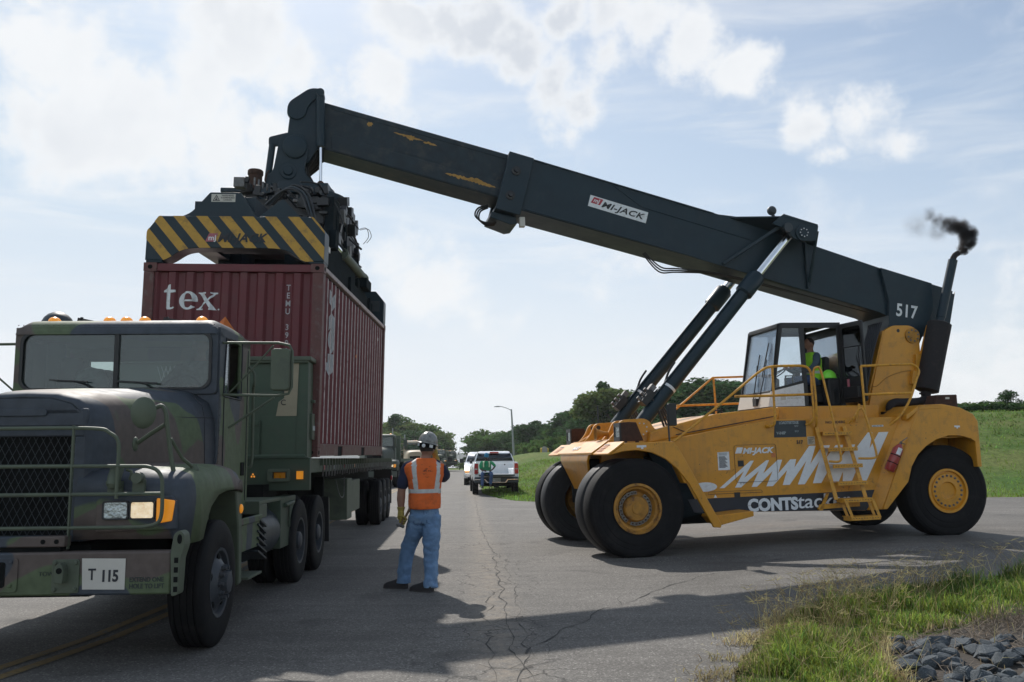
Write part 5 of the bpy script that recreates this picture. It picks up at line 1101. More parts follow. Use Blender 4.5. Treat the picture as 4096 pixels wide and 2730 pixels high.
def rails():
    r = .022
    mb = MB(); mb.tube(arc([(.85, -1.55, 1.80), (1.55, -1.55, 2.29), (2.25, -1.55, 2.80)], 4)[:-1] + arc([(2.25, -1.55, 2.80), (2.50, -1.55, 2.97), (2.70, -1.55, 3.03), (3.2, -1.55, 3.04)], 4)[:-1] + arc([(3.2, -1.55, 3.04), (3.34, -1.55, 3.01), (3.41, -1.55, 2.90), (3.41, -1.55, 2.65), (3.41, -1.55, 2.2), (3.38, -1.5, 2.06), (3.32, -1.42, 2.02)], 5), r, 8)
    mb.tube(arc([(2.70, -1.55, 3.02), (2.69, -1.55, 2.5), (2.68, -1.55, 2.1), (2.65, -1.50, 2.02), (2.60, -1.42, 2.0)], 5), r, 8); mb.tube([(1.98, -1.55, 2.53), (2.6, -1.55, 2.53), (3.41, -1.55, 2.54)], r, 8); mb.tube([(2.6, -1.42, 2.01), (2.62, -1.50, 2.02)], .03, 8)
    mb.build('walkway_rail', 'yellow_rail', ST)
    mb = MB(); mb.tube([(1.86, 1.6, 2.32), (2.14, 1.6, 2.50), (2.95, 1.6, 3.11), (4.2, 1.6, 3.13)], r, 8); mb.tube([(2.14, 1.6, 2.55), (4.2, 1.6, 2.58)], r, 8); mb.tube([(2.97, 1.6, 3.11), (2.99, 1.6, 2.0)], r, 8); mb.build('walkway_rail', 'yellow_rail', ST)
    mb = MB(); mb.tube(arc([(4.40, -1.5, 3.02), (5.2, -1.5, 3.04), (5.42, -1.5, 3.03), (5.52, -1.5, 2.92), (5.45, -1.5, 2.75), (5.30, -1.5, 2.42), (5.10, -1.5, 2.15), (4.98, -1.42, 2.02), (4.92, -1.38, 1.98)], 5), r, 8); mb.tube([(4.40, -1.5, 2.52), (5.34, -1.5, 2.53)], r, 8); mb.tube([(4.41, -1.5, 2.13), (4.40, -1.5, 3.02)], r, 8); mb.tube([(4.36, -1.42, 2.36), (4.30, -1.45, 2.18), (4.26, -1.45, 2.04)], .02, 6); mb.build('walkway_rail', 'yellow_rail', ST)
    # ladder
    mb = MB()
    for x0, x1 in ((3.50, 3.65), (4.02, 4.20)): mb.beam((x0, -1.44, 1.98), (x1, -1.66, .74), .012, .07, up=(1, 0, 0))
    mb.prism([(3.44, .56), (3.60, .84), (3.64, .84), (3.50, .56)], -1.46, -1.42); mb.prism([(3.42, .58), (4.2, .60), (4.2, .68), (3.46, .66)], -1.46, -1.42)
    ld = mb.build('ladder', 'yellow_rail', ST)
    for k, (x, z, y) in enumerate([(3.56, 1.86, -1.52), (3.605, 1.585, -1.58), (3.645, 1.30, -1.63), (3.685, 1.01, -1.68), (3.73, .725, -1.74), (3.80, .425, -1.80)]):
        mb = MB(); L = .55; ext = .0 if k < 4 else .10
        mb.box(x, x + L, y - .02, y - .015 + .012, z - .032, z + .032); mb.box(x, x + L, y - .008, y + .16 + ext, z + .022, z + .032)
        if k > 3: mb.box(x - .01, x, y, y + .2, z - .035, z + .035)
        rg = mb.build('rung', 'yellow_rail', ld); mb = MB()
        for i in range(10): mb.box(x + .04 + i * .05, x + .062 + i * .05, y - .0215, y - .019, z - .004, z + .005)
        mb.build('rung_slots', 'dark_ink', rg)
    mb = MB()
    for x in (3.76, 4.26):
        for yy in (-1.77, -1.62): mb.beam((x, yy, .72), (x + .09, yy - .03, .42), .05, .008, up=(0, 1, 0))
    mb.build('step_hanger', 'yellow_rail', ld)
    mb = MB()
    mb.tube(arc([(3.48, -1.46, 1.99), (3.45, -1.56, 2.1), (3.44, -1.60, 2.5), (3.43, -1.60, 2.9), (3.48, -1.62, 3.0), (3.55, -1.64, 2.93), (3.63, -1.68, 2.4), (3.72, -1.72, 1.75), (3.745, -1.74, 1.46), (3.70, -1.74, 1.38), (3.56, -1.66, 1.39)], 5), .020, 8)
    mb.tube(arc([(4.12, -1.45, 2.03), (4.16, -1.55, 2.12), (4.24, -1.60, 2.26), (4.30, -1.64, 2.22), (4.36, -1.70, 1.85), (4.41, -1.74, 1.50), (4.36, -1.74, 1.42), (4.14, -1.62, 1.42)], 5), .020, 8)
    mb.beam((3.41, -1.58, 2.72), (3.45, -1.58, 2.72), .01, .06); mb.build('hand_rail', 'yellow_rail', ld)
rails()

def stacker_front_gear():
    for s in (-1, 1):
        y0, y1 = (-1.78, -1.45) if s < 0 else (1.45, 1.78)
        mb = MB(); mb.prism([(-.12, 1.83), (-.12, 2.13), (.02, 2.14), (.14, 2.13), (.25, 1.83)], y0, y1); mb.box(-.08, -.02, y0 + .02, y0 + .05, 1.80, 1.83); mb.box(.12, .18, y0 + .02, y0 + .05, 1.80, 1.83); h = mb.build('headlight_housing', 'rust', ST, bevel=.006)
        mb = MB(); mb.ringprism(rrect(y0, y1, 1.83, 2.13, .01), rrect(y0 + .03, y1 - .03, 1.90, 2.07, .02), -.15, -.121, 'x'); mb.build('headlight_frame', 'black_paint', h)
        mb = MB(); mb.box(-.135, -.125, y0 + .03, y1 - .03, 1.90, 2.07); mb.build('headlight', 'headlamp_off', h)
        mb = MB(); mb.box(-.137, -.134, y0 + .03, y0 + .075, 1.91, 2.06); mb.build('side_marker', 'orange_decal', h)
    mb = MB(); mb.lathe([(.035, .20), (.045, .12), (.07, .04), (.105, -.02), (.11, -.03), (.10, -.03), (.03, .05), (0, .05)], (-.20, -.62, 1.98), 'x', 28); mb.beam((.0, -.62, 1.97), (.0, -.62, 1.87), .03, .04); mb.build('horn', 'rusty_yellow', ST, smooth=50)
    mb = MB()
    for y in (-.30, -.36): mb.beam((-.16, y, 1.87), (.12, y, 2.02), .02, .02)
    for y in (.7, .64): mb.beam((-.16, y, 1.87), (.1, y, 2.02), .02, .02)
    mb.build('stiffener', 'yellow_paint', ST)
    mb = MB(); mb.tube([(.61, -2.0, 1.80), (.60, -2.0, 2.40)], .016, 8); mb.prism([(-.04, 0), (.05, 0), (.03, .015), (-.02, .015)], -2.05, -1.95); st = mb.build('mirror_post', 'plate_dark', ST)
    mb = MB(); mb.prism(rrect(.60, .745, 2.05, 2.41, .025), -2.03, -1.97); mb.build('mirror', 'black_paint', st, bevel=.012, seg=3)
    mb = MB(); mb.tube([(.30, 1.0, 2.15), (.30, 1.0, 2.55)], [.018, .010], 8); mb.build('antenna_stub', 'plate_dark', ST)
    # extinguisher rests in a bracket on the chamfer
    a, b = Vector((4.70, -1.62, 1.19)), Vector((4.93, -1.68, 1.66)); d = (b - a).normalized()
    t = empty('fire_extinguisher', 'red fire extinguisher strapped beside the ladder ahead of the rear wheel', 'fire extinguisher', (0, 0, 0)); t.matrix_world = STM @ Matrix.Translation((0, 0, 0))
    mb = MB(); mb.tube([a, a + d * .02, a + d * .40, a + d * .46, a + d * .50], [.075, .088, .088, .055, .03], 22); mb.build('cylinder', 'extinguisher_red', t, smooth=50)
    mb = MB(); 
    for k in (.14, .28): mb.tube([a + d * k, a + d * (k + .018)], .0895, 22)
    mb.beam(a + Vector((.05, .06, 0)), b + Vector((.05, .06, 0)), .03, .02); mb.build('strap', 'chassis_black', t)
    mb = MB(); mb.cyl(a + d * .50, a + d * .55, .02, n=10); mb.beam(a + d * .55, a + d * .58 + Vector((.09, -.02, .04)), .02, .012); mb.beam(a + d * .53, a + d * .52 + Vector((.07, -.02, -.02)), .02, .012); mb.build('valve', 'dull_steel', t)
    side = d.cross(Vector((0, -1, 0))).normalized(); nrm = Vector((-.1, -1, .0)).normalized(); uu = (nrm.cross(d) * -1).normalized()
    mb = MB(); V = []
    for i in range(5):
        for k in (.30, .42): 
            an = -.6 + i * .22; V.append(a + d * k + (Vector((0, -1, 0)) * math.cos(an) + side * math.sin(an)) * .0895)
    mb.add(V, [(2 * i, 2 * i + 2, 2 * i + 3, 2 * i + 1) for i in range(4)]); mb.build('label', 'white_decal', t)
bpy.context.view_layer.update(); STM = ST.matrix_world.copy()
stacker_front_gear()

def stacker_decals():
    hull = [o for o in ST.children if o.name.startswith('hull')][0]
    Y = -1.401; M = frame((0, Y, 0), (1, 0, 0), (0, 0, 1))
    decal([(1.20, .615), (2.04, .592), (3.46, .552), (4.34, .524), (4.66, .82), (4.74, .87), (3.73, .855), (1.10, .835)], 'navy_strip', hull, M, 'stripe', .002)
    M2 = frame((0, Y - .0025, 0), (1, 0, 0), (0, 0, 1)); T = lambda x, z: frame((x, Y - .005, z), (1, 0, .002), (0, 0, 1))
    a = text('CONTS', .275, 'white_graphic', hull, T(2.16, .60), bold=.014, width=.92); text('tacker', .33, 'white_graphic', hull, T(3.07, .61), width=1.0, shear=.08, bold=.003)
    # zigzag graphic
    zz = [(1.67, 1.0), (2.26, 1.44), (2.32, 1.44), (2.13, 1.16), (2.55, 1.44), (2.60, 1.44), (2.48, 1.22), (2.76, 1.44), (2.84, 1.44), (2.75, 1.21), (2.99, 1.44), (3.10, 1.44), (3.06, 1.30), (3.36, 1.66), (3.48, 1.66), (3.36, 1.35), (3.61, 1.66), (3.75, 1.66), (3.66, 1.44), (3.86, 1.66), (4.0, 1.66), (3.95, 1.45), (4.12, 1.66), (4.23, 1.66), (4.17, 1.52), (4.49, 1.86), (4.58, 1.86), (4.50, 1.58), (4.70, 1.86), (4.89, 1.86), (4.39, 1.02),
          (4.30, 1.02), (4.24, 1.26), (4.11, 1.02), (3.94, 1.02), (3.96, 1.20), (3.86, 1.02), (3.72, 1.02), (3.69, 1.24), (3.54, 1.02), (3.38, 1.02), (3.53, 1.39), (3.23, 1.01), (3.10, 1.01), (3.29, 1.41), (2.95, 1.01), (2.82, 1.01), (2.92, 1.26), (2.64, 1.0), (2.52, 1.0), (2.65, 1.25), (2.35, 1.0), (2.25, 1.0), (2.40, 1.26), (2.06, 1.0), (1.95, 1.0), (2.13, 1.27), (1.76, 1.0)]
    bm = bmesh.new(); vs = [bm.verts.new((x, z, 0)) for x, z in zz]; f = bm.faces.new(vs); bmesh.ops.triangulate(bm, faces=[f], ngon_method='EAR_CLIP'); me = bpy.data.meshes.new('zigzag_graphic'); bm.to_mesh(me); bm.free(); me.materials.append(MATS['white_graphic'])
    o = bpy.data.objects.new('zigzag_graphic', me); COL.objects.link(o); o.parent = hull; o.matrix_local = M2
    decal([(1.99, 1.57), (2.03, 1.67), (2.14, 1.67), (2.10, 1.57)], 'white_decal', hull, M2, 'emblem', .001); text('MI-JACK', .13, 'white_decal', hull, T(2.125, 1.565), bold=.006, shear=.3, width=.58)
    def outline(pts, w=.006):
        mb = MB(); P = [Vector((x, Y - .004, z)) for x, z in pts + pts[:1]]; mb.tube(P, w * .55, 4, caps=False); mb.build('panel_gap', 'dark_ink', hull, smooth=0)
    outline(rrect(1.975, 2.74, 1.085, 1.71, .045)); outline(rrect(1.46, 2.44, .60, .945, .04)[:10])
    for x, z in ((2.03, 1.35), (1.93, .82)): mb = MB(); mb.box(x, x + .105, Y - .004, Y, z, z + .10); mb.box(x + .03, x + .07, Y - .006, Y - .004, z + .03, z + .07, 1); mb.build('latch', ['black_paint', 'dark_ink'], hull)
    decal([(2.72, 1.82), (3.32, 1.815), (3.33, 2.10), (2.75, 2.105)], 'plate_dark', hull, M2, 'inspection_plate', .001)
    text('LOADTESTDUE', .068, 'stencil_light', hull, T(2.83, 2.045), bold=.001, width=.36); text('9/17', .045, 'stencil_light', hull, T(3.11, 1.99), sx=.9); text('V-INSP', .068, 'stencil_light', hull, T(2.77, 1.87), bold=.001, width=.17); text('9/17', .045, 'stencil_light', hull, T(3.11, 1.90), sx=.9)
    text('517', .085, 'dark_ink', hull, T(3.13, 1.70), bold=.003, width=.12); text('NO RIDERS', .062, 'faded_ink', hull, T(3.70, 2.035), width=.37, bold=.001)
    decal([(3.335, 1.68), (3.475, 1.68), (3.475, 1.82), (3.335, 1.82)], 'label_cream', hull, M2, 'label', .001); text('WARNING', .02, 'dark_ink', hull, T(3.36, 1.795), sx=1)
    for k in range(5): pass
    mb = MB()
    for k in range(6): mb.box(3.35, 3.35 + .1 * (.7 + .3 * ((k * 7) % 3) / 2), Y - .0048, Y - .0038, 1.70 + k * .015, 1.706 + k * .015)
    mb.build('label_lines', 'dark_ink', hull, smooth=0)
    decal([(4.58, 1.955), (4.80, 1.955), (4.80, 1.985), (4.58, 1.985)], 'white_decal', hull, M2, 'label', .001); text('DIESEL FUEL ONLY', .025, 'dark_ink', hull, T(4.595, 1.961), width=.19)
    decal([(1.67, 1.30), (1.88, 1.30), (1.88, 1.605), (1.67, 1.60)], 'white_decal', hull, M2, 'notice', .001)
    mb = MB()
    for k in range(17):
        w_ = .15 * (1 if k < 3 else .75 + .25 * ((k * 5) % 4) / 3); mb.box(1.69, 1.69 + w_, Y - .0048, Y - .0038, 1.585 - k * .015 - (.006 if k > 3 else 0), 1.588 - k * .015 + (.002 if k < 3 else 0))
    mb.build('notice_lines', 'dark_ink', hull, smooth=0)
    decal([(2.645, 1.485), (2.725, 1.485), (2.725, 1.56), (2.645, 1.56)], 'orange_decal', hull, M2, 'label', .001)
    decal([p for p in ellipse(1.42, 1.03, .21, .078)], 'white_decal', hull, M2, 'oval_sticker', .001)
    decal([(1.56, .845), (1.62, .845), (1.59, .90)], 'white_decal', hull, M2, 'arrow', .001)
    Mf = frame((0, -2.103, 0), (1, 0, 0), (0, 0, 1)); ff = [o for o in ST.children if o.name.startswith('front_fender')][0]
    decal([(.02, 1.72), (.18, 1.72), (.18, 1.755), (.02, 1.755)], 'white_decal', ff, Mf, 'label', .001); decal([(.09, 1.695), (.13, 1.695), (.13, 1.72), (.09, 1.72)], 'white_decal', ff, Mf, 'label', .001)
    rf = [o for o in ST.children if o.name.startswith('rear_fender')][0]; Mr = frame((0, -1.603, 0), (1, 0, 0), (0, 0, 1)); decal([(6.05, 1.905), (6.16, 1.90), (6.16, 1.93), (6.05, 1.935)], 'white_decal', rf, Mr, 'label', .001); decal([(6.09, 1.88), (6.12, 1.88), (6.12, 1.903), (6.09, 1.903)], 'white_decal', rf, Mr, 'label', .001)
    # rust runs
    q = random.Random(2); P = []
    for x0, z0, n, L in ((2.05, 1.085, 9, .05), (2.17, .70, 7, .04), (2.33, .70, 9, .06)):
        for k in range(n): x = x0 + k * .014; w_ = .003; l_ = L * q.uniform(.3, 1); P.append([(x - w_, z0), (x + w_, z0), (x + .001, z0 - l_)])
    multidecal(P, 'rust', hull, frame((0, Y - .0075, 0), (1, 0, 0), (0, 0, 1)), 'rust_streaks', .0005)
stacker_decals()
def smoke():
    a = STM @ Vector((7.10, -.75, 5.25))
    m = bpy.data.materials.new('exhaust_smoke'); m.use_nodes = True; MATS['exhaust_smoke'] = m; t = m.node_tree; t.nodes.clear(); N, l = NT(t)
    o = N('ShaderNodeOutputMaterial'); v = N('ShaderNodeVolumePrincipled', ins={'Color': (.10, .09, .085, 1), 'Anisotropy': .2}); l.new(v.outputs[0], o.inputs['Volume'])
    tc = N('ShaderNodeTexCoord'); P = tc.outputs['Object']
    n0 = N('ShaderNodeTexNoise', ins={'Vector': P, 'Scale': 4.0, 'Detail': 3.0, 'Roughness': .55}); s_ = N('ShaderNodeVectorMath', operation='SUBTRACT', ins={0: n0.outputs['Color'], 1: (.5, .5, .5)}); s_ = N('ShaderNodeVectorMath', operation='SCALE', ins={0: s_.outputs[0], 'Scale': .26}); W = N('ShaderNodeVectorMath', operation='ADD', ins={0: P, 1: s_.outputs[0]}).outputs[0]
    cur = None
    for c, r, dns in (((.04, 0, .01), .10, 95), ((.11, 0, .07), .15, 95), ((.19, 0, .20), .20, 70), ((.19, 0, .36), .23, 50), ((.09, 0, .50), .23, 36), ((-.06, 0, .53), .21, 24), ((-.20, 0, .56), .21, 15), ((-.34, 0, .64), .20, 10), ((-.48, 0, .76), .19, 6), ((-.35, 0, .42), .26, 3), ((-.75, 0, .52), .34, 1.2)):
        d = N('ShaderNodeVectorMath', operation='DISTANCE', ins={0: W, 1: c}); k = N('ShaderNodeMapRange', interpolation_type='SMOOTHSTEP', ins={'Value': d.outputs['Value'], 'From Min': 0.0, 'From Max': r, 'To Min': dns * 1.0, 'To Max': 0.0}).outputs[0]
        cur = k if cur is None else N('ShaderNodeMath', operation='MAXIMUM', ins={0: cur, 1: k}).outputs[0]
    n2 = N('ShaderNodeTexNoise', ins={'Vector': P, 'Scale': 7.0, 'Detail': 3.0, 'Roughness': .55}); g = N('ShaderNodeMapRange', interpolation_type='SMOOTHSTEP', ins={'Value': n2.outputs['Fac'], 'From Min': .30, 'From Max': .58, 'To Min': .12})
    l.new(N('ShaderNodeMath', operation='MULTIPLY', ins={0: cur, 1: g.outputs[0]}).outputs[0], v.inputs['Density'])
    mb = MB(); mb.box(-1.3, .42, -.4, .4, -.05, 1.15); ob = mb.build('exhaust_smoke', 'exhaust_smoke', smooth=0); ob.location = a; tag(ob, kind='stuff')
smoke()
# ================================================================ CONTAINER  (local x: -2.44..0, y: 0..6.06 away, z up)
CT = empty('shipping_container', 'maroon steel shipping container lettered tex, hanging from the spreader above the trailer', 'shipping container', (-2.578, 12.076, 1.614), (.0053, .0189, .0019))
bpy.context.view_layer.update(); CTM = CT.matrix_world.copy()
def container():
    W, L, H = 2.438, 6.058, 2.591
    mb = MB(); mb.box(-W + .05, -.05, .05, L - .05, .14, .17, 0); mb.box(-W + .05, -.05, .06, L - .06, H - .05, H - .03, 0); mb.build('floor_and_roof', 'maroon_paint', CT)
    # corrugation of the front wall: wide flutes; x measured from the right corner
    def trap(t, p, depth, a=.36, b=.14):
        u = (t % p) / p
        if u < a: return 0.0
        if u < a + b: return depth * (u - a) / b
        if u < 1 - b: return depth
        return depth * (1 - u) / b
    p1 = .242; x0, x1 = -W + .13, -.13
    def bre(p, lo, hi, off, a=.36, b=.14):
        out = [lo]; k = math.floor((lo - off) / p)
        while True:
            for f in (0, a, a + b, 1 - b):
                v = off + (k + f) * p
                if lo < v < hi: out.append(v)
            k += 1
            if off + k * p > hi: break
        out.append(hi); return sorted(out)
    off1 = -2.10
    fy = lambda x: .035 + trap(x - off1, p1, .042)
    bx = bre(p1, x0, x1, off1)
    z0, z1 = .17, 2.47
    def corr(mb, bs, fn, mk): 
        V = []
        for b in bs: V += [mk(b, fn(b), z0), mk(b, fn(b), z1)]
        mb.add(V, [(2 * i, 2 * i + 2, 2 * i + 3, 2 * i + 1) for i in range(len(bs) - 1)])
    mb = MB(); corr(mb, bx, fy, lambda b, d, z: (b, d, z)); fw = mb.build('end_wall', 'maroon_paint', CT, smooth=0)
    p2 = .278; off2 = .10; fs = lambda y: -.022 - trap(y - off2, p2, .040, .26, .24); by = bre(p2, .13, L - .13, off2, .26, .24)
    mb = MB(); corr(mb, by, fs, lambda b, d, z: (d, b, z)); sw = mb.build('side_wall', 'maroon_paint', CT, smooth=0)
    mb = MB(); corr(mb, by, fs, lambda b, d, z: (-W - d, b, z)); mb.build('side_wall', 'maroon_paint', CT, smooth=0)
    mb = MB(); mb.box(-W + .1, -.1, L - .06, L - .02, .15, 2.5); mb.build('door_end', 'maroon_paint', CT)
    # scuffed ridges: pale strips also paint the light falling on the outer flats
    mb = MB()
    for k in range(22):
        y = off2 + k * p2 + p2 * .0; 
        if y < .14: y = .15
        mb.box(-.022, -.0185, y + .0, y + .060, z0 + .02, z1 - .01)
    mb.build('lit_ridge_wear', 'scuffed_lit_edge', sw, smooth=0)
    for (x, y) in ((-W + .075, .08), (-.075, .08), (-W + .075, L - .08), (-.075, L - .08)):
        mb = MB(); mb.box(x - .072, x + .072, y - .078, y + .078, .118, H - .118); mb.build('corner_post', 'maroon_frame', CT, bevel=.012)
    for xx in (-W, -.178):
        for yy in (0, L - .162):
            for zz in (0, H - .118):
                mb = MB(); mb.box(xx, xx + .178, yy, yy + .162, zz, zz + .118, 0)
                cx = xx + .089; f = yy if yy == 0 else yy + .162; mb.prism(rrect(cx - .032, cx + .032, zz + .03, zz + .088, .028), f - .002, f + .002, 'y', 1)
                sx = xx if xx < -1 else xx + .178; mb.prism(rrect(yy + .045, yy + .117, zz + .03, zz + .088, .028), sx - .002, sx + .002, 'x', 1)
                mb.build('corner_casting', ['maroon_frame', 'chassis_black'], CT, bevel=.006)
    mb = MB(); mb.box(-W + .178, -.178, .012, .10, H - .115, H - .01); mb.build('top_end_rail', 'maroon_paint', CT, bevel=.008)
    mb = MB(); mb.box(-W + .178, -.178, .012, .10, .01, .16); mb.build('bottom_end_rail', 'maroon_frame', CT, bevel=.008)
    for x0_, x1_ in ((-.075, -.004), (-W + .004, -W + .075)):
        mb = MB(); mb.box(x0_, x1_, .162, L - .162, H - .075, H - .01); mb.build('top_side_rail', 'scuffed_lit_edge', CT, bevel=.008)
        mb = MB()
        for a, b in ((.162, 1.44), (1.80, 3.54), (3.88, L - .162)): mb.box(x0_, x1_, a, b, .015, .165)
        mb.box(x0_, x1_, .162, L - .162, .150, .178)
        mb.box(x0_ + .01, x1_ - .01, 1.44, 1.80, .01, .15, 1); mb.box(x0_ + .01, x1_ - .01, 3.54, 3.88, .01, .15, 1); mb.build('bottom_side_rail', ['maroon_frame', 'chassis_black'], CT, bevel=.005)
    mb = MB()
    for k in range(14): mb.box(-W + .08, -.08, .5 + k * .38, .56 + k * .38, .02, .14)
    mb.build('cross_members', 'chassis_black', CT)
    # ---- lettering follows the flutes
    cuts = [((b, 0, 0), (1, 0, 0)) for b in bx]
    wp = lambda p: Vector((p.x, fy(p.x) - .003, p.z))
    F = lambda x, z: frame((x, 0, z), (1, 0, 0), (0, 0, 1))
    t_ = [[(.10, 0), (.20, 0), (.26, .03), (.29, .09), (.26, .11), (.22, .075), (.185, .09), (.185, .66), (.30, .69), (.30, .78), (.185, .78), (.185, 1.0), (.14, .98), (.09, .86), (.0, .76), (.0, .69), (.075, .69), (.075, .08)]]
    def ering():
        out, inn = [], []
        for i in range(29):
            a = R(-38 + 0) - 0; a = R(-35) - (2 * math.pi - R(62)) * (i / 28); a = -a if False else a
        o = []; n = 30
        for i in range(n + 1):
            a = R(0) + R(318) * i / n; o.append((.42 * math.cos(a) * .82, .42 * math.sin(a)))
        q = [(.20 * math.cos(R(318) * i / n) * .82, .33 * math.sin(R(318) * i / n)) for i in range(n, -1, -1)]
        return o, q
    o, q_ = ering(); e_ = [[(x + .36, y + .42) for x, y in o + q_], [(.14, .38), (.70, .38), (.70, .46), (.14, .46)]]
    x_ = [[(.0, .80), (.34, .80), (.34, .74), (.28, .72), (.40, .50), (.74, .02), (.80, .0), (.46, .0), (.46, .05), (.50, .07), (.34, .33), (.06, .74), (.0, .76)], [(.52, .80), (.80, .80), (.80, .74), (.72, .72), (.12, .07), (.24, .05), (.24, .0), (-.06, .0), (-.06, .05), (.02, .07), (.62, .72), (.52, .75)]]
    def glyph(gs, x, z, sx, sy, m='white_decal', par=fw, Fm=F, wr=wp, ct=cuts):
        for g in gs: decal([(a * sx, b * sy) for a, b in g], m, par, Fm(x, z), 'lettering', warp=wr, cuts=ct)
    glyph(t_, -2.17, 1.955, .56, .345); glyph(e_, -1.965, 1.955, .37, .30); glyph(x_, -1.70, 1.955, .33, .30); glyph([ellipse(0, 0, 1, 1, 12)], -1.42, 1.965, .012, .012)
    for k, ch in enumerate('TEMU 3990'):
        if ch != ' ': text(ch, .112, 'white_decal', fw, F(-.485, 2.205 - k * .108 + .03), bold=.002, align='CENTER', warp=wp, cuts=cuts, sx=.85)
    # side lettering, turned on end
    c2 = [((0, b, 0), (0, 1, 0)) for b in by]; w2 = lambda p: Vector((fs(p.y) + .003, p.y, p.z))
    F2 = lambda y, z: frame((0, y, z), (0, 0, 1), (0, -1, 0))
    text('tex', .62, 'white_decal', sw, F2(.93, 1.09), bold=.026, width=1.28, warp=w2, cuts=c2)
    F3 = lambda y, z: frame((0, y, z), (0, 1, 0), (0, 0, 1))
    decal([(0, -.16), (.13, .02), (.0, .18), (-.13, .02)], 'orange_decal', sw, F3(2.98, 1.62), 'placard', warp=w2, cuts=c2)
    decal([(0, 0), (.10, 0), (.10, .06), (0, .06)], 'white_decal', sw, F3(5.25, 2.20), 'label', warp=w2, cuts=c2)
    # scrapes on the front corner post
    mb = MB(); q = random.Random(8)
    for k in range(26): z = q.uniform(.2, 2.4); mb.box(-.03, .0005 - .002, -.0010 + 0, .0, z, z + q.uniform(.02, .12))
container()

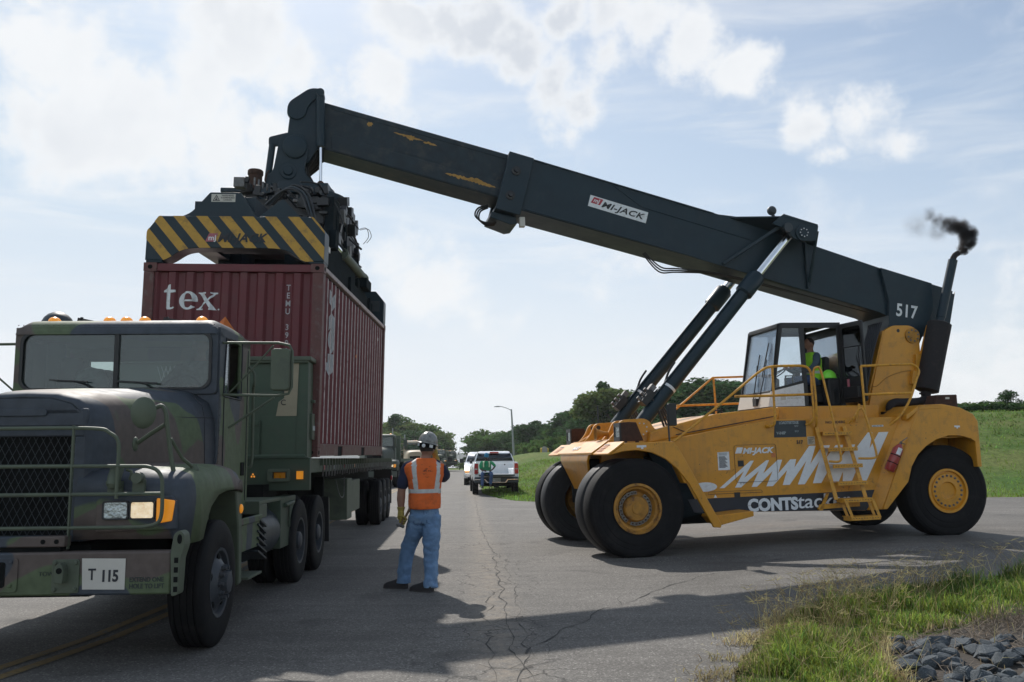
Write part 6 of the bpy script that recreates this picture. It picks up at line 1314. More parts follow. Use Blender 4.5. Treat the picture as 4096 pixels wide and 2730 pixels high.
# ================================================================ SPREADER (part of the stacker, set in the container's frame)
def spreader():
    Ml = STM.inverted() @ CTM
    def B(mb, name, m, par=None, **k):
        o = mb.build(name, m, par or SP, **k); return o
    mb = MB(); mb.box(-2.02, -1.72, .25, 5.8, 2.92, 3.2); mb.box(-.72, -.42, .25, 5.8, 2.92, 3.2); mb.box(-2.0, -.42, 1.7, 4.4, 3.18, 3.32); mb.box(-1.9, -1.55, 1.4, 4.6, 2.86, 3.3); mb.box(-.9, -.55, 1.4, 4.6, 2.86, 3.3)
    for y in (1.0, 2.2, 3.8, 5.0): mb.box(-1.75, -.7, y - .08, y + .08, 2.95, 3.1)
    SP = mb.build('spreader', 'boom_paint', ST, bevel=.01, M=Ml)
    out = roundpoly([(-2.27, 3.24), (-2.425, 3.03), (-2.43, 2.625), (-2.18, 2.625), (-2.10, 2.66), (-1.93, 2.775), (-1.75, 2.80), (-.66, 2.80), (-.50, 2.77), (-.33, 2.65), (-.26, 2.62), (-.005, 2.625), (-.005, 3.04), (-.17, 3.24)], [.02, .03, .01, .01, .06, .1, .1, .1, .1, .06, .01, .01, .03, .02])
    for y0, y1, nm in ((.01, .30, 'front'), (5.76, 6.05, 'rear')):
        mb = MB(); mb.prism(out, y0, y1); mb.box(-2.42, -2.2, y0 + .01, y1 - .01, 2.595, 2.63); mb.box(-.22, -.01, y0 + .01, y1 - .01, 2.595, 2.63); e = B(mb, 'end_beam', 'boom_paint', bevel=.012)
        if nm == 'front':
            bm = bmesh.new(); vs = [bm.verts.new((x, z, 0)) for x, z in out]; bm.faces.new(vs); k = .856
            def cut(c, keep=None): bmesh.ops.bisect_plane(bm, geom=bm.verts[:] + bm.edges[:] + bm.faces[:], plane_co=(c, 3.235, 0), plane_no=Vector((1, k, 0)).normalized())
            for i in range(-1, 10):
                cut(-2.075 - .3125 + .3125 * i); cut(-2.075 - .3125 + .3125 * i + .156)
            dead = []
            for f in bm.faces:
                c = f.calc_center_median(); 
                cs = [v.co for v in f.verts]; u = sum((p.x + k * (p.y - 3.235)) for p in cs) / len(cs)
                if ((u + 2.075) / .3125) % 1 > .5: dead.append(f)
            bmesh.ops.delete(bm, geom=dead, context='FACES'); bmesh.ops.triangulate(bm, faces=bm.faces[:]); me = bpy.data.meshes.new('hazard_stripes'); bm.to_mesh(me); bm.free(); me.materials.append(MATS['yellow_stripe'])
            s = bpy.data.objects.new('hazard_stripes', me); COL.objects.link(s); s.parent = e; s.matrix_local = frame((0, .0065, 0), (1, 0, 0), (0, 0, 1))
            Me = frame((0, .0045, 0), (1, 0, 0), (0, 0, 1))
            decal([(-1.625, 2.885), (-1.575, 3.0), (-1.455, 3.0), (-1.495, 2.885)], 'pink_decal', e, Me, 'emblem', .001); text('mJ', .10, 'white_decal', e, frame((-1.58, .002, 2.905), (1, 0, 0), (0, 0, 1)), width=.10, bold=.0015)
            text('MI-JACK', .165, 'dark_ink', e, frame((-1.455, .003, 2.885), (1, 0, 0), (0, 0, 1)), bold=.005, shear=.3, width=.68, spacing=1.08)
            # white light slot edge below the beam is the sky: nothing is built there
        else:
            mb = MB(); mb.box(-.40, -.09, y0 - .006, y0, 2.84, 3.05); mb.build('grey_panel', 'plate_dark', e)
    # front motor housing with the warning plate
    mb = MB(); mb.prism(roundpoly([(-2.03, 3.245), (-1.87, 3.31), (-1.62, 3.60), (-1.20, 3.60), (-.96, 3.245)], [0, .12, .02, .02, .02]), .10, .16); mb.box(-1.86, -1.2, .2, 1.2, 3.24, 3.50); mb.box(-1.58, -1.02, .2, .9, 3.24, 3.56); h = B(mb, 'motor_housing', 'boom_paint', bevel=.008)
    decal([(-1.60, 3.465), (-1.27, 3.465), (-1.27, 3.575), (-1.60, 3.575)], 'cream_panel', h, frame((0, .097, 0), (1, 0, 0), (0, 0, 1)), 'warning_plate')
    text('WARNING\nSUSPENDED\nLOADS', .032, 'dark_ink', h, frame((-1.375, .092, 3.545), (1, 0, 0), (0, 0, 1)), align='CENTER', sx=1.1)
    mb = MB(); M = frame((-1.53, .092, 3.515), (1, 0, 0), (0, 0, 1)); mb.ringprism([(-.05, -.038), (.05, -.038), (0, .05)], [(-.036, -.030), (.036, -.030), (0, .034)], 0, .001, 'z'); mb.box(-.015, .015, -.025, -.008, 0, .001); mb.box(-.003, .003, -.008, .018, 0, .001); mb.build('warning_triangle', 'dark_ink', h, M=M, smooth=0)
    mb = MB(); mb.prism([(-.98, 3.24), (-.62, 3.52), (-.60, 3.50), (-.36, 3.26), (-.36, 3.24)], .12, .15); mb.prism([(-.62, 3.24), (-.62, 3.50), (-.60, 3.50), (-.60, 3.24)], .15, 1.4); mb.box(-.7, -.34, .15, 1.4, 3.24, 3.27); mb.build('gusset', 'boom_paint', SP, bevel=.004)
    # turntable under the pendulum
    mb = MB(); mb.lathe([(.0, 4.02), (.80, 4.02), (.80, 4.13), (.76, 4.15), (.76, 4.32), (.84, 4.34), (.84, 4.44), (.60, 4.46), (.60, 4.60), (0, 4.60)], (-1.19, 3.42, 0), 'z', 40); mb.box(-1.75, -.62, 3.0, 3.9, 4.44, 4.62); r = B(mb, 'slewing_ring', 'boom_paint', smooth=30)
    mb = MB(); q = random.Random(4)
    for k in range(36): a = k * 2 * math.pi / 36; mb.obox((-1.19 + .77 * math.cos(a), 3.42 + .77 * math.sin(a), 4.24), (.03, .03, .14), Matrix.Rotation(a, 3, 'Z'))
    mb.build('ring_teeth', 'dull_steel', r)
    mb = MB(); mb.box(-2.0, -.45, 2.45, 4.4, 3.32, 3.62); mb.prism([(-2.0, 3.32), (-1.75, 4.02), (-.62, 4.02), (-.38, 3.32)], 2.75, 4.1); mb.box(-2.35, -1.95, 2.7, 3.3, 4.36, 4.44); mb.box(-2.1, -1.5, 2.4, 3.0, 4.05, 4.2); mb.box(-2.45, -1.7, 2.8, 3.9, 4.0, 4.12); o = B(mb, 'turntable_frame', 'boom_paint', bevel=.015)
    # hydraulic motor, valve bank
    mb = MB(); mb.cyl((-1.83, 2.9, 4.44), (-1.83, 2.9, 4.52), .16, n=20); mb.tube([(-1.83, 2.9, 4.52), (-1.83, 2.9, 4.70), (-1.83, 2.9, 4.72), (-1.83, 2.9, 4.78), (-1.83, 2.9, 4.80)], [.115, .115, .13, .13, .115], 20); mb.tube([(-1.66, 2.9, 4.6), (-1.64, 2.9, 4.75), (-1.60, 2.9, 4.80)], .012, 5); mb.build('slewing_motor', 'rust', SP)
    mb = MB(); q = random.Random(14); mb.box(-1.7, -.4, 2.2, 2.5, 3.35, 4.1); mb.box(-.6, -.36, 2.6, 4.4, 3.5, 4.2)
    for k in range(70):
        x, y, z = q.uniform(-1.85, -.30), q.uniform(1.9, 2.7), q.uniform(3.35, 4.35)
        if x < -1.5 and z < 3.8: continue
        mb.obox((x, y, z), (q.uniform(.05, .2), q.uniform(.05, .2), q.uniform(.04, .16)), Matrix.Rotation(q.uniform(-.2, .2), 3, 'Y'), q.choice((0, 0, 0, 1)))
    for k in range(9): mb.cyl((-1.72 + .07 * k, 2.5, 4.42 - .03 * k), (-1.72 + .07 * k, 2.5, 4.55 - .035 * k), .018, n=8, mi=1)
    for k in range(38):
        z = q.uniform(3.5, 4.3); y = q.uniform(2.6, 4.4); mb.obox((-.38 + (4.2 - z) * .05 + q.uniform(-.16, .08), y, z), (q.uniform(.05, .16), q.uniform(.06, .26), q.uniform(.05, .22)), Matrix.Rotation(q.uniform(-.3, .3), 3, 'X'), q.choice((0, 0, 1)))
    mb.build('valve_bank', ['black_paint', 'dull_steel'], SP, bevel=.004)
    mb = MB(); q = random.Random(6)
    for k in range(26):
        a = Vector((q.uniform(-1.5, -.5), q.uniform(1.9, 2.6), q.uniform(3.7, 4.4))); b = Vector((q.uniform(-.9, -.12), q.uniform(2.0, 4.3), q.uniform(3.3, 4.2))); c = (a + b) / 2 + Vector((q.uniform(-.1, .3), q.uniform(-.3, .2), q.uniform(-.1, .3)))
        mb.tube(arc([a, c, b], 8), q.uniform(.011, .02), 5)
    for k in range(3): mb.tube(arc([(-1.05 + .05 * k, .8, 3.62), (-.75 + .05 * k, .7, 3.82 + .03 * k), (-.5 + .05 * k, .6, 3.74), (-.36 + .04 * k, .5, 3.45), (-.30 + .03 * k, .45, 3.28)], 6), .018, 6, mi=k % 2)
    mb.tube(arc([(-.25, 4.2, 4.1), (-.12, 4.3, 4.14), (-.06, 4.3, 4.0), (-.14, 4.3, 3.88)], 6), .006, 4, mi=1); mb.tube(arc([(-.3, 4.2, 4.1), (-.16, 4.3, 4.16), (-.11, 4.3, 4.0), (-.2, 4.3, 3.86)], 6), .006, 4, mi=1)
    mb.tube(arc([(-.33, 3.9, 3.95), (-.28, 4.1, 3.80), (-.26, 4.15, 3.45), (-.27, 4.1, 3.22), (-.35, 4.1, 3.18)], 6), .02, 6)
    mb.build('spreader_hoses', ['hose_rubber', 'plate_dark'], SP)
    # telescoping cylinder along the near side and the outrigger frame
    mb = MB(); mb.tube([(-.26, 2.62, 3.31), (-.26, 4.75, 3.31)], .085, 18); mb.cyl((-.26, 2.6, 3.31), (-.26, 2.7, 3.31), .10, n=18); mb.cyl((-.26, 4.70, 3.31), (-.26, 4.82, 3.31), .095, n=18); c = mb.build('side_cylinder', 'army_light', SP)
    mb = MB(); mb.cyl((-.26, 1.75, 3.31), (-.26, 2.62, 3.31), .042, n=14); mb.build('piston_rod', 'chrome', c)
    mb = MB(); mb.box(-.36, -.12, 4.3, 4.85, 3.06, 3.24); mb.box(-.42, -.16, 1.55, 1.78, 3.16, 3.45); mb.box(-.36, -.22, .3, 5.7, 2.72, 2.98); mb.box(-.34, -.26, 1.4, 3.9, 2.98, 3.42); mb.prism([(4.1, 3.2), (5.3, 2.98), (4.1, 2.98)], -.32, -.24, 'x'); mb.box(-.36, -.30, 3.9, 4.3, 3.24, 3.55); mb.tube([(-.3, 2.2, 3.42), (-.3, 2.3, 4.0)], .03, 6); mb.tube([(-.32, 3.2, 3.4), (-.34, 3.2, 4.05)], .035, 6); mb.box(-.44, -.30, 2.0, 2.5, 3.5, 4.1)
    for y in (.5, 1.1, 3.0, 5.1): mb.box(-.22, -.17, y, y + .12, 2.70, 3.0)
    mb.build('side_frame', 'matt_black', SP, bevel=.008)
    mb = MB(); mb.box(-.205, -.15, 1.0, 1.12, 2.98, 3.06); mb.box(-.215, -.17, .5, .58, 3.16, 3.24); mb.build('sensor_box', 'cream_panel', SP)
spreader()
# ================================================================ ARMY TRUCKS (local x: photo right, y: to the rear, z up; the front faces -y)
def hoodprof(t):
    """half outline of the bonnet at t (0 front .. 1 cowl)"""
    a = [(0, 2.105), (.22, 2.095), (.38, 2.05), (.46, 1.975), (.485, 1.88), (.49, 1.6), (.49, 1.3), (.49, .97)]
    b = [(0, 2.285), (.50, 2.28), (.74, 2.24), (.90, 2.14), (.955, 1.99), (.97, 1.75), (.975, 1.4), (.975, 1.0)]
    e = t ** .85
    return [(p[0] + (q[0] - p[0]) * e, p[1] + (q[1] - p[1]) * (t ** .7)) for p, q in zip(a, b)]
def truck_wheel(parent, c, s, R_=.535, W=.28, front=True, dual=False):
    x, y, z = c; w = W / 2
    prof = [(.29, w * .75), (.30, w * .95), (.36, w), (R_ * .82, w * .98), (R_ * .94, w * .92), (R_ * .985, w * .80)]
    full = [(r, -h) for r, h in prof]
    for i in range(4):
        a = -w * .70 + (1.4 * w) * (i + .5) / 4; g = .006; full += [(R_, a - w * .13), (R_, a - g), (R_ - .012, a - g * .6), (R_ - .012, a + g * .6), (R_, a + g)]
    full += [(R_, w * .72)] + [(r, h) for r, h in reversed(prof)]
    rim = MB(); f = s * w
    if front:
        rim.lathe([(.30, f - s * .06), (.295, f - s * .005), (.27, f - s * .01), (.262, f - s * .05), (.24, f - s * .055), (.17, f - s * .0), (.155, f + s * .015), (.095, f + s * .02), (.09, f + s * .075), (.06, f + s * .085), (0, f + s * .085)], c, 'x', 36, cap0=False)
        for k in range(10): a = k * .628; p = (x + f + s * .015, y + .128 * math.cos(a), z + .128 * math.sin(a)); rim.cyl(p, (p[0] + s * .045, p[1], p[2]), .017, n=7); rim.cyl(p, (p[0] + s * .02, p[1], p[2]), .024, n=10)
        for k in range(5): a = k * 1.2566 + .3; rim.ball((x + f - s * .028, y + .215 * math.cos(a), z + .215 * math.sin(a)), (.012, .035, .035), 10, 4, mi=1)
    else:
        rim.lathe([(.30, f - s * .06), (.295, f - s * .005), (.27, f - s * .01), (.262, f - s * .14), (.24, f - s * .15), (.17, f - s * .16), (.12, f - s * .155), (.11, f - s * .02), (.08, f + s * .0), (0, f + s * .0)], c, 'x', 36, cap0=False)
    wh = rim.build('wheel', ['army_wheel', 'chassis_black'], parent, smooth=35)
    mb = MB(); mb.lathe(full, c, 'x', 48, close=True)
    mb.build('tyre', 'rubber', wh, smooth=40)
    if dual:
        mb = MB(); c2 = (x - s * (W + .05), y, z); mb.lathe(full, c2, 'x', 36, close=True); mb.build('tyre', 'rubber', wh, smooth=40)
    return wh
mat('army_wheel', (.045, .052, .062), rough=.55, var=.2, vs=12, dirt=(.10, .09, .08), dfac=.4, dscale=6)
def army_truck(label, loc, rz, paint='camo_paint', detail=True, lit=True, group=None, cab_h=1.0):
    T = empty('army_truck', label, 'army truck', loc, (0, 0, rz), group)
    P = paint; trim = 'army_light' if paint == 'camo_paint' else paint
    # ---- cab shell with real openings
    z0, zb, zt, zr = 1.05, 2.26, 2.85, 2.99; yf, yr, X = .86, 2.02, 1.0
    mb = MB()
    fo = [(-X, z0), (X, z0), (X, 2.0), (X - .01, 2.3), (X - .06, zt + .02), (-X + .06, zt + .02), (-X + .01, 2.3), (-X, 2.0)]
    # windscreen surround, raked back slightly
    n = 28; ow = rrect(-.985, .985, zb - .03, zt + .05, .05, 6); iw = rrect(-.925, .925, zb + .025, zt - .01, .10, 6)
    mb.ringprism(ow, iw, yf - .03, yf + .02)
    mb.prism([(-X, z0), (X, z0), (X, zb - .03), (-X, zb - .03)], yf - .01, yf + .04)
    for s in (-1, 1):
        a, b = (s * X - .03, s * X) if s > 0 else (s * X, s * X + .03)
        so = [(yf, z0), (yr, z0), (yr, 2.85), (1.9, 2.9), (yf + .05, 2.88), (yf, 2.8)]
        # side: below, pillars, above around the window opening
        mb.prism([(yf, z0), (yr, z0), (yr, 2.22), (yf, 2.22)], a, b, 'x'); mb.prism([(yf, 2.22), (1.02, 2.22), (1.08, 2.80), (yf, 2.86)], a, b, 'x'); mb.prism([(1.62, 2.22), (yr, 2.22), (yr, 2.88), (1.62, 2.84)], a, b, 'x'); mb.prism([(yf, 2.80), (yr, 2.80), (yr, 2.90), (yf, 2.90)], a, b, 'x')
    mb.box(-X + .03, X - .03, yr - .04, yr, z0, 2.35); mb.box(-X + .03, -.75, yr - .04, yr, 2.35, 2.85); mb.box(.75, X - .03, yr - .04, yr, 2.35, 2.85); mb.box(-.75, .75, yr - .04, yr, 2.68, 2.85); mb.box(-X + .03, X - .03, yf + .04, yr - .04, z0, z0 + .04)
    cab = mb.build('cab', P, T, bevel=.006)
    # rounded roof cap
    rings = []
    for (y, ins, dz) in ((yf - .05, .035, .0), (yf - .045, .02, .04), (yf - .01, .02, .10), (yf + .06, .02, .145), (yf + .2, .02, .17), (1.5, .02, .175), (1.9, .02, .165), (2.0, .03, .12), (2.03, .05, .02)):
        w_ = 1.0 - ins; h0 = 2.825; r = min(.14, dz) if dz > .02 else .01; pts = []
        for i in range(7): a = R(90 * i / 6); pts.append((w_ - r + r * math.cos(a), h0 + dz - r + r * math.sin(a) + (0)))
        pts = [(w_, h0)] + pts; full = pts + [(-px_, pz) for px_, pz in reversed(pts)]; rings.append([(px_, y, pz) for px_, pz in full])
    mb = MB(); mb.loft(rings); mb.build('roof', P, T, smooth=60)
    mb = MB(); mb.ringprism([(x * 1.005, z + (.008 if z > 2.5 else -.006)) for x, z in iw], [(x * .975, z * 1.0 + (-.012 if z > 2.5 else .012)) for x, z in iw], yf - .045, yf - .028); mb.box(-.022, .022, yf - .04, yf - .0, zb + .03, zt - .02); mb.build('windscreen_seal', 'black_paint', cab)
    mb = MB(); mb.prism(iw, yf - .015, yf - .009); mb.build('windscreen', 'windshield_glass', cab, smooth=0)
    mb = MB(); mb.prism([(1.02, 2.22), (1.62, 2.22), (1.62, 2.84), (1.08, 2.80)], -X + .01, -X + .016, 'x'); mb.build('side_window', 'dark_glass', cab)
    if not detail:
        mb = MB(); mb.prism([(1.02, 2.22), (1.62, 2.22), (1.62, 2.84), (1.08, 2.80)], X - .016, X - .01, 'x'); mb.build('side_window', 'dark_glass', cab)
    # ---- bonnet
    rings = []
    for t in (0, .04, .12, .25, .4, .6, .8, 1.0):
        h = hoodprof(t); y = -.90 + t * 1.76; k = .97 if t == 0 else 1.0
        pts = [(x * k, z * (1 if z < 1.8 else (1 - .006 * (t == 0)))) for x, z in h]; ring = [(x, y, z) for x, z in reversed(pts)] + [(-x, y, z) for x, z in pts[1:]]; rings.append(ring)
    mb = MB(); mb.loft(rings, closed=False); hood = mb.build('bonnet', P, T, smooth=50, solid=.02)
    mb = MB(); mb.box(-.49, .49, -.895, -.86, 1.78, 1.86); mb.box(.40, .49, -.90, -.86, .97, 1.78); mb.box(-.49, -.40, -.90, -.86, .97, 1.78); mb.box(-.49, .49, -.90, -.86, 1.86, 2.0); mb.box(-.4, .4, -.90, -.86, .97, 1.02)
    mb.prism([(-.45, 1.95), (.45, 1.95), (.36, 2.04), (.2, 2.085), (-.2, 2.085), (-.36, 2.04)], -.90, -.86)
    g = mb.build('grille_surround', P, T, bevel=.012)
    mb = MB(); mb.box(-.40, .40, -.86, -.85, 1.02, 1.80); mb.build('grille_backing', 'chassis_black', g)
    if detail:
        mb = MB()
        for i in range(-26, 27):
            for s in (-1, 1):
                a0 = i * .058; x0_, x1_ = a0, a0 + s * .40; z0_, z1_ = 1.02, 1.79
                t0, t1 = 0, 1
                for lim in (-.40, .40):
                    if (x0_ - lim) * (x1_ - lim) < 0:
                        tt = (lim - x0_) / (x1_ - x0_)
                        if abs(x0_) > .40: t0 = max(t0, tt)
                        else: t1 = min(t1, tt)
                if (abs(x0_) > .4 and abs(x1_) > .4 and x0_ * x1_ > 0) or t0 >= t1: continue
                p = lambda t: (x0_ + (x1_ - x0_) * t, -.872, z0_ + (z1_ - z0_) * t)
                mb.beam(p(t0), p(t1), .004, .003)
        mb.build('grille_mesh', 'plate_dark', g, smooth=0)
    # ---- front wings with arches and headlamps
    for s in (-1, 1):
        # outer skin: lofted sections along y of the wing
        secs = [(-.955, .99, 1.30, 1.10, 1.20), (-.93, .95, 1.40, 1.19, 1.25), (-.84, .94, 1.475, 1.235, 1.285), (-.62, .94, 1.525, 1.245, 1.30), (-.52, .95, 1.53, 1.245, 1.30), (-.46, 1.06, 1.535, 1.25, 1.305), (-.36, 1.20, 1.54, 1.25, 1.31), (-.15, 1.29, 1.545, 1.25, 1.31), (.1, 1.315, 1.55, 1.25, 1.31), (.45, 1.315, 1.54, 1.24, 1.30), (.68, 1.30, 1.50, 1.23, 1.29), (.80, 1.28, 1.42, 1.20, 1.27), (.86, 1.27, 1.34, 1.15, 1.24)]
        rings = []
        for y, zl, zt_, xi, xo in secs:
            r = [(s * .45, y, zt_ + .03), (s * .85, y, zt_ + .012), (s * (xi - .10), y, zt_ - .005), (s * xi, y, zt_ - .04), (s * (xi + (xo - xi) * .7), y, zt_ - .11), (s * xo, y, zt_ - .20 if zt_ - .20 > zl else (zt_ + zl) / 2), (s * xo, y, zl)]
            rings.append(r)
        mb = MB(); mb.loft(rings, closed=False)
        # front face
        fr_ = rings[0]; mb.add([tuple(p) for p in fr_] + [(s * .45, -.955, .99)], [tuple(range(len(fr_) + 1))])
        wg = mb.build('front_wing', P, T, smooth=50, solid=.015)
        mb = MB(); mb.prism([(s * .62, 1.04), (s * 1.245, 1.06), (s * 1.235, 1.27), (s * 1.20, 1.315), (s * .66, 1.325), (s * .62, 1.28)], -.985, -.955); mb.build('lamp_bezel', P, wg, bevel=.012)
        for x0_, x1_, m in ((.69, .865, 'headlamp_off'), (.895, 1.065, 'headlamp_lit' if lit else 'headlamp_off')):
            a, b = sorted((s * x0_, s * x1_)); mb = MB(); mb.ringprism(rrect(a - .012, b + .012, 1.138, 1.282, .02), rrect(a, b, 1.15, 1.27, .015), -1.005, -.985); hl = mb.build('headlamp', 'black_paint', wg); mb = MB(); mb.prism(rrect(a, b, 1.15, 1.27, .015), -1.0, -.99); mb.build('lens', m, hl)
        a, b = sorted((s * 1.085, s * 1.225)); mb = MB(); mb.prism([(a, 1.105), (b - .02 * s if s > 0 else b, 1.125), (b, 1.28), (a, 1.30)], -1.0, -.93); mb.build('indicator', 'amber_glow' if lit else 'amber', wg, bevel=.01)
        # rear skirt of the wheel arch
        mb = MB(); a, b = sorted((s * .98, s * 1.26)); mb.prism([(.62, 1.30), (.80, 1.30), (.86, 1.0), (.90, .42), (.80, .40), (.74, .95)], a, b, 'x'); sk = mb.build('wing_skirt', trim, T, bevel=.015)
        if detail and s > 0: mb = MB(); mb.ball((1.265, .79, 1.12), (.02, .04, .045), 14, 8); mb.build('marker_lamp', 'amber_glow', sk); 
    # inner structure
    mb = MB(); mb.box(-.42, .42, -.84, 5.9, .62, .92); mb.box(-.95, .95, -.5, .85, .95, 1.02); mb.box(-.4, .4, -.8, .8, .9, 1.75); mb.box(-1.0, 1.0, -.06, .06, .45, .6); mb.box(-.55, .55, -.86, -.5, .55, .95); mb.build('chassis', 'chassis_black', T)
    # bumper
    mb = MB(); mb.prism(roundpoly([(-1.27, .60), (1.27, .60), (1.27, .915), (-1.27, .915)], .02), -1.16, -1.02); bp = mb.build('bumper', trim if not detail else P, T, bevel=.015)
    mb = MB(); mb.box(-.42, .42, -1.10, -.95, .915, .965); mb.build('bumper_step', 'chassis_black', bp)
    # wheels
    for s in (-1, 1): truck_wheel(T, (s * 1.165, 0, .535), s, W=.30)
    for y in (4.10, 5.45):
        for s in (-1, 1): truck_wheel(T, (s * 1.06, y, .535), s, W=.27, front=False, dual=True)
    # mirrors
    for s in (-1, 1):
        mb = MB(); y = .95
        mb.tube([(s * 1.0, y, 2.75), (s * 1.55, y, 2.745), (s * 1.66, y, 2.72), (s * 1.69, y, 2.66), (s * 1.69, y, 2.30), (s * 1.66, y, 2.235), (s * 1.55, y, 2.215), (s * 1.02, y, 2.23)], .014, 8); mb.tube([(s * 1.52, y, 2.20), (s * 1.07, y + .02, 1.90)], .012, 6); mb.tube([(s * 1.50, y, 2.72), (s * 1.25, y + .05, 2.45), (s * 1.05, y + .1, 2.26)], .010, 6); mr = mb.build('mirror_arm', trim, T)
        mb = MB(); a, b = sorted((s * 1.485, s * 1.675)); mb.prism(rrect(a, b, 2.265, 2.685, .035), y - .05, y + .04); mb.build('mirror', trim, mr, bevel=.015, seg=3)
    # roof marker lamps
    for x in (-.74, -.19, -.02, .165, .74): mb = MB(); mb.ball((x, 1.10, 2.99), (.056, .09, .052), 14, 6, z0=0); mb.build('marker_lamp', 'amber_lit' if lit else 'amber', T)
    return T, cab, hood, bp
T1, cab1, hood1, bump1 = army_truck('camouflaged army tractor truck in the left foreground with one headlamp lit', (-3.86, 8.05, 0), .0316)
def truck_details():
    T = T1
    mb = MB()
    for z, n, x0, x1 in ((2.245, 40, -.95, .95), (2.915, 40, -.95, .95)):
        for k in range(n): x = x0 + (x1 - x0) * k / (n - 1); mb.ball((x, .828 if z < 2.5 else .806, z), (.006, .004, .006), 6, 3)
    for k in range(14): z = 1.2 + k * .075; mb.ball((1.002, .90, z), (.004, .006, .006), 6, 3); mb.ball((1.002, 1.97, z), (.004, .006, .006), 6, 3)
    mb.build('rivets', 'camo_paint', cab1)
    # centre crease of the bonnet and the panel lines
    mb = MB(); mb.tube([(.505, -.86, 1.885), (.62, -.4, 1.93), (.80, .2, 1.975), (.965, .84, 1.995)], .006, 4); mb.tube([(.80, .62, 2.235), (.915, .62, 2.10), (.94, .62, 1.98), (.955, .62, 1.55)], .005, 4); mb.tube([(.0, -.88, 2.112), (0, .84, 2.292)], .005, 4); mb.build('panel_gap', 'dark_ink', hood1)
    mb = MB(); mb.prism(roundpoly([(-.34, 1.94), (.18, 1.94), (.18, 2.0), (-.34, 2.0)], .03), -.915, -.90); mb.build('badge_plinth', 'camo_paint', hood1, bevel=.006)
    # brush guard of round bar
    r = .015
    mb = MB()
    for z, x1, rr in ((1.835, 0, 0),): pass
    y = -1.05
    mb.tube(arc([(-1.1, y, 1.835), (0, y, 1.84), (.60, y, 1.835), (.73, y, 1.80), (.80, y, 1.72), (.80, y, 1.5), (.80, y, 1.30)], 6), r, 8)
    mb.tube(arc([(-1.1, y, 1.545), (0, y, 1.55), (.85, y, 1.545), (1.05, y, 1.535), (1.13, y, 1.47), (1.145, y, 1.35), (1.145, y, 1.18), (1.11, y, 1.11), (1.0, y, 1.085)], 6), r, 8)
    mb.tube([(-1.1, y, 1.335), (0, y, 1.335), (1.145, y, 1.335)], r, 8); mb.tube([(-1.1, y, 1.085), (0, y, 1.085), (1.02, y, 1.085)], r, 8); mb.beam((.455, y, 1.86), (.455, y, .93), .03, .012); mb.beam((-.455, y, 1.86), (-.455, y, .93), .03, .012)
    mb.build('brush_guard', 'army_light', T)
    mb = MB(); mb.box(-.60, .46, -1.12, -1.0, .95, 1.03); hh = mb.build('crossbar', 'camo_paint', T, bevel=.01); mb = MB(); 
    for x in (.30, .40): mb.cyl((x, -1.124, .99), (x, -1.12, .99), .018, n=10)
    mb.build('crossbar_hole', 'chassis_black', hh)
    # bumper furniture
    b = bump1; Y = -1.16
    decal([(.625, .645), (.935, .64), (.935, .865), (.615, .87)], 'cream_panel', b, frame((0, Y - .004, 0), (1, 0, 0), (0, 0, 1)), 'number_plate'); F = lambda x, z: frame((x, Y - .0075, z), (1, 0, 0), (0, 0, 1))
    text('T', .115, 'dark_ink', b, F(.665, .715), bold=.002, sx=.8); text('115', .115, 'dark_ink', b, F(.755, .702), bold=.004, sx=.8, spacing=.95)
    text('EXTEND ONE\nHOLE TO LIFT', .048, 'faded_dark', b, frame((.965, Y - .002, .695), (1, 0, 0), (0, 0, 1)), bold=.001, sx=.85); text('TOW', .045, 'faded_dark', b, frame((.30, Y - .002, .745), (1, 0, 0), (0, 0, 1)))
    mb = MB(); mb.prism(rrect(.40, .60, .62, .865, .02), Y - .012, Y)
    for x in (.425, .575):
        for z in (.65, .84): hexbolt(mb, (x, Y - .012, z), .016, .014)
    mb.prism(roundpoly([(.455, .70), (.515, .70), (.52, .80), (.485, .86), (.45, .80)], [0, 0, .03, .03, .03]), Y - .09, Y - .012); k = mb.build('tow_shackle_mount', 'army_light', b, bevel=.004); mb = MB(); mb.cyl((.488, Y - .093, .79), (.488, Y - .088, .79), .022, n=14); mb.build('shackle_eye', 'chassis_black', k)
    mb = MB(); mb.prism(roundpoly([(-.35, .63), (.15, .63), (.15, .88), (-.35, .88)], .03), Y - .010, Y); hexbolt(mb, (.10, Y - .01, .85), .014, .01); hexbolt(mb, (.10, Y - .01, .68), .014, .01); m_ = mb.build('winch_plate', 'camo_paint', b, bevel=.003); mb = MB(); mb.prism(rrect(-.28, .06, .665, .85, .02), Y - .014, Y - .010); mb.build('winch_opening', 'chassis_black', m_)
    # end plate with lifting eye
    mb = MB(); mb.prism(roundpoly([(1.285, .585), (1.335, .60), (1.345, .86), (1.375, .96), (1.365, 1.045), (1.33, 1.07), (1.29, 1.04), (1.27, .90)], .02), -1.19, -1.06); e = mb.build('lifting_plate', 'army_light', b, bevel=.008)
    mb = MB(); mb.prism(ellipse(1.335, 1.005, .018, .036, 16), -1.193, -1.18); 
    for z in (.62, .69, .76, .83): mb.box(1.30, 1.33, -1.192, -1.188, z, z + .04)
    mb.build('plate_hole', 'chassis_black', e)
    # parabolic mirror on the wing
    mb = MB(); 
    V = MB(); V.lathe([(0, .0), (.07, .012), (.12, .03), (.128, .045), (.12, .05), (0, .05)], (0, 0, 0), 'y', 28)
    V.map(lambda p: Vector((.90 + p.x * .80, -.84 + p.y - .04, 1.965 + p.z))); o = V.build('convex_mirror', 'army_light', T, smooth=50)
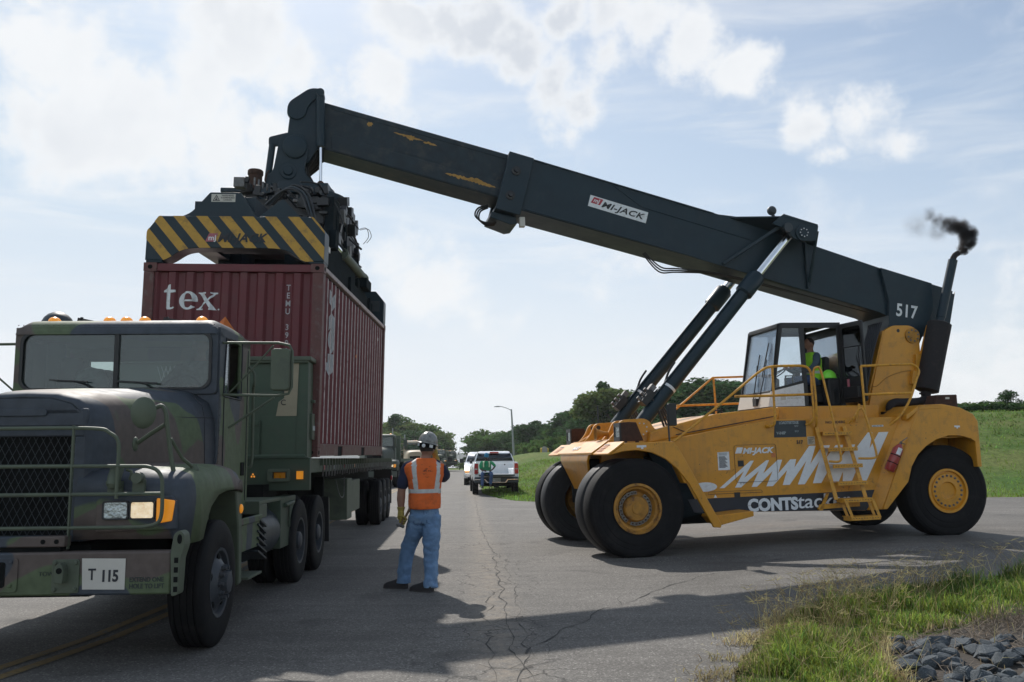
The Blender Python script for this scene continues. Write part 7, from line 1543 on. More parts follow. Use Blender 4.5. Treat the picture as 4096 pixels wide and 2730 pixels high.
    mb = MB(); mb.tube(arc([(.90, -.84, 1.965), (.97, -.80, 2.0), (1.02, -.78, 2.02), (1.055, -.78, 1.97), (1.07, -.77, 1.85), (1.10, -.74, 1.60), (1.125, -.73, 1.46), (1.125, -.73, 1.42)], 6), .018, 8); mb.tube([(1.09, -.74, 1.76), (1.15, -.62, 1.60), (1.21, -.50, 1.52)], .015, 8); mb.tube([(1.05, -.77, 1.87), (.92, -.72, 1.80), (.80, -.66, 1.73)], .018, 8); mb.lathe([(.045, 0), (.045, .012), (.02, .03), (0, .03)], (1.125, -.73, 1.44), 'z', 14); mb.lathe([(.04, 0), (.04, .012), (.02, .05), (0, .05)], (1.21, -.50, 1.50), 'z', 14)
    mb.ball((.78, -.66, 1.72), (.02, .05, .06), 12, 6); mb.build('mirror_bracket', 'army_light', o)
    mb = MB(); mb.tube([(.76, -.95, 1.53), (.76, -1.0, 1.46), (.76, -1.02, 1.40)], .05, 14); mb.lathe([(.0, 0), (.045, .0), (.06, .03), (.06, .05), (0, .05)], (.76, -1.0, 1.38), 'z', 14); mb.obox((.76, -.97, 1.38), (.11, .04, .1)); mb.cyl((.94, -1.04, 1.455), (.94, -.96, 1.455), .042, n=18); mb.obox((.94, -.97, 1.39), (.09, .04, .1)); mb.tube(arc([(.84, -.98, 1.52), (.88, -.98, 1.50), (.87, -.98, 1.44)], 4), .012, 5); mb.build('blackout_lamp', 'army_light', T, smooth=40)
    # door: panel lines, grab rail, handle, open window with quarter glass
    mb = MB(); mb.tube([(1.004, 1.04, 1.15), (1.004, 1.03, 2.2)], .006, 4); mb.tube([(1.004, 1.92, 1.15), (1.004, 1.92, 2.78)], .005, 4); mb.tube([(1.004, 1.02, 2.22), (1.004, 1.66, 2.22), (1.004, 1.66, 2.84), (1.004, 1.06, 2.81), (1.004, 1.00, 2.22)], .010, 5); mb.build('door_gap', 'dark_ink', cab1)
    mb = MB(); mb.tube(arc([(1.03, 1.85, 2.6), (1.09, 1.86, 2.52), (1.09, 1.86, 2.4), (1.06, 1.95, 2.3), (1.06, 1.97, 1.6), (1.02, 1.97, 1.5)], 5), .016, 8); mb.build('grab_rail', 'army_light', cab1)
    mb = MB(); mb.box(1.0, 1.012, 1.72, 1.84, 1.42, 1.56); mb.build('door_handle', 'chassis_black', cab1, bevel=.004)
    mb = MB(); mb.prism([(1.06, 2.24), (1.20, 2.24), (1.20, 2.79), (1.10, 2.79)], .985, .991, 'x'); mb.build('quarter_window', 'cab_glass', cab1); mb = MB(); mb.tube([(.988, 1.21, 2.23), (.988, 1.21, 2.80)], .010, 5); mb.build('window_post', 'black_paint', cab1)
    # wipers
    mb = MB(); mb.tube([(-.15, .82, 2.25), (-.28, .80, 2.33), (-.38, .79, 2.36)], .008, 5); mb.tube([(-.62, .795, 2.375), (-.25, .795, 2.355)], .010, 4); mb.tube([(.42, .82, 2.25), (.30, .80, 2.33), (.22, .79, 2.345)], .008, 5); mb.tube([(0.0, .795, 2.36), (.42, .795, 2.335)], .012, 4); mb.build('wiper', 'black_paint', cab1)
    # interior: rear screen mesh, seats, bag, dash
    mb = MB(); mb.prism(rrect(.02, .74, 2.30, 2.62, .03), 1.93, 1.935)
    mb.build('dashboard_top', 'plate_dark', cab1) if False else None
    mb = MB(); mb.box(-.95, .95, .90, 1.2, 2.0, 2.22); mb.build('dashboard', 'black_paint', cab1, bevel=.02)
    for x in (-.55, .5): mb = MB(); mb.box(x - .22, x + .22, 1.55, 1.72, 1.6, 2.55); mb.build('cab_seat', 'seat_black', cab1, bevel=.06, seg=3)
    mb = MB(); P = [Vector((.5 + .22 * math.cos(a), 1.24 + .10 * math.sin(a), 2.26 + .2 * math.sin(a))) for a in [i * math.pi / 12 for i in range(25)]]; mb.tube(P, .013, 6, caps=False); mb.build('steering_wheel', 'black_paint', cab1)
    mb = MB()
    for i in range(16): mb.tube([(.0 + .045 * i, 1.96, 2.30), (.0 + .045 * i + .10, 1.96, 2.62)], .0035, 3); mb.tube([(.1 + .045 * i, 1.96, 2.30), (.045 * i, 1.96, 2.62)], .0035, 3)
    mb.build('rear_screen', 'steel', cab1)
    mb = MB(); mb.cyl((-.66, 1.35, 2.22), (-.66, 1.35, 2.60), .13, n=18); mb.cyl((-.66, 1.35, 2.60), (-.66, 1.35, 2.64), .10, n=18); o = mb.build('radio_drum', 'plate_dark', cab1)
    t = MB(); t.ball((0, 0, 0), (.17, .14, .15), 22, 16); 
    t.map(lambda p: p + p.normalized() * .05 * noise.noise(p * 9)); o = t.build('plastic_bag', 'plastic_bag', smooth=40); o.parent = None; bpy.context.view_layer.update(); o.location = T.matrix_world @ Vector((-.33, 1.12, 2.37)); tag(o, 'crumpled clear plastic bag on the dashboard behind the truck windscreen', 'bag')
    # air cleaner bulge on the roof behind
    mb = MB(); mb.ball((-.92, 1.55, 3.0), (.16, .2, .17), 18, 10); mb.cyl((-.92, 1.55, 2.2), (-.92, 1.55, 3.0), .10, n=18); mb.build('air_intake', 'plate_dark', T)
    for x in (-.52, .36): mb = MB(); mb.obox((x, 1.3, 3.03), (.16, .03, .04), Matrix.Rotation(.2, 3, 'Y')); mb.obox((x - .04, 1.3, 3.045), (.02, .03, .05)); mb.build('antenna_base', 'black_paint', T)
    # frame side: battery box, tank, steps, quarter fender
    mb = MB(); mb.box(.62, 1.16, 1.15, 1.98, .66, 1.0); mb.box(.60, 1.18, 1.13, 2.0, .93, 1.0); mb.build('battery_box', 'camo_paint', T, bevel=.01)
    mb = MB(); mb.box(.62, 1.16, 1.95, 3.0, 1.10, 1.14); mb.box(.62, 1.16, 1.95, 2.3, .95, 1.10); mb.build('deck_step', 'army_light', T, bevel=.008)
    mb = MB(); mb.cyl((.85, 2.3, .74), (.85, 3.3, .74), .29, n=24)
    for k in range(6): mb.obox((1.10, 2.05, .56 + .07 * k), (.16, .4, .02), Matrix.Rotation(-.3, 3, 'X'))
    mb.build('fuel_tank', 'plate_dark', T, smooth=40)
    mb = MB(); mb.cyl((-.90, 2.05, .76), (-.90, 3.9, .76), .31, n=24); mb.build('fuel_tank', 'plate_dark', T, smooth=40)  # unseen far-side tank, added to keep sun off the ground below
    mb = MB(); mb.box(-1.2, -.62, 1.0, 2.0, .50, 1.04); mb.build('filler_box', 'camo_paint', T, bevel=.02)  # unseen box, added to shade the ground beneath the truck
    mb = MB(); mb.box(-.9, .9, .9, 3.2, .93, 1.04); mb.cyl((-.3, .6, .55), (-.3, 4.0, .55), .10, n=12); mb.box(-.7, .7, 4.0, 5.5, .45, .95); mb.build('underside_filler', 'chassis_black', T)  # fills the underside, added to block sunlight passing below the cab
    mb = MB(); mb.prism([(3.1, .52), (3.88, .52), (3.96, 1.13), (3.1, 1.13)], .98, 1.14, 'x'); mb.tube([(1.16, 3.25, 1.03), (1.16, 3.7, 1.05)], .03, 8); mb.tube([(1.16, 3.5, 1.04), (1.16, 3.5, .75)], .016, 6); mb.build('quarter_fender', 'army_green', T, bevel=.01)
    mb = MB(); mb.box(.99, 1.25, 1.20, 1.75, .40, .425); mb.prism([(1.15, .42), (1.3, .42), (1.42, .66), (1.2, .66)], 1.0, 1.03, 'x'); mb.prism([(1.62, .42), (1.75, .42), (1.6, .66), (1.4, .66)], 1.0, 1.03, 'x'); st = mb.build('entry_step', 'army_light', T, bevel=.004)
    mb = MB(); mb.box(-.9, .9, 3.2, 3.9, 1.0, 1.28); mb.box(-.55, .55, 4.2, 5.3, 1.0, 1.22); mb.build('fifth_wheel', 'chassis_black', T)
    for s in (-1, 1): mb = MB(); a, b = sorted((s * .86, s * 1.22)); mb.prism([(6.03, 1.02), (6.08, 1.0), (6.14, .88), (6.14, .34), (6.12, .34)], a, b, 'x'); mb.build('mud_flap', 'hose_rubber', T)
mat('faded_dark', (.035, .045, .04), rough=.7)
truck_details()

# ================================================================ TRAILER and its front box
def flatbed(label, loc, rz, detail=True, L=14.2, group=None):
    T = empty('flatbed_trailer', label, 'flatbed trailer', loc, (0, 0, rz), group)
    zd = 1.60
    mb = MB(); mb.box(-1.20, 1.20, .0, L, zd - .05, zd); mb.build('deck', 'deck_boards', T, bevel=.01)
    mb = MB()
    for x in (-.5, .5): mb.prism([(0, 1.25), (2.5, 1.2), (3.4, .86), (L, .86), (L, zd - .05), (0, zd - .05)], x - .06, x + .06, 'x')
    for k in range(27): mb.box(-1.15, 1.15, .25 + k * .52, .31 + k * .52, zd - .16, zd - .05)
    mb.build('frame', 'chassis_black', T)
    for s in (-1, 1):
        mb = MB(); a, b = sorted((s * 1.15, s * 1.22)); mb.box(a, b, 0, L, zd - .19, zd - .005); mb.build('side_rail', 'army_green', T, bevel=.008)
    if detail:
        q = random.Random(3)
        for k in range(42):
            mb = MB(); y = 1.0 + k * .30; mb.box(1.22, 1.262, y, y + .05, zd - .10, zd + .0, 0); mb.tube([(1.25, y + .02, zd - .06), (1.262, y + .02, zd - .12), (1.25, y + .04, zd - .24 - .03 * q.random())], .011, 5, mi=1)
            mb.build('chain_hook', ['army_light', 'dull_steel'], T)
        for y, m in ((1.3, 'red_decal'), (2.4, 'white_decal'), (3.6, 'red_decal'), (5.0, 'amber')): mb = MB(); mb.box(1.221, 1.228, y, y + .10, zd - .16, zd - .10); mb.build('side_reflector', m, T)
        mb = MB(); mb.box(.70, 1.20, 4.2, 4.9, .55, 1.25); mb.box(.55, 1.15, 5.2, 6.6, .62, 1.2); mb.build('tool_box', 'army_light', T, bevel=.01)
        mb = MB(); mb.tube(arc([(1.16, 3.0, 1.28), (1.18, 3.4, 1.0), (1.18, 3.9, .98), (1.16, 4.1, 1.28)], 6), .008, 4); mb.build('loose_cable', 'dull_steel', T)
    mb = MB()
    for s in (-1, 1): mb.box(s * .85 - .07, s * .85 + .07, 3.3, 3.44, .45, 1.3); mb.box(s * .85 - .13, s * .85 + .13, 3.2, 3.52, .40, .45)
    mb.build('landing_leg', 'chassis_black', T)
    for y in (L - 3.3, L - 2.05, L - .80):
        for s in (-1, 1): truck_wheel(T, (s * 1.07, y, .535), s, W=.27, front=False, dual=True)
    for s in (-1, 1): mb = MB(); a, b = sorted((s * .7, s * 1.2)); mb.box(a, b, L + .02, L + .04, .35, 1.3); mb.build('mud_flap', 'hose_rubber', T)
    mb = MB(); mb.box(1.19, 1.23, L - .2, L, 1.0, 1.12); mb.build('tail_lamp', 'red_lens', T)
    return T
TR = flatbed('dark green flatbed trailer coupled behind the camouflaged foreground truck', (-3.83, 11.62, 0), .056)
mat('box_green', (.062, .092, .060), rough=.6, var=.12, vs=5, bump=.05, bs=20, dirt=(.08, .085, .065), dfac=.4, dscale=4)
def trailer_front():
    T = TR
    mb = MB(); mb.box(-1.2, 1.26, -.10, .0, 1.20, 1.605); mb.box(-1.2, 1.24, -.12, .0, 1.60, 1.612); f = mb.build('front_beam', 'army_green', T, bevel=.02)
    for x, r, m in ((.40, .042, 'amber_glow'),): mb = MB(); mb.cyl((x, -.125, 1.42), (x, -.10, 1.42), r, n=20); mb.build('reflector', m, f); mb = MB(); mb.cyl((x, -.128, 1.42), (x, -.125, 1.42), .010, n=10); mb.build('stud', 'dark_ink', f)
    mb = MB()
    for dx, dz in ((0, .02), (-.016, -.008), (.016, -.008)): mb.ball((.555 + dx, -.11, 1.385 + dz), (.012, .012, .013), 8, 5)
    mb.build('lamp_cluster', 'amber_lit', f)
    mb = MB(); mb.ringprism(rrect(.74, 1.02, 1.31, 1.47, .03), rrect(.80, .98, 1.35, 1.43, .01), -.15, -.10); lf = mb.build('lamp_frame', 'army_light', f, bevel=.005); mb = MB(); mb.box(.82, .96, -.13, -.12, 1.355, 1.425); mb.build('lamp', 'amber', lf); mb = MB(); mb.box(1.10, 1.18, -.14, -.10, 1.34, 1.44); mb.build('side_lamp', 'amber_glow', f)
    # air lines
    P = []
    for i in range(85):
        t = i / 84; a = t * 2 * math.pi * 3.6 + 2.2; P.append(Vector((-.55 + .62 * t, -.75 + .5 * t + .05 * math.cos(a), 1.56 - .10 * t + .085 * math.sin(a) * (1 - .1 * t))) + Vector((.055 * math.cos(a), 0, 0)))
    P.append(Vector((.14, -.14, 1.44)))
    mb = MB(); mb.tube(P, .0085, 6); mb.build('coiled_air_line', 'red_hose', T)
    mb = MB(); mb.tube(arc([(.14, -.14, 1.44), (.2, -.16, 1.39), (.30, -.13, 1.37)], 5), .014, 6); mb.build('hose_fitting', 'dull_steel', T)
    mb = MB(); mb.tube(arc([(-.62, -.9, 1.45), (-.35, -.8, 1.42), (-.22, -.78, 1.25), (-.28, -.85, 1.08), (-.6, -1.0, 1.0)], 8), .012, 6); mb.build('cable', 'hose_rubber', T); mb = MB(); mb.box(-.62, -.44, -.78, -.72, 1.38, 1.43); mb.tube(arc([(-.6, -.75, 1.46), (-.5, -.75, 1.44), (-.44, -.75, 1.36)], 4), .012, 5); mb.build('coupling', 'blue_plastic', T)
    bpy.context.view_layer.update(); M = T.matrix_world
    B = empty('steel_box', 'tall green steel box with a tan panel at the front end of the trailer', 'steel box'); B.matrix_world = M @ Matrix.Translation((.0, .0, 1.52))
    mb = MB(); mb.box(-1.2, 1.20, .02, .52, .09, 1.33); mb.prism([(-1.2, .09), (1.2, .09), (1.17, .13), (-1.2, .13)], -.02, .02)
    mb.build('body', 'box_green', B, bevel=.012)
    mb = MB(); mb.prism([(-1.24, 1.33), (1.24, 1.33), (1.24, 1.385), (-1.24, 1.385)], -.04, .58); mb.box(-1.2, 1.2, .02 - .045, .02, 1.30, 1.34); mb.build('rim', 'army_light', B, bevel=.008)
    mb = MB(); mb.box(.62, 1.05, .012, .02, .12, .62); mb.box(-.2, .60, -.02, .02, .50, .56); mb.box(-.2, .60, -.005, .02, .12, .50); mb.build('lower_panel', 'box_green', B, bevel=.005)
    mb = MB(); mb.prism([(.80, .62), (1.06, .62), (1.08, 1.30), (.90, 1.30), (.90, .85), (.83, .80)], .008, .0135); tp = mb.build('tan_panel', 'tan_panel', B); F = lambda x, z: frame((x, .0045, z), (1, 0, 0), (0, 0, 1))
    text('T', .10, 'dark_ink', tp, F(.855, .91)); text('C', .10, 'dark_ink', tp, F(.855, .76)); text('T', .10, 'dark_ink', tp, F(.93, 1.06))
    mb = MB(); mb.box(1.20, 1.235, .20, .40, .32, .66); mb.box(1.20, 1.25, .25, .31, .80, .84); mb.build('side_locker', 'army_light', B, bevel=.006); mb = MB(); mb.box(1.235, 1.24, .22, .38, .44, .50); mb.build('locker_label', 'stencil_light', B)
    # orange placard standing up behind the cab roof
    bpy.context.view_layer.update(); mb = MB(); mb.prism([(0, .12), (-.07, .0), (.0, -.10), (.22, -.12)], 0, .012)
    S_ = empty('warning_sign', 'bent orange warning sign sticking up behind the cab roof', 'sign'); S_.location = T1.matrix_world @ Vector((.50, 2.68, 3.22)); S_.rotation_euler = (0, .15, .1)
    mb = MB(); mb.add([(.01, 0, .07), (-.045, .02, .0), (.0, .0, -.12), (.17, .14, -.12), (.01, .01, .07), (-.045, .03, .0), (.0, .01, -.12), (.17, .15, -.12)], [(0, 1, 2, 3), (4, 7, 6, 5), (0, 4, 5, 1), (1, 5, 6, 2), (2, 6, 7, 3), (3, 7, 4, 0)]); mb.build('sign_panel', 'orange_sign', S_, smooth=0); mb = MB(); mb.cyl((0, .02, -1.9), (0, .02, -.1), .012, n=8); mb.build('sign_post', 'plate_dark', S_)
trailer_front()
# ================================================================ PEOPLE
def ring(c, rx, ry, n=24, yaw=0.0, tilt=(0, 0), sq=2.3):
    out = []
    for i in range(n):
        a = 2 * math.pi * i / n; ca, sa = math.cos(a), math.sin(a)
        x = rx * math.copysign(abs(ca) ** (2 / sq), ca); y = ry * math.copysign(abs(sa) ** (2 / sq), sa)
        X = x * math.cos(yaw) - y * math.sin(yaw); Y = x * math.sin(yaw) + y * math.cos(yaw)
        out.append((c[0] + X, c[1] + Y, c[2] + tilt[0] * X + tilt[1] * Y))
    return out
def limb(mb, pts, rs, n=14):
    """tapered limb along smooth joints"""
    P = arc(pts, 5); k = len(P); m = len(rs) - 1
    R_ = [rs[min(int(i / (k - 1) * m), m - 1)] * (1 - (i / (k - 1) * m - min(int(i / (k - 1) * m), m - 1))) + rs[min(int(i / (k - 1) * m), m - 1) + 1] * (i / (k - 1) * m - min(int(i / (k - 1) * m), m - 1)) for i in range(k)]
    mb.tube(P, R_, n); mb.ball(P[0], rs[0], n, 8); mb.ball(P[-1], rs[-1], n, 8)
def hand(mb, w, palm, ax, grip_c, r=.024, side=1, s=1.0):
    """palm from the wrist, four fingers and a thumb closed round an axis"""
    w, palm, ax, g = Vector(w), Vector(palm), Vector(ax).normalized(), Vector(grip_c)
    mb.tube([w, w.lerp(palm, .5), palm], [.030 * s, .036 * s, .038 * s], 12); mb.ball(palm, (.040 * s, .028 * s, .045 * s), 12, 8)
    u = (palm - g); u -= ax * u.dot(ax); u.normalize(); v = ax.cross(u)
    for k in range(4):
        c = g + ax * (.033 - .022 * k) * s; L = (230, 255, 245, 215)[k]; P = []
        for j in range(7): a = R(10 - side * L * j / 6 * 1.0); P.append(c + (u * math.cos(a) + v * math.sin(a)) * (r + .012 * s))
        mb.tube([palm.lerp(c, .3)] + P, [.012 * s] * 2 + [.0105 * s] * 3 + [.0095 * s, .009 * s, .007 * s], 8)
    c = g + ax * .045 * s; P = [palm + ax * .02 * s] + [c + (u * math.cos(R(side * a)) + v * math.sin(R(side * a))) * (r + .013 * s) for a in (20, 65, 110, 150)]
    mb.tube(P, [.015 * s, .0135 * s, .012 * s, .011 * s, .009 * s], 8)
def wrinkle(mb, amp=.006, f=9.0, seed=0):
    def g(p): n = noise.noise_vector(Vector((p.x * f, p.y * f, p.z * f * 1.6 + seed))); return p + n * amp + noise.noise_vector(p * f * 2.7) * amp * .4
    return mb.map(g)
def head(mb, c, yaw, s=1.0, nod=0.0):
    """skull with brow, nose, lips, chin and ears; faces along yaw"""
    t = MB(); t.ball((0, 0, .0), (.078, .098, .115), 28, 18)
    def shp(p):
        f = max(0, p.y / .098)
        if p.z < -.02: k = 1 - .32 * ss((-.02 - p.z) / .1) * (1.0); p.x *= k; p.y *= (1 - .10 * ss((-.02 - p.z) / .1)); 
        p.y += .012 * math.exp(-((p.z + .088) / .02) ** 2) * f
        return p
    t.map(shp)
    t.loft([ring((0, .095, .022), .008, .006, 10), ring((0, .104, .0), .011, .012, 10), ring((0, .108, -.020), .017, .014, 10), ring((0, .096, -.030), .012, .008, 10)])
    t.ball((0, .088, -.055), (.024, .012, .007), 10, 6); t.ball((0, .087, -.067), (.021, .011, .007), 10, 6); t.ball((0, .082, .030), (.05, .014, .010), 12, 6)
    for s_ in (-1, 1): t.ball((s_ * .078, -.005, -.012), (.011, .022, .032), 10, 6); t.ball((s_ * .030, .083, .012), (.013, .008, .009), 8, 5)
    cy, sy = math.cos(yaw), math.sin(yaw); cn, sn = math.cos(nod), math.sin(nod)
    def tr(p): y, z = p.y * cn + p.z * sn, -p.y * sn + p.z * cn; return Vector((c[0] + s * (p.x * cy - y * sy), c[1] + s * (p.x * sy + y * cy), c[2] + s * z))
    t.map(tr); mb.add(t.v, t.f); return tr
def shoe(parent, c, yaw, L=.31, m='shoe', dz=0):
    s = MB(); secs = [(-.10, .036, .105), (-.085, .042, .125), (-.03, .046, .13), (.03, .048, .112), (.09, .053, .090), (.15, .050, .074), (.185, .036, .056), (.20, .014, .034)]
    s.loft([[(x * math.cos(a), y, max(.014, .014 + (h - .014) * (math.sin(a) if math.sin(a) > 0 else 0)) if True else 0) for a in [math.pi * i / 10 for i in range(11)]] + [(-x * .9, y, .014), (x * .9, y, .014)] for y, x, h in secs])
    M = Matrix.Translation(c) @ Matrix.Rotation(yaw, 4, 'Z') @ Matrix.Scale(L / .31, 4); s.map(lambda p: M @ p); o = s.build('shoe', m, parent, smooth=60)
    b = MB(); pts = [(x * 1.06, y) for y, x, h in secs] + [(-x * 1.06, y) for y, x, h in reversed(secs)]; b.prism(pts, -.001, .018, 'z'); b.map(lambda p: M @ p); b.build('sole', 'shoe_sole', o)
def hard_hat(parent, c, m, yaw=0, tilt=(0, 0), s=1.0, brim=True, top=False, label=None):
    t = MB(); t.lathe([(.128, -.004), (.130, .0), (.127, .03), (.118, .065), (.098, .10), (.066, .128), (.03, .141), (0, .144)], (0, 0, 0), 'z', 32)
    t.tube([(0, y, .146 * math.sqrt(max(0, 1 - (y / .13) ** 2)) + .003) for y in [-.11 + .022 * i for i in range(11)]], .004, 8)
    b = []
    for i in range(33): a = 2 * math.pi * i / 32; ex = .016 + .035 * max(0, math.sin(a)) ** 3; b.append(((.128 + ex) * math.cos(a), (.128 + ex) * math.sin(a)))
    n = len(t.v); V = [(.127 * math.cos(2 * math.pi * i / 32), .127 * math.sin(2 * math.pi * i / 32), .008) for i in range(33)] + [(x, y, -.006) for x, y in b]; t.add(V, [(i, i + 1, 34 + i, 33 + i) for i in range(32)])
    M = Matrix.Translation(c) @ Matrix.Rotation(yaw, 4, 'Z') @ Matrix.Rotation(tilt[0], 4, 'X') @ Matrix.Rotation(tilt[1], 4, 'Y') @ Matrix.Diagonal((.93 * s, 1.10 * s, 1.04 * s, 1)); t.map(lambda p: M @ p)
    return t.build('hard_hat', m, parent, smooth=50), M

def worker():
    W = empty('person', 'worker seen from behind in an orange vest, jeans and grey hard hat, holding a hammer', 'person', (-1.22, 11.25, 0))
    yaw = R(14)
    b = MB()
    b.loft([ring((.13, .0, z), rx, ry, 24, yaw) for z, rx, ry in ((.86, .15, .11), (.95, .155, .125), (1.05, .15, .13), (1.2, .165, .125), (1.35, .185, .12), (1.46, .19, .105), (1.53, .13, .085), (1.57, .07, .07))])
    b.tube([(.13, .0, 1.50), (.15, .02, 1.60), (.165, .03, 1.68)], [.075, .062, .062], 16)
    htr = head(b, (.165, .035, 1.705), R(-12), 1.06)
    limb(b, [(-.035, .0, 1.49), (-.10, -.015, 1.36), (-.138, -.03, 1.22), (-.150, -.02, 1.10), (-.150, -.01, .96)], [.064, .058, .050, .052, .036]); limb(b, [(.31, .03, 1.49), (.36, .12, 1.38), (.33, .24, 1.33), (.28, .30, 1.45), (.25, .27, 1.58)], [.062, .055, .045, .042, .030])
    limb(b, [(.05, .0, .92), (-.03, .06, .70), (-.10, .11, .50), (-.13, .15, .3), (-.145, .18, .10)], [.08, .068, .05, .045, .04]); limb(b, [(.215, .0, .92), (.22, -.02, .70), (.215, -.03, .50), (.22, -.07, .3), (.225, -.10, .09)], [.08, .068, .05, .045, .04])
    body = b.build('body', 'skin', W, remesh=.011)
    h = MB(); h.ball((0, -.012, .012), (.083, .100, .108), 24, 14); h.map(lambda p: p if not (p.y > .05 and p.z < .06) else p * .9); h.v = [p for p in h.v]; h.map(lambda p: Vector((p.x, min(p.y, .05), max(p.z, -.035)))); h.map(htr); h.build('hair', 'hair_dark', W, smooth=60)
    hat, M = hard_hat(W, (.168, .030, 1.762), 'hat_grey', R(-12), (R(-7), R(9)), 1.0)
    s = MB(); s.lathe([(.112, -.055), (.115, -.02), (.118, .0), (.110, .0), (.108, -.055)], (0, 0, 0), 'z', 28); s.map(lambda p: M @ p); ws = s.build('suspension_band', 'chassis_black', hat)
    k = MB(); k.lathe([(.022, 0), (.022, -.012), (.012, -.016), (0, -.016)], (0, -.118, -.040), 'y', 16); k.map(lambda p: M @ p); k.build('ratchet_knob', 'white_decal', ws)
    k = MB(); k.obox((.085, -.080, -.030), (.045, .012, .035), Matrix.Rotation(R(42), 3, 'Z')); k.obox((-.088, -.076, -.030), (.035, .012, .035), Matrix.Rotation(R(-42), 3, 'Z')); k.map(lambda p: M @ p); k.build('band_pad', 'white_decal', ws)
    # shirt sleeves and collar
    t = MB(); limb(t, [(.0, .0, 1.50), (-.075, -.01, 1.46), (-.105, -.02, 1.36), (-.130, -.03, 1.27)], [.070, .078, .076, .072], 18); limb(t, [(.27, .02, 1.50), (.33, .06, 1.45), (.365, .13, 1.38), (.35, .2, 1.35)], [.070, .075, .072, .068], 18)
    t.loft([ring((.13, .0, 1.30), .175, .115, 24, yaw), ring((.13, .0, 1.45), .19, .11, 24, yaw), ring((.135, .005, 1.54), .13, .088, 24, yaw), ring((.14, .012, 1.585), .076, .074, 24, yaw)]); wrinkle(t, .006); t.build('shirt', 'navy_cloth', W, remesh=.010)
    # vest: dense loft, stripes set by face position
    rg = []; Z = [.985, 1.02, 1.08, 1.15, 1.22, 1.30, 1.37, 1.43, 1.475, 1.51, 1.54, 1.565, 1.585]; RX = [.176, .180, .180, .182, .190, .206, .224, .238, .240, .222, .175, .125, .092]; RY = [.175, .175, .170, .165, .160, .156, .150, .142, .130, .115, .100, .09, .084]
    n = 72; m = 64
    for i in range(m + 1):
        z = Z[0] + (Z[-1] - Z[0]) * i / m; j = max(k for k in range(len(Z) - 1) if Z[k] <= z + 1e-9); u = (z - Z[j]) / (Z[j + 1] - Z[j])
        rg.append(ring((.135, .0, z), RX[j] + (RX[j + 1] - RX[j]) * u, RY[j] + (RY[j + 1] - RY[j]) * u, n, yaw, (.0, .05 * (1 - i / m)), 2.4))
    v = MB(); v.loft(rg, caps=False); 
    for fi, f in enumerate(v.f):
        c = sum((Vector(v.v[k]) for k in f), Vector()) / 4; back = c.y < .02
        st = 1.165 < c.z < 1.215
        xl = .015 + (1.58 - c.z) * .10; xr = .305 - max(0, (1.5 - c.z)) * .06
        if c.z > 1.19 and (abs(c.x - (xl + .0)) < .027 or abs(c.x - xr) < .024): st = True
        v.m[fi] = 1 if st else 0
    def drape(p):
        d = Vector((p.x - .135, p.y, 0)).normalized(); f = .018 * noise.noise(Vector((p.x * 7, p.y * 7, p.z * 2.5))) + .012 * noise.noise(Vector((p.x * 16, p.y * 16, p.z * 4 + 5))) + .004 * noise.noise(p * 30)
        return p + d * (f + .004)
    v.map(drape); v.build('safety_vest', ['orange_cloth', 'reflective'], W, smooth=180, solid=.008)
    # grease marks on the back panel
    # jeans
    j = MB()
    j.loft([ring((.135, .0, z), rx, ry, 30, yaw * .5) for z, rx, ry in ((.80, .168, .130), (.88, .178, .148), (.96, .174, .144), (1.02, .166, .134))])
    def leg(P, Rr): 
        A = arc(P, 8); k = len(A); j.loft([ring(p, interp(i / (k - 1), Rr) * 1.0, interp(i / (k - 1), Rr) * 1.08, 24) for i, p in enumerate(A)])
    leg([(.055, .0, .90), (.02, .05, .70), (-.07, .12, .50), (-.115, .15, .3), (-.135, .175, .075)], [(0, .118), (.3, .113), (.55, .092), (.8, .084), (.95, .083), (1, .088)])
    leg([(.215, .0, .90), (.222, -.02, .70), (.218, -.03, .50), (.222, -.06, .3), (.222, -.10, .055)], [(0, .116), (.3, .111), (.55, .091), (.8, .084), (.95, .084), (1, .090)])
    def jw(p):
        k = 1 + 2.2 * max(0, .30 - p.z) / .3 + .8 * math.exp(-((p.z - .52) / .07) ** 2) + .6 * math.exp(-((p.z - .78) / .06) ** 2)
        f = .013 * noise.noise(Vector((p.x * 7, p.y * 7, p.z * 13))) + .010 * noise.noise(Vector((p.x * 12 + p.z * 9, p.y * 12, p.z * 22)))
        c = Vector((.05 if p.x < .13 else .22, 0, 0)); d = Vector((p.x - (.0 if p.x < .1 else .21), p.y, 0)); d = d.normalized() if d.length > 1e-4 else Vector()
        return p + d * f * k
    j.map(jw); jo = j.build('jeans', 'denim', W, remesh=.0085)
    pk = MB()
    for cx, cz, sk in ((.055, .86, .01), (.235, .87, -.01)):
        P = []
        for x, z in ((-.055, .07), (-.05, -.05), (.0, -.075), (.05, -.05), (.055, .07)):
            X, Z_ = cx + x + sk, cz + z; u = (X - .135) / .172; y = -.140 * math.sqrt(max(.02, 1 - min(.97, abs(u)) ** 2.3)) + .010; P.append(Vector((X, y - .012, Z_)))
        pk.tube(P, .0035, 4)
    pk.tube([(.14, -.148, 1.0), (.142, -.15, .88), (.138, -.12, .78)], .003, 4); pk.build('pocket_seam', 'denim_seam', jo)
    shoe(W, (-.195, .195, -.0), R(68), .33); shoe(W, (.150, -.105, -.0), R(62), .33)
    g = MB(); ax = Vector((.145, -.02, .26)).normalized(); gc = Vector((-.118, -.055, .835)); hand(g, (-.150, -.01, .98), (-.150, -.03, .885), ax, gc, .017, 1, 1.12); g.tube([(-.150, -.01, 1.0), (-.150, -.012, .955)], [.052, .040], 16); g.build('glove', 'glove_yellow', W, remesh=.0048)
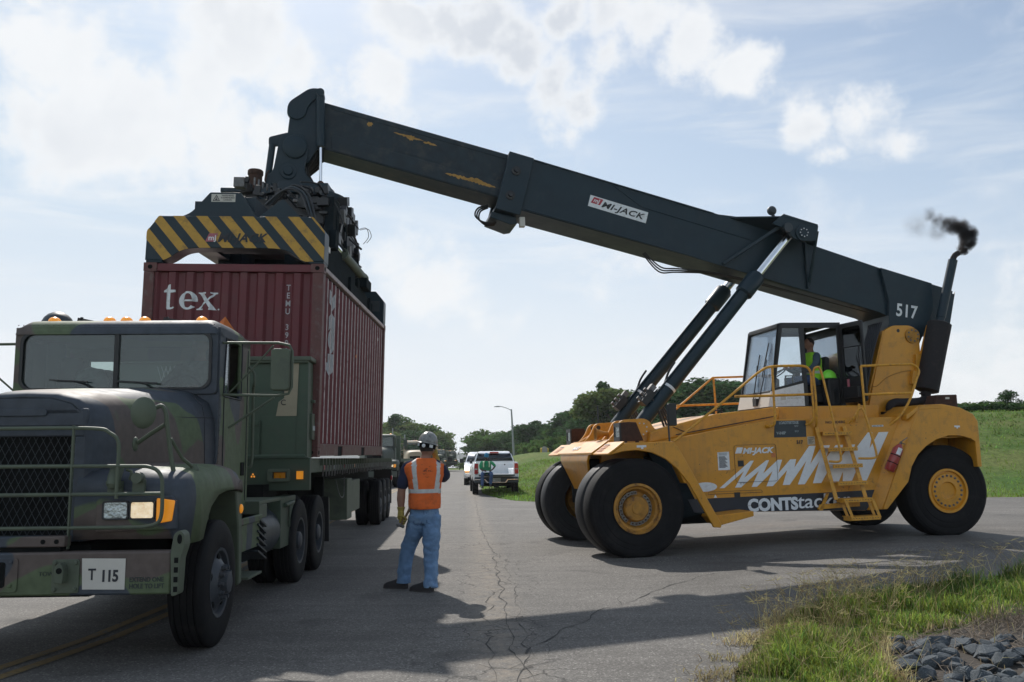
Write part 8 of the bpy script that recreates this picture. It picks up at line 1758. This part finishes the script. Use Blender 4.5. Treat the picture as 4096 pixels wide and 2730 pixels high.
    g = MB(); hand(g, (.25, .27, 1.58), (.235, .25, 1.66), (0, 1, .2), (.20, .24, 1.70), .018, 1, 1.05); g.tube([(.255, .275, 1.54), (.25, .27, 1.60)], [.050, .040], 14); g.build('glove', 'glove_yellow', W, remesh=.0055)
    H = empty('hammer', 'short wooden-handled hammer held in the gloved left hand of the worker', 'hammer', (-1.22, 11.25, 0)); mb = MB(); a = gc - ax * .055; mb.tube([a, gc + ax * .12, gc + ax * .235, gc + ax * .25], [.014, .016, .021, .016], 14); mb.build('handle', 'wood', H)
    mb = MB(); e = a - ax * .01; d = Vector((-.5, .8, .1)).normalized(); mb.tube([e - d * .07, e - d * .04, e + d * .035, e + d * .06, e + d * .075], [.020, .018, .018, .024, .024], 14); mb.build('hammer_head', 'dull_steel', H)
worker()

def sitting_person(name_label, loc, rotz, s, hipz, mats, arms, knees, feet, hd, lean=0.0, vestf=None, parts='all', remesh=.014, hat=None, skin='skin', yawh=0, nod=0):
    """seated figure; local +y is the way the figure faces, origin under the hips"""
    W = empty('person', name_label, 'person', loc, (0, 0, rotz)); W.scale = (s, s, s)
    sh = hipz + .50; b = MB(); L = lambda z: lean * (z - hipz)
    tor = [(hipz - .04, .15, .12), (hipz + .08, .155, .125), (hipz + .25, .16, .12), (hipz + .40, .185, .115), (sh - .02, .185, .10), (sh + .06, .10, .08)]
    b.loft([ring((0, L(z), z), rx, ry, 20) for z, rx, ry in tor]); b.tube([(0, L(sh), sh), (0, L(sh + .15) + .01, sh + .15)], [.065, .058], 12)
    htr = head(b, (0, L(sh + .22) + .02, sh + .225), yawh, 1.0, nod)
    for A in arms: limb(b, A, [.055, .048, .040, .038, .028], 10)
    for k, f in zip(knees, feet): limb(b, [(k[0] * .55, .02, hipz + .03), ((k[0] * .55 + k[0]) / 2, k[1] * .5, (hipz + k[2]) / 2 + .03), k, ((k[0] + f[0]) / 2, (k[1] + f[1]) / 2 - .02, (k[2] + f[2]) / 2), f], [.095, .085, .062, .055, .042], 12)
    b.build('body', skin, W, remesh=remesh)
    t = MB(); t.loft([ring((0, L(z), z), rx * 1.08 + .006, ry * 1.10 + .008, 24) for z, rx, ry in tor], caps=True)
    for A in arms: limb(t, A[:3] if mats.get('short') else A[:5], ([.068, .062, .056] if mats.get('short') else [.066, .060, .052, .048, .038]), 12)
    wrinkle(t, .007, 9); t.build('shirt', mats['shirt'], W, remesh=remesh * .9)
    j = MB(); j.loft([ring((0, .0, z), rx, ry, 20) for z, rx, ry in ((hipz - .07, .155, .13), (hipz + .02, .168, .14), (hipz + .09, .165, .135))])
    for k, f in zip(knees, feet):
        limb(j, [(k[0] * .55, .02, hipz + .02), ((k[0] * .55 + k[0]) / 2, k[1] * .5, (hipz + k[2]) / 2 + .03), k, ((k[0] + f[0]) / 2, (k[1] + f[1]) / 2 - .02, (k[2] + f[2]) / 2), (f[0], f[1], f[2] + .05)], [.108, .098, .078, .070, .066], 14)
    wrinkle(j, .008, 8); j.build('trousers', mats['legs'], W, remesh=remesh * .9)
    if 'vest' in mats:
        v = MB(); rg = []; m = 30
        for i in range(m + 1):
            z = tor[0][0] + .06 + (sh + .05 - tor[0][0] - .06) * i / m; rx = interp(z, [(a, b_) for a, b_, c in tor]); ry = interp(z, [(a, c) for a, b_, c in tor]); rg.append(ring((0, L(z), z), rx * 1.13 + .018, ry * 1.16 + .02, 48))
        v.loft(rg, caps=False)
        for fi, f in enumerate(v.f):
            c = sum((Vector(v.v[k]) for k in f), Vector()) / 4; v.m[fi] = vestf(c, hipz, sh) if vestf else 0
        drop = [fi for fi, k in enumerate(v.m) if k < 0]; v.f = [f for i, f in enumerate(v.f) if i not in set(drop)]; v.m = [k for k in v.m if k >= 0]
        wrinkle(v, .006, 10); v.build('safety_vest', mats['vest'], W, smooth=180, solid=.006)
    for f in feet: shoe(W, (f[0], f[1] + .03, f[2] - .085), 0, .29, 'shoe')
    for A, hdd in zip(arms, hd):
        g = MB(); w_ = Vector(A[-1]); p = Vector(hdd[0]); hand(g, w_, p, hdd[1], hdd[2], .018, hdd[3], .95); g.build('hand', skin, W, remesh=.0065)
    return W, htr, (0, L(sh + .22) + .02, sh + .225)

# pickup truck and its passenger -------------------------------------------------
def pickup():
    P = empty('pickup_truck', 'white pickup parked with its tailgate down, red tail lamps facing us', 'pickup truck', (-.71, 38.5, .05), (0, 0, .075)); 
    w = .93
    # bed and body side as lofted sections along y (rear to front)
    def sec(y, wl, z0, zs, top=None):  # lower body outline
        return [(wl - .05, y, z0), (wl, y, z0 + .12), (wl + .005, y, (z0 + zs) / 2 + .05), (wl - .02, y, zs - .06), (wl - .05, y, zs)]
    for s in (-1, 1):
        mb = MB(); rings = []
        for y, wl, z0, zs in ((0, .90, .56, 1.34), (.06, .925, .52, 1.345), (.45, .93, .50, 1.35), (.62, .95, .66, 1.35), (.80, .96, .86, 1.35), (1.10, .965, .95, 1.35), (1.40, .96, .86, 1.35), (1.58, .95, .66, 1.35), (1.75, .93, .50, 1.35), (3.6, .93, .48, 1.30), (3.9, .95, .66, 1.22), (4.1, .96, .86, 1.18), (4.40, .965, .95, 1.14), (4.7, .95, .86, 1.08), (4.9, .93, .66, 1.02), (5.15, .86, .55, .92), (5.3, .70, .55, .80)):
            rings.append([(s * x, yy, z) for x, yy, z in sec(y, wl, z0, zs)])
        mb.loft(rings, closed=False); mb.build('body_side', 'white_paint', P, smooth=50, solid=.03)
    mb = MB(); mb.box(-.72, .72, .02, 1.55, .84, .86); mb.box(-.92, -.72, .02, .30, .86, 1.345); mb.box(.72, .92, .02, .30, .86, 1.345); mb.box(-.88, .88, 1.50, 1.55, .86, 1.36)
    mb.box(-.88, .88, .0, 1.5, .62, .84)
    for s in (-1, 1): mb.prism([(.55, .86), (.62, 1.04), (.75, 1.10), (1.25, 1.10), (1.4, 1.04), (1.45, .86)], s * .86 if s < 0 else .56, s * .56 if s < 0 else .86, 'x')
    for k in range(24): mb.box(-.70 + k * .06, -.685 + k * .06, 1.495, 1.505, .86, 1.22)
    mb.box(-.9, .9, 1.49, 1.51, 1.24, 1.26)
    mb.build('load_bed', 'white_paint', P, bevel=.01)
    mb = MB(); mb.box(-.74, .74, -.50, .02, .79, .85); tg = mb.build('tailgate', 'plate_dark', P, bevel=.008); mb = MB(); mb.box(-.73, .73, -.49, .01, .852, .858); mb.build('tailgate_panel', 'white_paint', tg)
    # cab
    rings = []
    for z, hw, y0, y1 in ((1.30, .88, 1.56, 3.72), (1.42, .86, 1.56, 3.62), (1.60, .80, 1.60, 3.30), (1.74, .73, 1.66, 2.95), (1.80, .68, 1.76, 2.75), (1.825, .60, 1.95, 2.6)): rings.append([(-hw, y0, z), (hw, y0, z), (hw, (y0 + y1) / 2, z), (hw, y1, z), (-hw, y1, z), (-hw, (y0 + y1) / 2, z)])
    mb = MB(); mb.loft(rings); c = mb.build('cab', 'white_paint', P, bevel=.03, seg=3)
    mb = MB(); mb.add([(-.81, 1.545, 1.40), (.81, 1.545, 1.40), (.71, 1.628, 1.72), (-.71, 1.628, 1.72)], [(0, 1, 2, 3)]); mb.build('rear_window', 'dark_glass', c, solid=.01)
    for s in (-1, 1):
        mb = MB(); mb.add([(s * .875, 1.72, 1.42), (s * .875, 3.45, 1.42), (s * .775, 2.95, 1.71), (s * .775, 1.85, 1.71)], [(0, 1, 2, 3)]); mb.build('side_window', 'dark_glass', c, solid=.01)
        mb = MB(); mb.box(s * .9 - .12 if s < 0 else .9, s * .9 if s < 0 else 1.02, 3.25, 3.35, 1.28, 1.44); mb.build('wing_mirror', 'black_paint', P, bevel=.03)
        mb = MB(); a, b = sorted((s * .76, s * .925)); mb.prism(roundpoly([(a, .87), (b, .87), (b + .0, 1.20), (b - .02 * (s > 0), 1.30), (a + .02 * (s < 0), 1.30), (a, 1.2)], .02), -.03, .08); tl = mb.build('tail_lamp', 'red_lens', P, bevel=.012); mb = MB(); mb.box(a + .03, b - .03, -.034, -.03, 1.05, 1.09); mb.build('reverse_lens', 'headlamp_off', tl)
        mb = MB(); mb.box(s * .70 - .015, s * .70 + .015, 1.60, 1.66, 1.725, 1.80); mb.build('roof_seam', 'black_paint', c)
    mb = MB(); mb.prism(roundpoly([(-.20, 1.735), (.20, 1.735), (.19, 1.795), (-.19, 1.795)], .01), 1.62, 1.70); b = mb.build('brake_lamp', 'red_lens', c, bevel=.005); mb = MB(); mb.ball((0, 2.0, 1.82), (.035, .06, .04), z0=0); mb.build('roof_antenna', 'black_paint', c)
    mb = MB(); mb.prism(roundpoly([(-.93, .50), (.93, .50), (.92, .74), (-.92, .74)], .04), -.10, .05); bp = mb.build('rear_bumper', 'plate_dark', P, bevel=.02)
    mb = MB(); mb.prism([(-.90, .66), (-.46, .66), (-.36, .54), (.36, .54), (.46, .66), (.90, .66), (.90, .62), (.50, .62), (.40, .50), (-.40, .50), (-.50, .62), (-.90, .62)], -.125, -.10); mb.build('chrome_strip', 'chrome', bp, bevel=.004)
    mb = MB(); mb.box(-.16, .17, -.115, -.10, .55, .70); pl = mb.build('licence_plate', 'licence', bp); text('G10 8843', .075, 'dark_ink', pl, frame((-.05, -.118, .585), (1, 0, 0), (0, 0, 1)), width=.20)
    mb = MB(); mb.cyl((.45, -.012 + 1.5, 1.24), (.45, 1.49, 1.24), .03, n=12); mb.build('bed_lamp', 'black_paint', P)
    mb = MB(); mb.box(-.6, .6, .1, 5.0, .35, .62); mb.box(-.1, .1, -.1, .2, .30, .52); mb.build('underbody', 'chassis_black', P)
    mb = MB(); mb.prism([(3.55, 1.28), (5.2, 1.05), (5.3, .9), (5.3, .5), (3.55, .5)], -.88, .88, 'x'); mb.build('bonnet', 'white_paint', P, bevel=.04)
    for y in (1.10, 4.40):
        for s in (-1, 1):
            mb = MB(); R_ = .38; mb.lathe([(.24, -.12), (.30, -.125), (R_ * .95, -.12), (R_, -.10), (R_, -.03), (R_ - .01, -.028), (R_ - .01, .028), (R_, .03), (R_, .10), (R_ * .95, .12), (.30, .125), (.24, .12)], (s * .85, y, .38), 'x', 32, close=True); r = MB(); r.lathe([(.24, s * .10), (.2, s * .08), (.06, s * .10), (0, s * .10)], (s * .85, y, .38), 'x', 24); wh = r.build('wheel', 'steel', P); mb.build('tyre', 'rubber', wh)
    return P
PK = pickup()
def passenger():
    green = lambda c, h, s: (-1 if (abs(c.x) < .05 and c.y > 0 and c.z > s - .16) or abs(c.x) > .20 and c.z > s - .25 else (1 if ((abs(abs(c.x) - .115) < .024 and c.z > h + .30) or h + .12 < c.z < h + .16) else 0))
    arms = [[(-.19, .0, 1.42), (-.24, -.02, 1.30), (-.245, .03, 1.17), (-.17, .17, 1.10), (-.06, .27, 1.08)], [(.19, .0, 1.42), (.29, -.04, 1.36), (.36, -.03, 1.27), (.28, .10, 1.15), (.18, .19, 1.08)]]
    arms = [[(-x, y, z) for x, y, z in A] for A in arms]
    W, htr, c = sitting_person('person in a green shirt and yellow-striped vest sitting on the open tailgate with papers', (-1.12, 38.16, .005), R(180 + 4), .98, .92, {'shirt': 'green_cloth', 'legs': 'denim_dark', 'vest': ['dark_green_mesh', 'hivis_stripe'], 'short': True},
        arms, [(.18, .40, .93), (-.20, .40, .93)], [(.19, .40, .45), (-.16, .36, .50)], [((.05, .30, 1.07), (1, 0, 0), (.05, .315, 1.05), 1), ((-.15, .22, 1.06), (0, 1, 0), (-.15, .26, 1.04), 1)], lean=.10, vestf=green, skin='dark_skin', nod=.35, yawh=R(14))
    h = MB(); h.lathe([(.0, .155), (.03, .152), (.07, .13), (.092, .09), (.100, .04), (.102, .015), (.104, -.005), (.096, -.008)], (0, 0, 0), 'z', 24); h.map(lambda p: htr(Vector((p.x * .94, p.y * 1.08 - .008, p.z + .030)))); h.build('knit_cap', 'teal_knit', W, smooth=60)
    bpy.context.view_layer.update(); Pp = empty('paper_sheaf', 'white sheaf of papers on the lap of the person on the tailgate', 'papers'); Pp.matrix_world = W.matrix_world.copy()
    mb = MB(); mb.obox((.02, .33, 1.035), (.26, .20, .010), Matrix.Rotation(-.25, 3, 'X')); mb.build('paper', 'paper', Pp)
    mb = MB(); mb.obox((.02, .33, 1.026), (.25, .19, .006), Matrix.Rotation(-.25, 3, 'X')); mb.build('clipboard', 'dark_ink', Pp)
passenger()
def suv():
    P = empty('white_truck', 'white pickup facing us with its headlamp on, behind the parked pickup', 'pickup truck', (-1.72, 51.0, .0), (0, 0, .05))
    mb = MB(); mb.prism([(-.9, .55), (-.98, .75), (-.95, 1.12), (-.6, 1.24), (.55, 1.34), (.75, 1.36), (5.0, 1.36), (5.0, .5), (-.9, .5)], -1.0, 1.0, 'x'); mb.build('body', 'white_paint', P, bevel=.07, seg=4)
    rings = []
    for z, hw, y0, y1 in ((1.33, .95, .55, 3.2), (1.50, .90, .75, 3.15), (1.72, .82, 1.02, 3.05), (1.88, .76, 1.25, 2.95), (1.93, .66, 1.5, 2.8)): rings.append([(-hw, y0, z), (hw, y0, z), (hw, (y0 + y1) / 2, z), (hw, y1, z), (-hw, y1, z), (-hw, (y0 + y1) / 2, z)])
    mb = MB(); mb.loft(rings); c = mb.build('cab', 'white_paint', P, bevel=.03)
    mb = MB(); mb.add([(-.87, .60, 1.39), (.87, .60, 1.39), (.76, 1.10, 1.82), (-.76, 1.10, 1.82)], [(0, 1, 2, 3)]); mb.build('windscreen', 'dark_glass', c, solid=.012)
    for s in (-1, 1):
        mb = MB(); mb.add([(s * .94, .85, 1.40), (s * .94, 2.9, 1.40), (s * .84, 2.8, 1.80), (s * .84, 1.30, 1.80)], [(0, 1, 2, 3)]); mb.build('side_window', 'dark_glass', c, solid=.012)
        mb = MB(); a, b = sorted((s * .72, s * .97)); mb.prism(rrect(a, b, .90, 1.10, .03), -.99, -.93); h = mb.build('headlamp', 'headlamp_hot', P, bevel=.01); mb = MB(); mb.prism(rrect(a, b, .80, .88, .02), -.985, -.93); mb.build('indicator', 'amber_lit', P)
        mb = MB(); a, b = sorted((s * 1.02, s * 1.26)); mb.prism(rrect(a, b, 1.32, 1.56, .05), .70, .80); mb.build('wing_mirror', 'black_paint', P, bevel=.02); mb = MB(); a, b = sorted((s * .9, s * 1.05)); mb.box(a, b, .72, .78, 1.38, 1.43); mb.build('mirror_arm', 'black_paint', P)
        for y in (0, 3.7):
            mb = MB(); R_ = .42; mb.lathe([(.24, -.13), (.32, -.135), (R_ * .95, -.13), (R_, -.10), (R_, .10), (R_ * .95, .13), (.32, .135), (.24, .13)], (s * .88, y, .42), 'x', 28, close=True); r = MB(); r.lathe([(.24, s * .10), (.06, s * .11), (0, s * .11)], (s * .88, y, .42), 'x', 20); wh = r.build('wheel', 'steel', P); mb.build('tyre', 'rubber', wh)
    mb = MB(); mb.prism(rrect(-.68, .68, .86, 1.12, .04), -.985, -.95); g = mb.build('grille', 'black_paint', P); mb = MB(); mb.box(-.68, .68, -.995, -.985, .97, 1.01); mb.build('grille_bar', 'chrome', g)
    mb = MB(); mb.prism(roundpoly([(-.98, .55), (.98, .55), (.98, .76), (-.98, .76)], .05), -1.10, -.95); mb.build('front_bumper', 'chrome', P, bevel=.03); mb = MB(); mb.box(-.8, .8, -.9, 4.5, .35, .55); mb.build('underbody', 'chassis_black', P)
suv()

# driver in the stacker cab ---------------------------------------------------
def stacker_driver():
    vest = lambda c, h, s: (-1 if abs(c.x) > .195 and c.z > s - .22 else (1 if h + .14 < c.z < h + .20 else 0))
    arms = [[(.19, .0, .50 + .62), (.23, .05, .98), (.22, .16, .87), (.16, .32, .86), (.13, .44, .90)], [(-.19, .0, 1.12), (-.23, .05, .98), (-.22, .16, .87), (-.16, .32, .86), (-.13, .44, .90)]]
    W, htr, c = sitting_person('driver in a lime safety vest sitting at the controls in the stacker cab', (0, 0, 0), 0, 1.0, .50 + .0, {'shirt': 'blue_grey_cloth', 'legs': 'denim_dark', 'vest': ['hivis', 'reflective']},
        [[(x, y, z - .14) for x, y, z in A] for A in arms], [(-.16, .42, .50), (.16, .42, .50)], [(-.15, .46, .10), (.15, .46, .10)], [((.12, .47, .78), (1, 0, 0), (.12, .49, .77), 1), ((-.12, .47, .78), (1, 0, 0), (-.12, .49, .77), 1)], lean=.02, vestf=vest, nod=.1)
    W.matrix_world = STM @ Matrix.Translation((4.24, -.12, 2.36)) @ Matrix.Rotation(R(90), 4, 'Z')
    h = MB(); h.ball((0, -.015, .02), (.080, .095, .100), 20, 12); h.map(lambda p: Vector((p.x, min(p.y, .03), max(p.z, -.03)))); h.map(htr); h.build('hair', 'hair_dark', W, smooth=60)
    e = empty('hard_hat', 'lime green hard hat lying on the box beside the driver in the stacker cab', 'hard hat'); e.matrix_world = STM @ Matrix.Translation((0, 0, 0))
    hh, M = hard_hat(e, (4.37, -.46, 2.90), 'hivis_hat', R(90), (0, 0), 1.0); hh.name = 'shell'
    cab = [o for o in ST.children if o.name.startswith('cab')][0]
    mb = MB(); mb.box(4.28, 4.50, -.60, -.34, 2.38, 2.885); mb.build('armrest_box', 'seat_black', cab, bevel=.02)
stacker_driver()
def truck_driver():
    arms = [[(.19, .0, .98), (.30, .02, .86), (.38, .06, .76), (.36, .18, .72), (.26, .30, .74)], [(-.19, .0, .98), (-.23, .05, .84), (-.22, .16, .73), (-.16, .32, .72), (-.10, .40, .74)]]
    W, htr, c = sitting_person('soldier in camouflage driving the foreground truck, elbow out of the window', (0, 0, 0), 0, 1.0, .50, {'shirt': 'camo_cloth', 'legs': 'camo_cloth'}, arms, [(-.16, .40, .50), (.16, .40, .50)], [(-.15, .5, .12), (.15, .5, .12)], [((.22, .33, .74), (1, 0, 0), (.20, .35, .73), 1), ((-.09, .43, .74), (1, 0, 0), (-.07, .45, .73), 1)], lean=.0, nod=0)
    W.matrix_world = T1.matrix_world @ Matrix.Translation((.60, 1.46, 1.55)) @ Matrix.Rotation(R(180), 4, 'Z') @ Matrix.Diagonal((-1, 1, 1, 1))
    W.matrix_world = T1.matrix_world @ Matrix.Translation((.62, 1.46, 1.56)) @ Matrix.Rotation(R(180), 4, 'Z')
truck_driver()

# convoy behind -----------------------------------------------------------------
mat('army_plain', (.05, .062, .05), rough=.6, var=.15)
G = 'army trucks queued on the road behind the trailer'
A, *_ = army_truck('grey-green army truck with a lit headlamp, next in the queue behind the trailer', (-7.72, 51.5, 0), .05, 'army_plain', False, True, G)
B_, *_ = army_truck('tan army truck in the queue, partly hidden by the worker', (-7.55, 71, 0), .05, 'tan_paint', False, False, G)
C_, *_ = army_truck('dark green army truck with a lit headlamp, second to last in the distant queue', (-12.0, 148, 0), .05, 'army_green', False, True, G)
D_, *_ = army_truck('last dark green army truck of the distant queue, nearest the water', (-11.85, 172, 0), .05, 'army_green', False, True, G)
F1 = flatbed('dark green flatbed trailer behind the second army truck in the queue', (-7.95, 55.0, 0), .05, False, 12.0)
mb = MB(); mb.box(-1.15, 1.15, .1, .7, 1.48, 2.95); o = mb.build('cargo_box', 'army_green', bevel=.02); o.location = (-7.93, 54.8, 0); o.rotation_euler.z = .05; tag(o, 'green cargo box at the front of the second truck trailer', 'cargo box')
for (x, y, lb) in ((-12.25, 151.8, 'dark green canvas cargo body behind the second to last distant truck cab'), (-12.1, 175.8, 'dark green canvas cargo body behind the last distant truck cab')):
    mb = MB(); mb.prism(roundpoly([(-1.15, 1.1), (1.15, 1.1), (1.15, 2.7), (.8, 2.95), (-.8, 2.95), (-1.15, 2.7)], .08), -.8, 4.6); o = mb.build('cargo_cover', 'army_green', bevel=.02); o.location = (x, y + .6, 0); o.rotation_euler.z = .05; tag(o, lb, 'cargo cover')
for i, (px, py, Y) in enumerate([(1621, 1740, 95), (1573, 1715, 110), (1757, 1745, 190), (1838, 1790, 230)]):
    x = px2x(px, Y); mb = MB(); mb.cyl((0, 0, -.3), (0, 0, top_z(px, py, Y) - gz(x, Y)), .10, .07, n=8); o = mb.build('utility_pole', 'galvanised'); o.location = (x, Y, gz(x, Y)); tag(o, ['slim grey pole rising behind the tan truck', 'slim grey pole rising above the second army truck', 'thin distant pole beside the clump of trees', 'thin distant pole by the water'][i], 'pole', 'slim poles beyond the convoy')
# ================================================================ AIR
def haze():
    m = bpy.data.materials.new('haze_air'); m.use_nodes = True; t = m.node_tree; t.nodes.clear(); N, l = NT(t); MATS['haze_air'] = m
    o = N('ShaderNodeOutputMaterial'); v = N('ShaderNodeVolumePrincipled', ins={'Color': (.93, .96, 1, 1), 'Density': .00022, 'Anisotropy': .3}); l.new(v.outputs[0], o.inputs['Volume'])
    mb = MB(); mb.box(-1600, 1600, -60, 2400, -2.5, 40); tag(mb.build('haze', 'haze_air', smooth=0), kind='stuff')
haze()
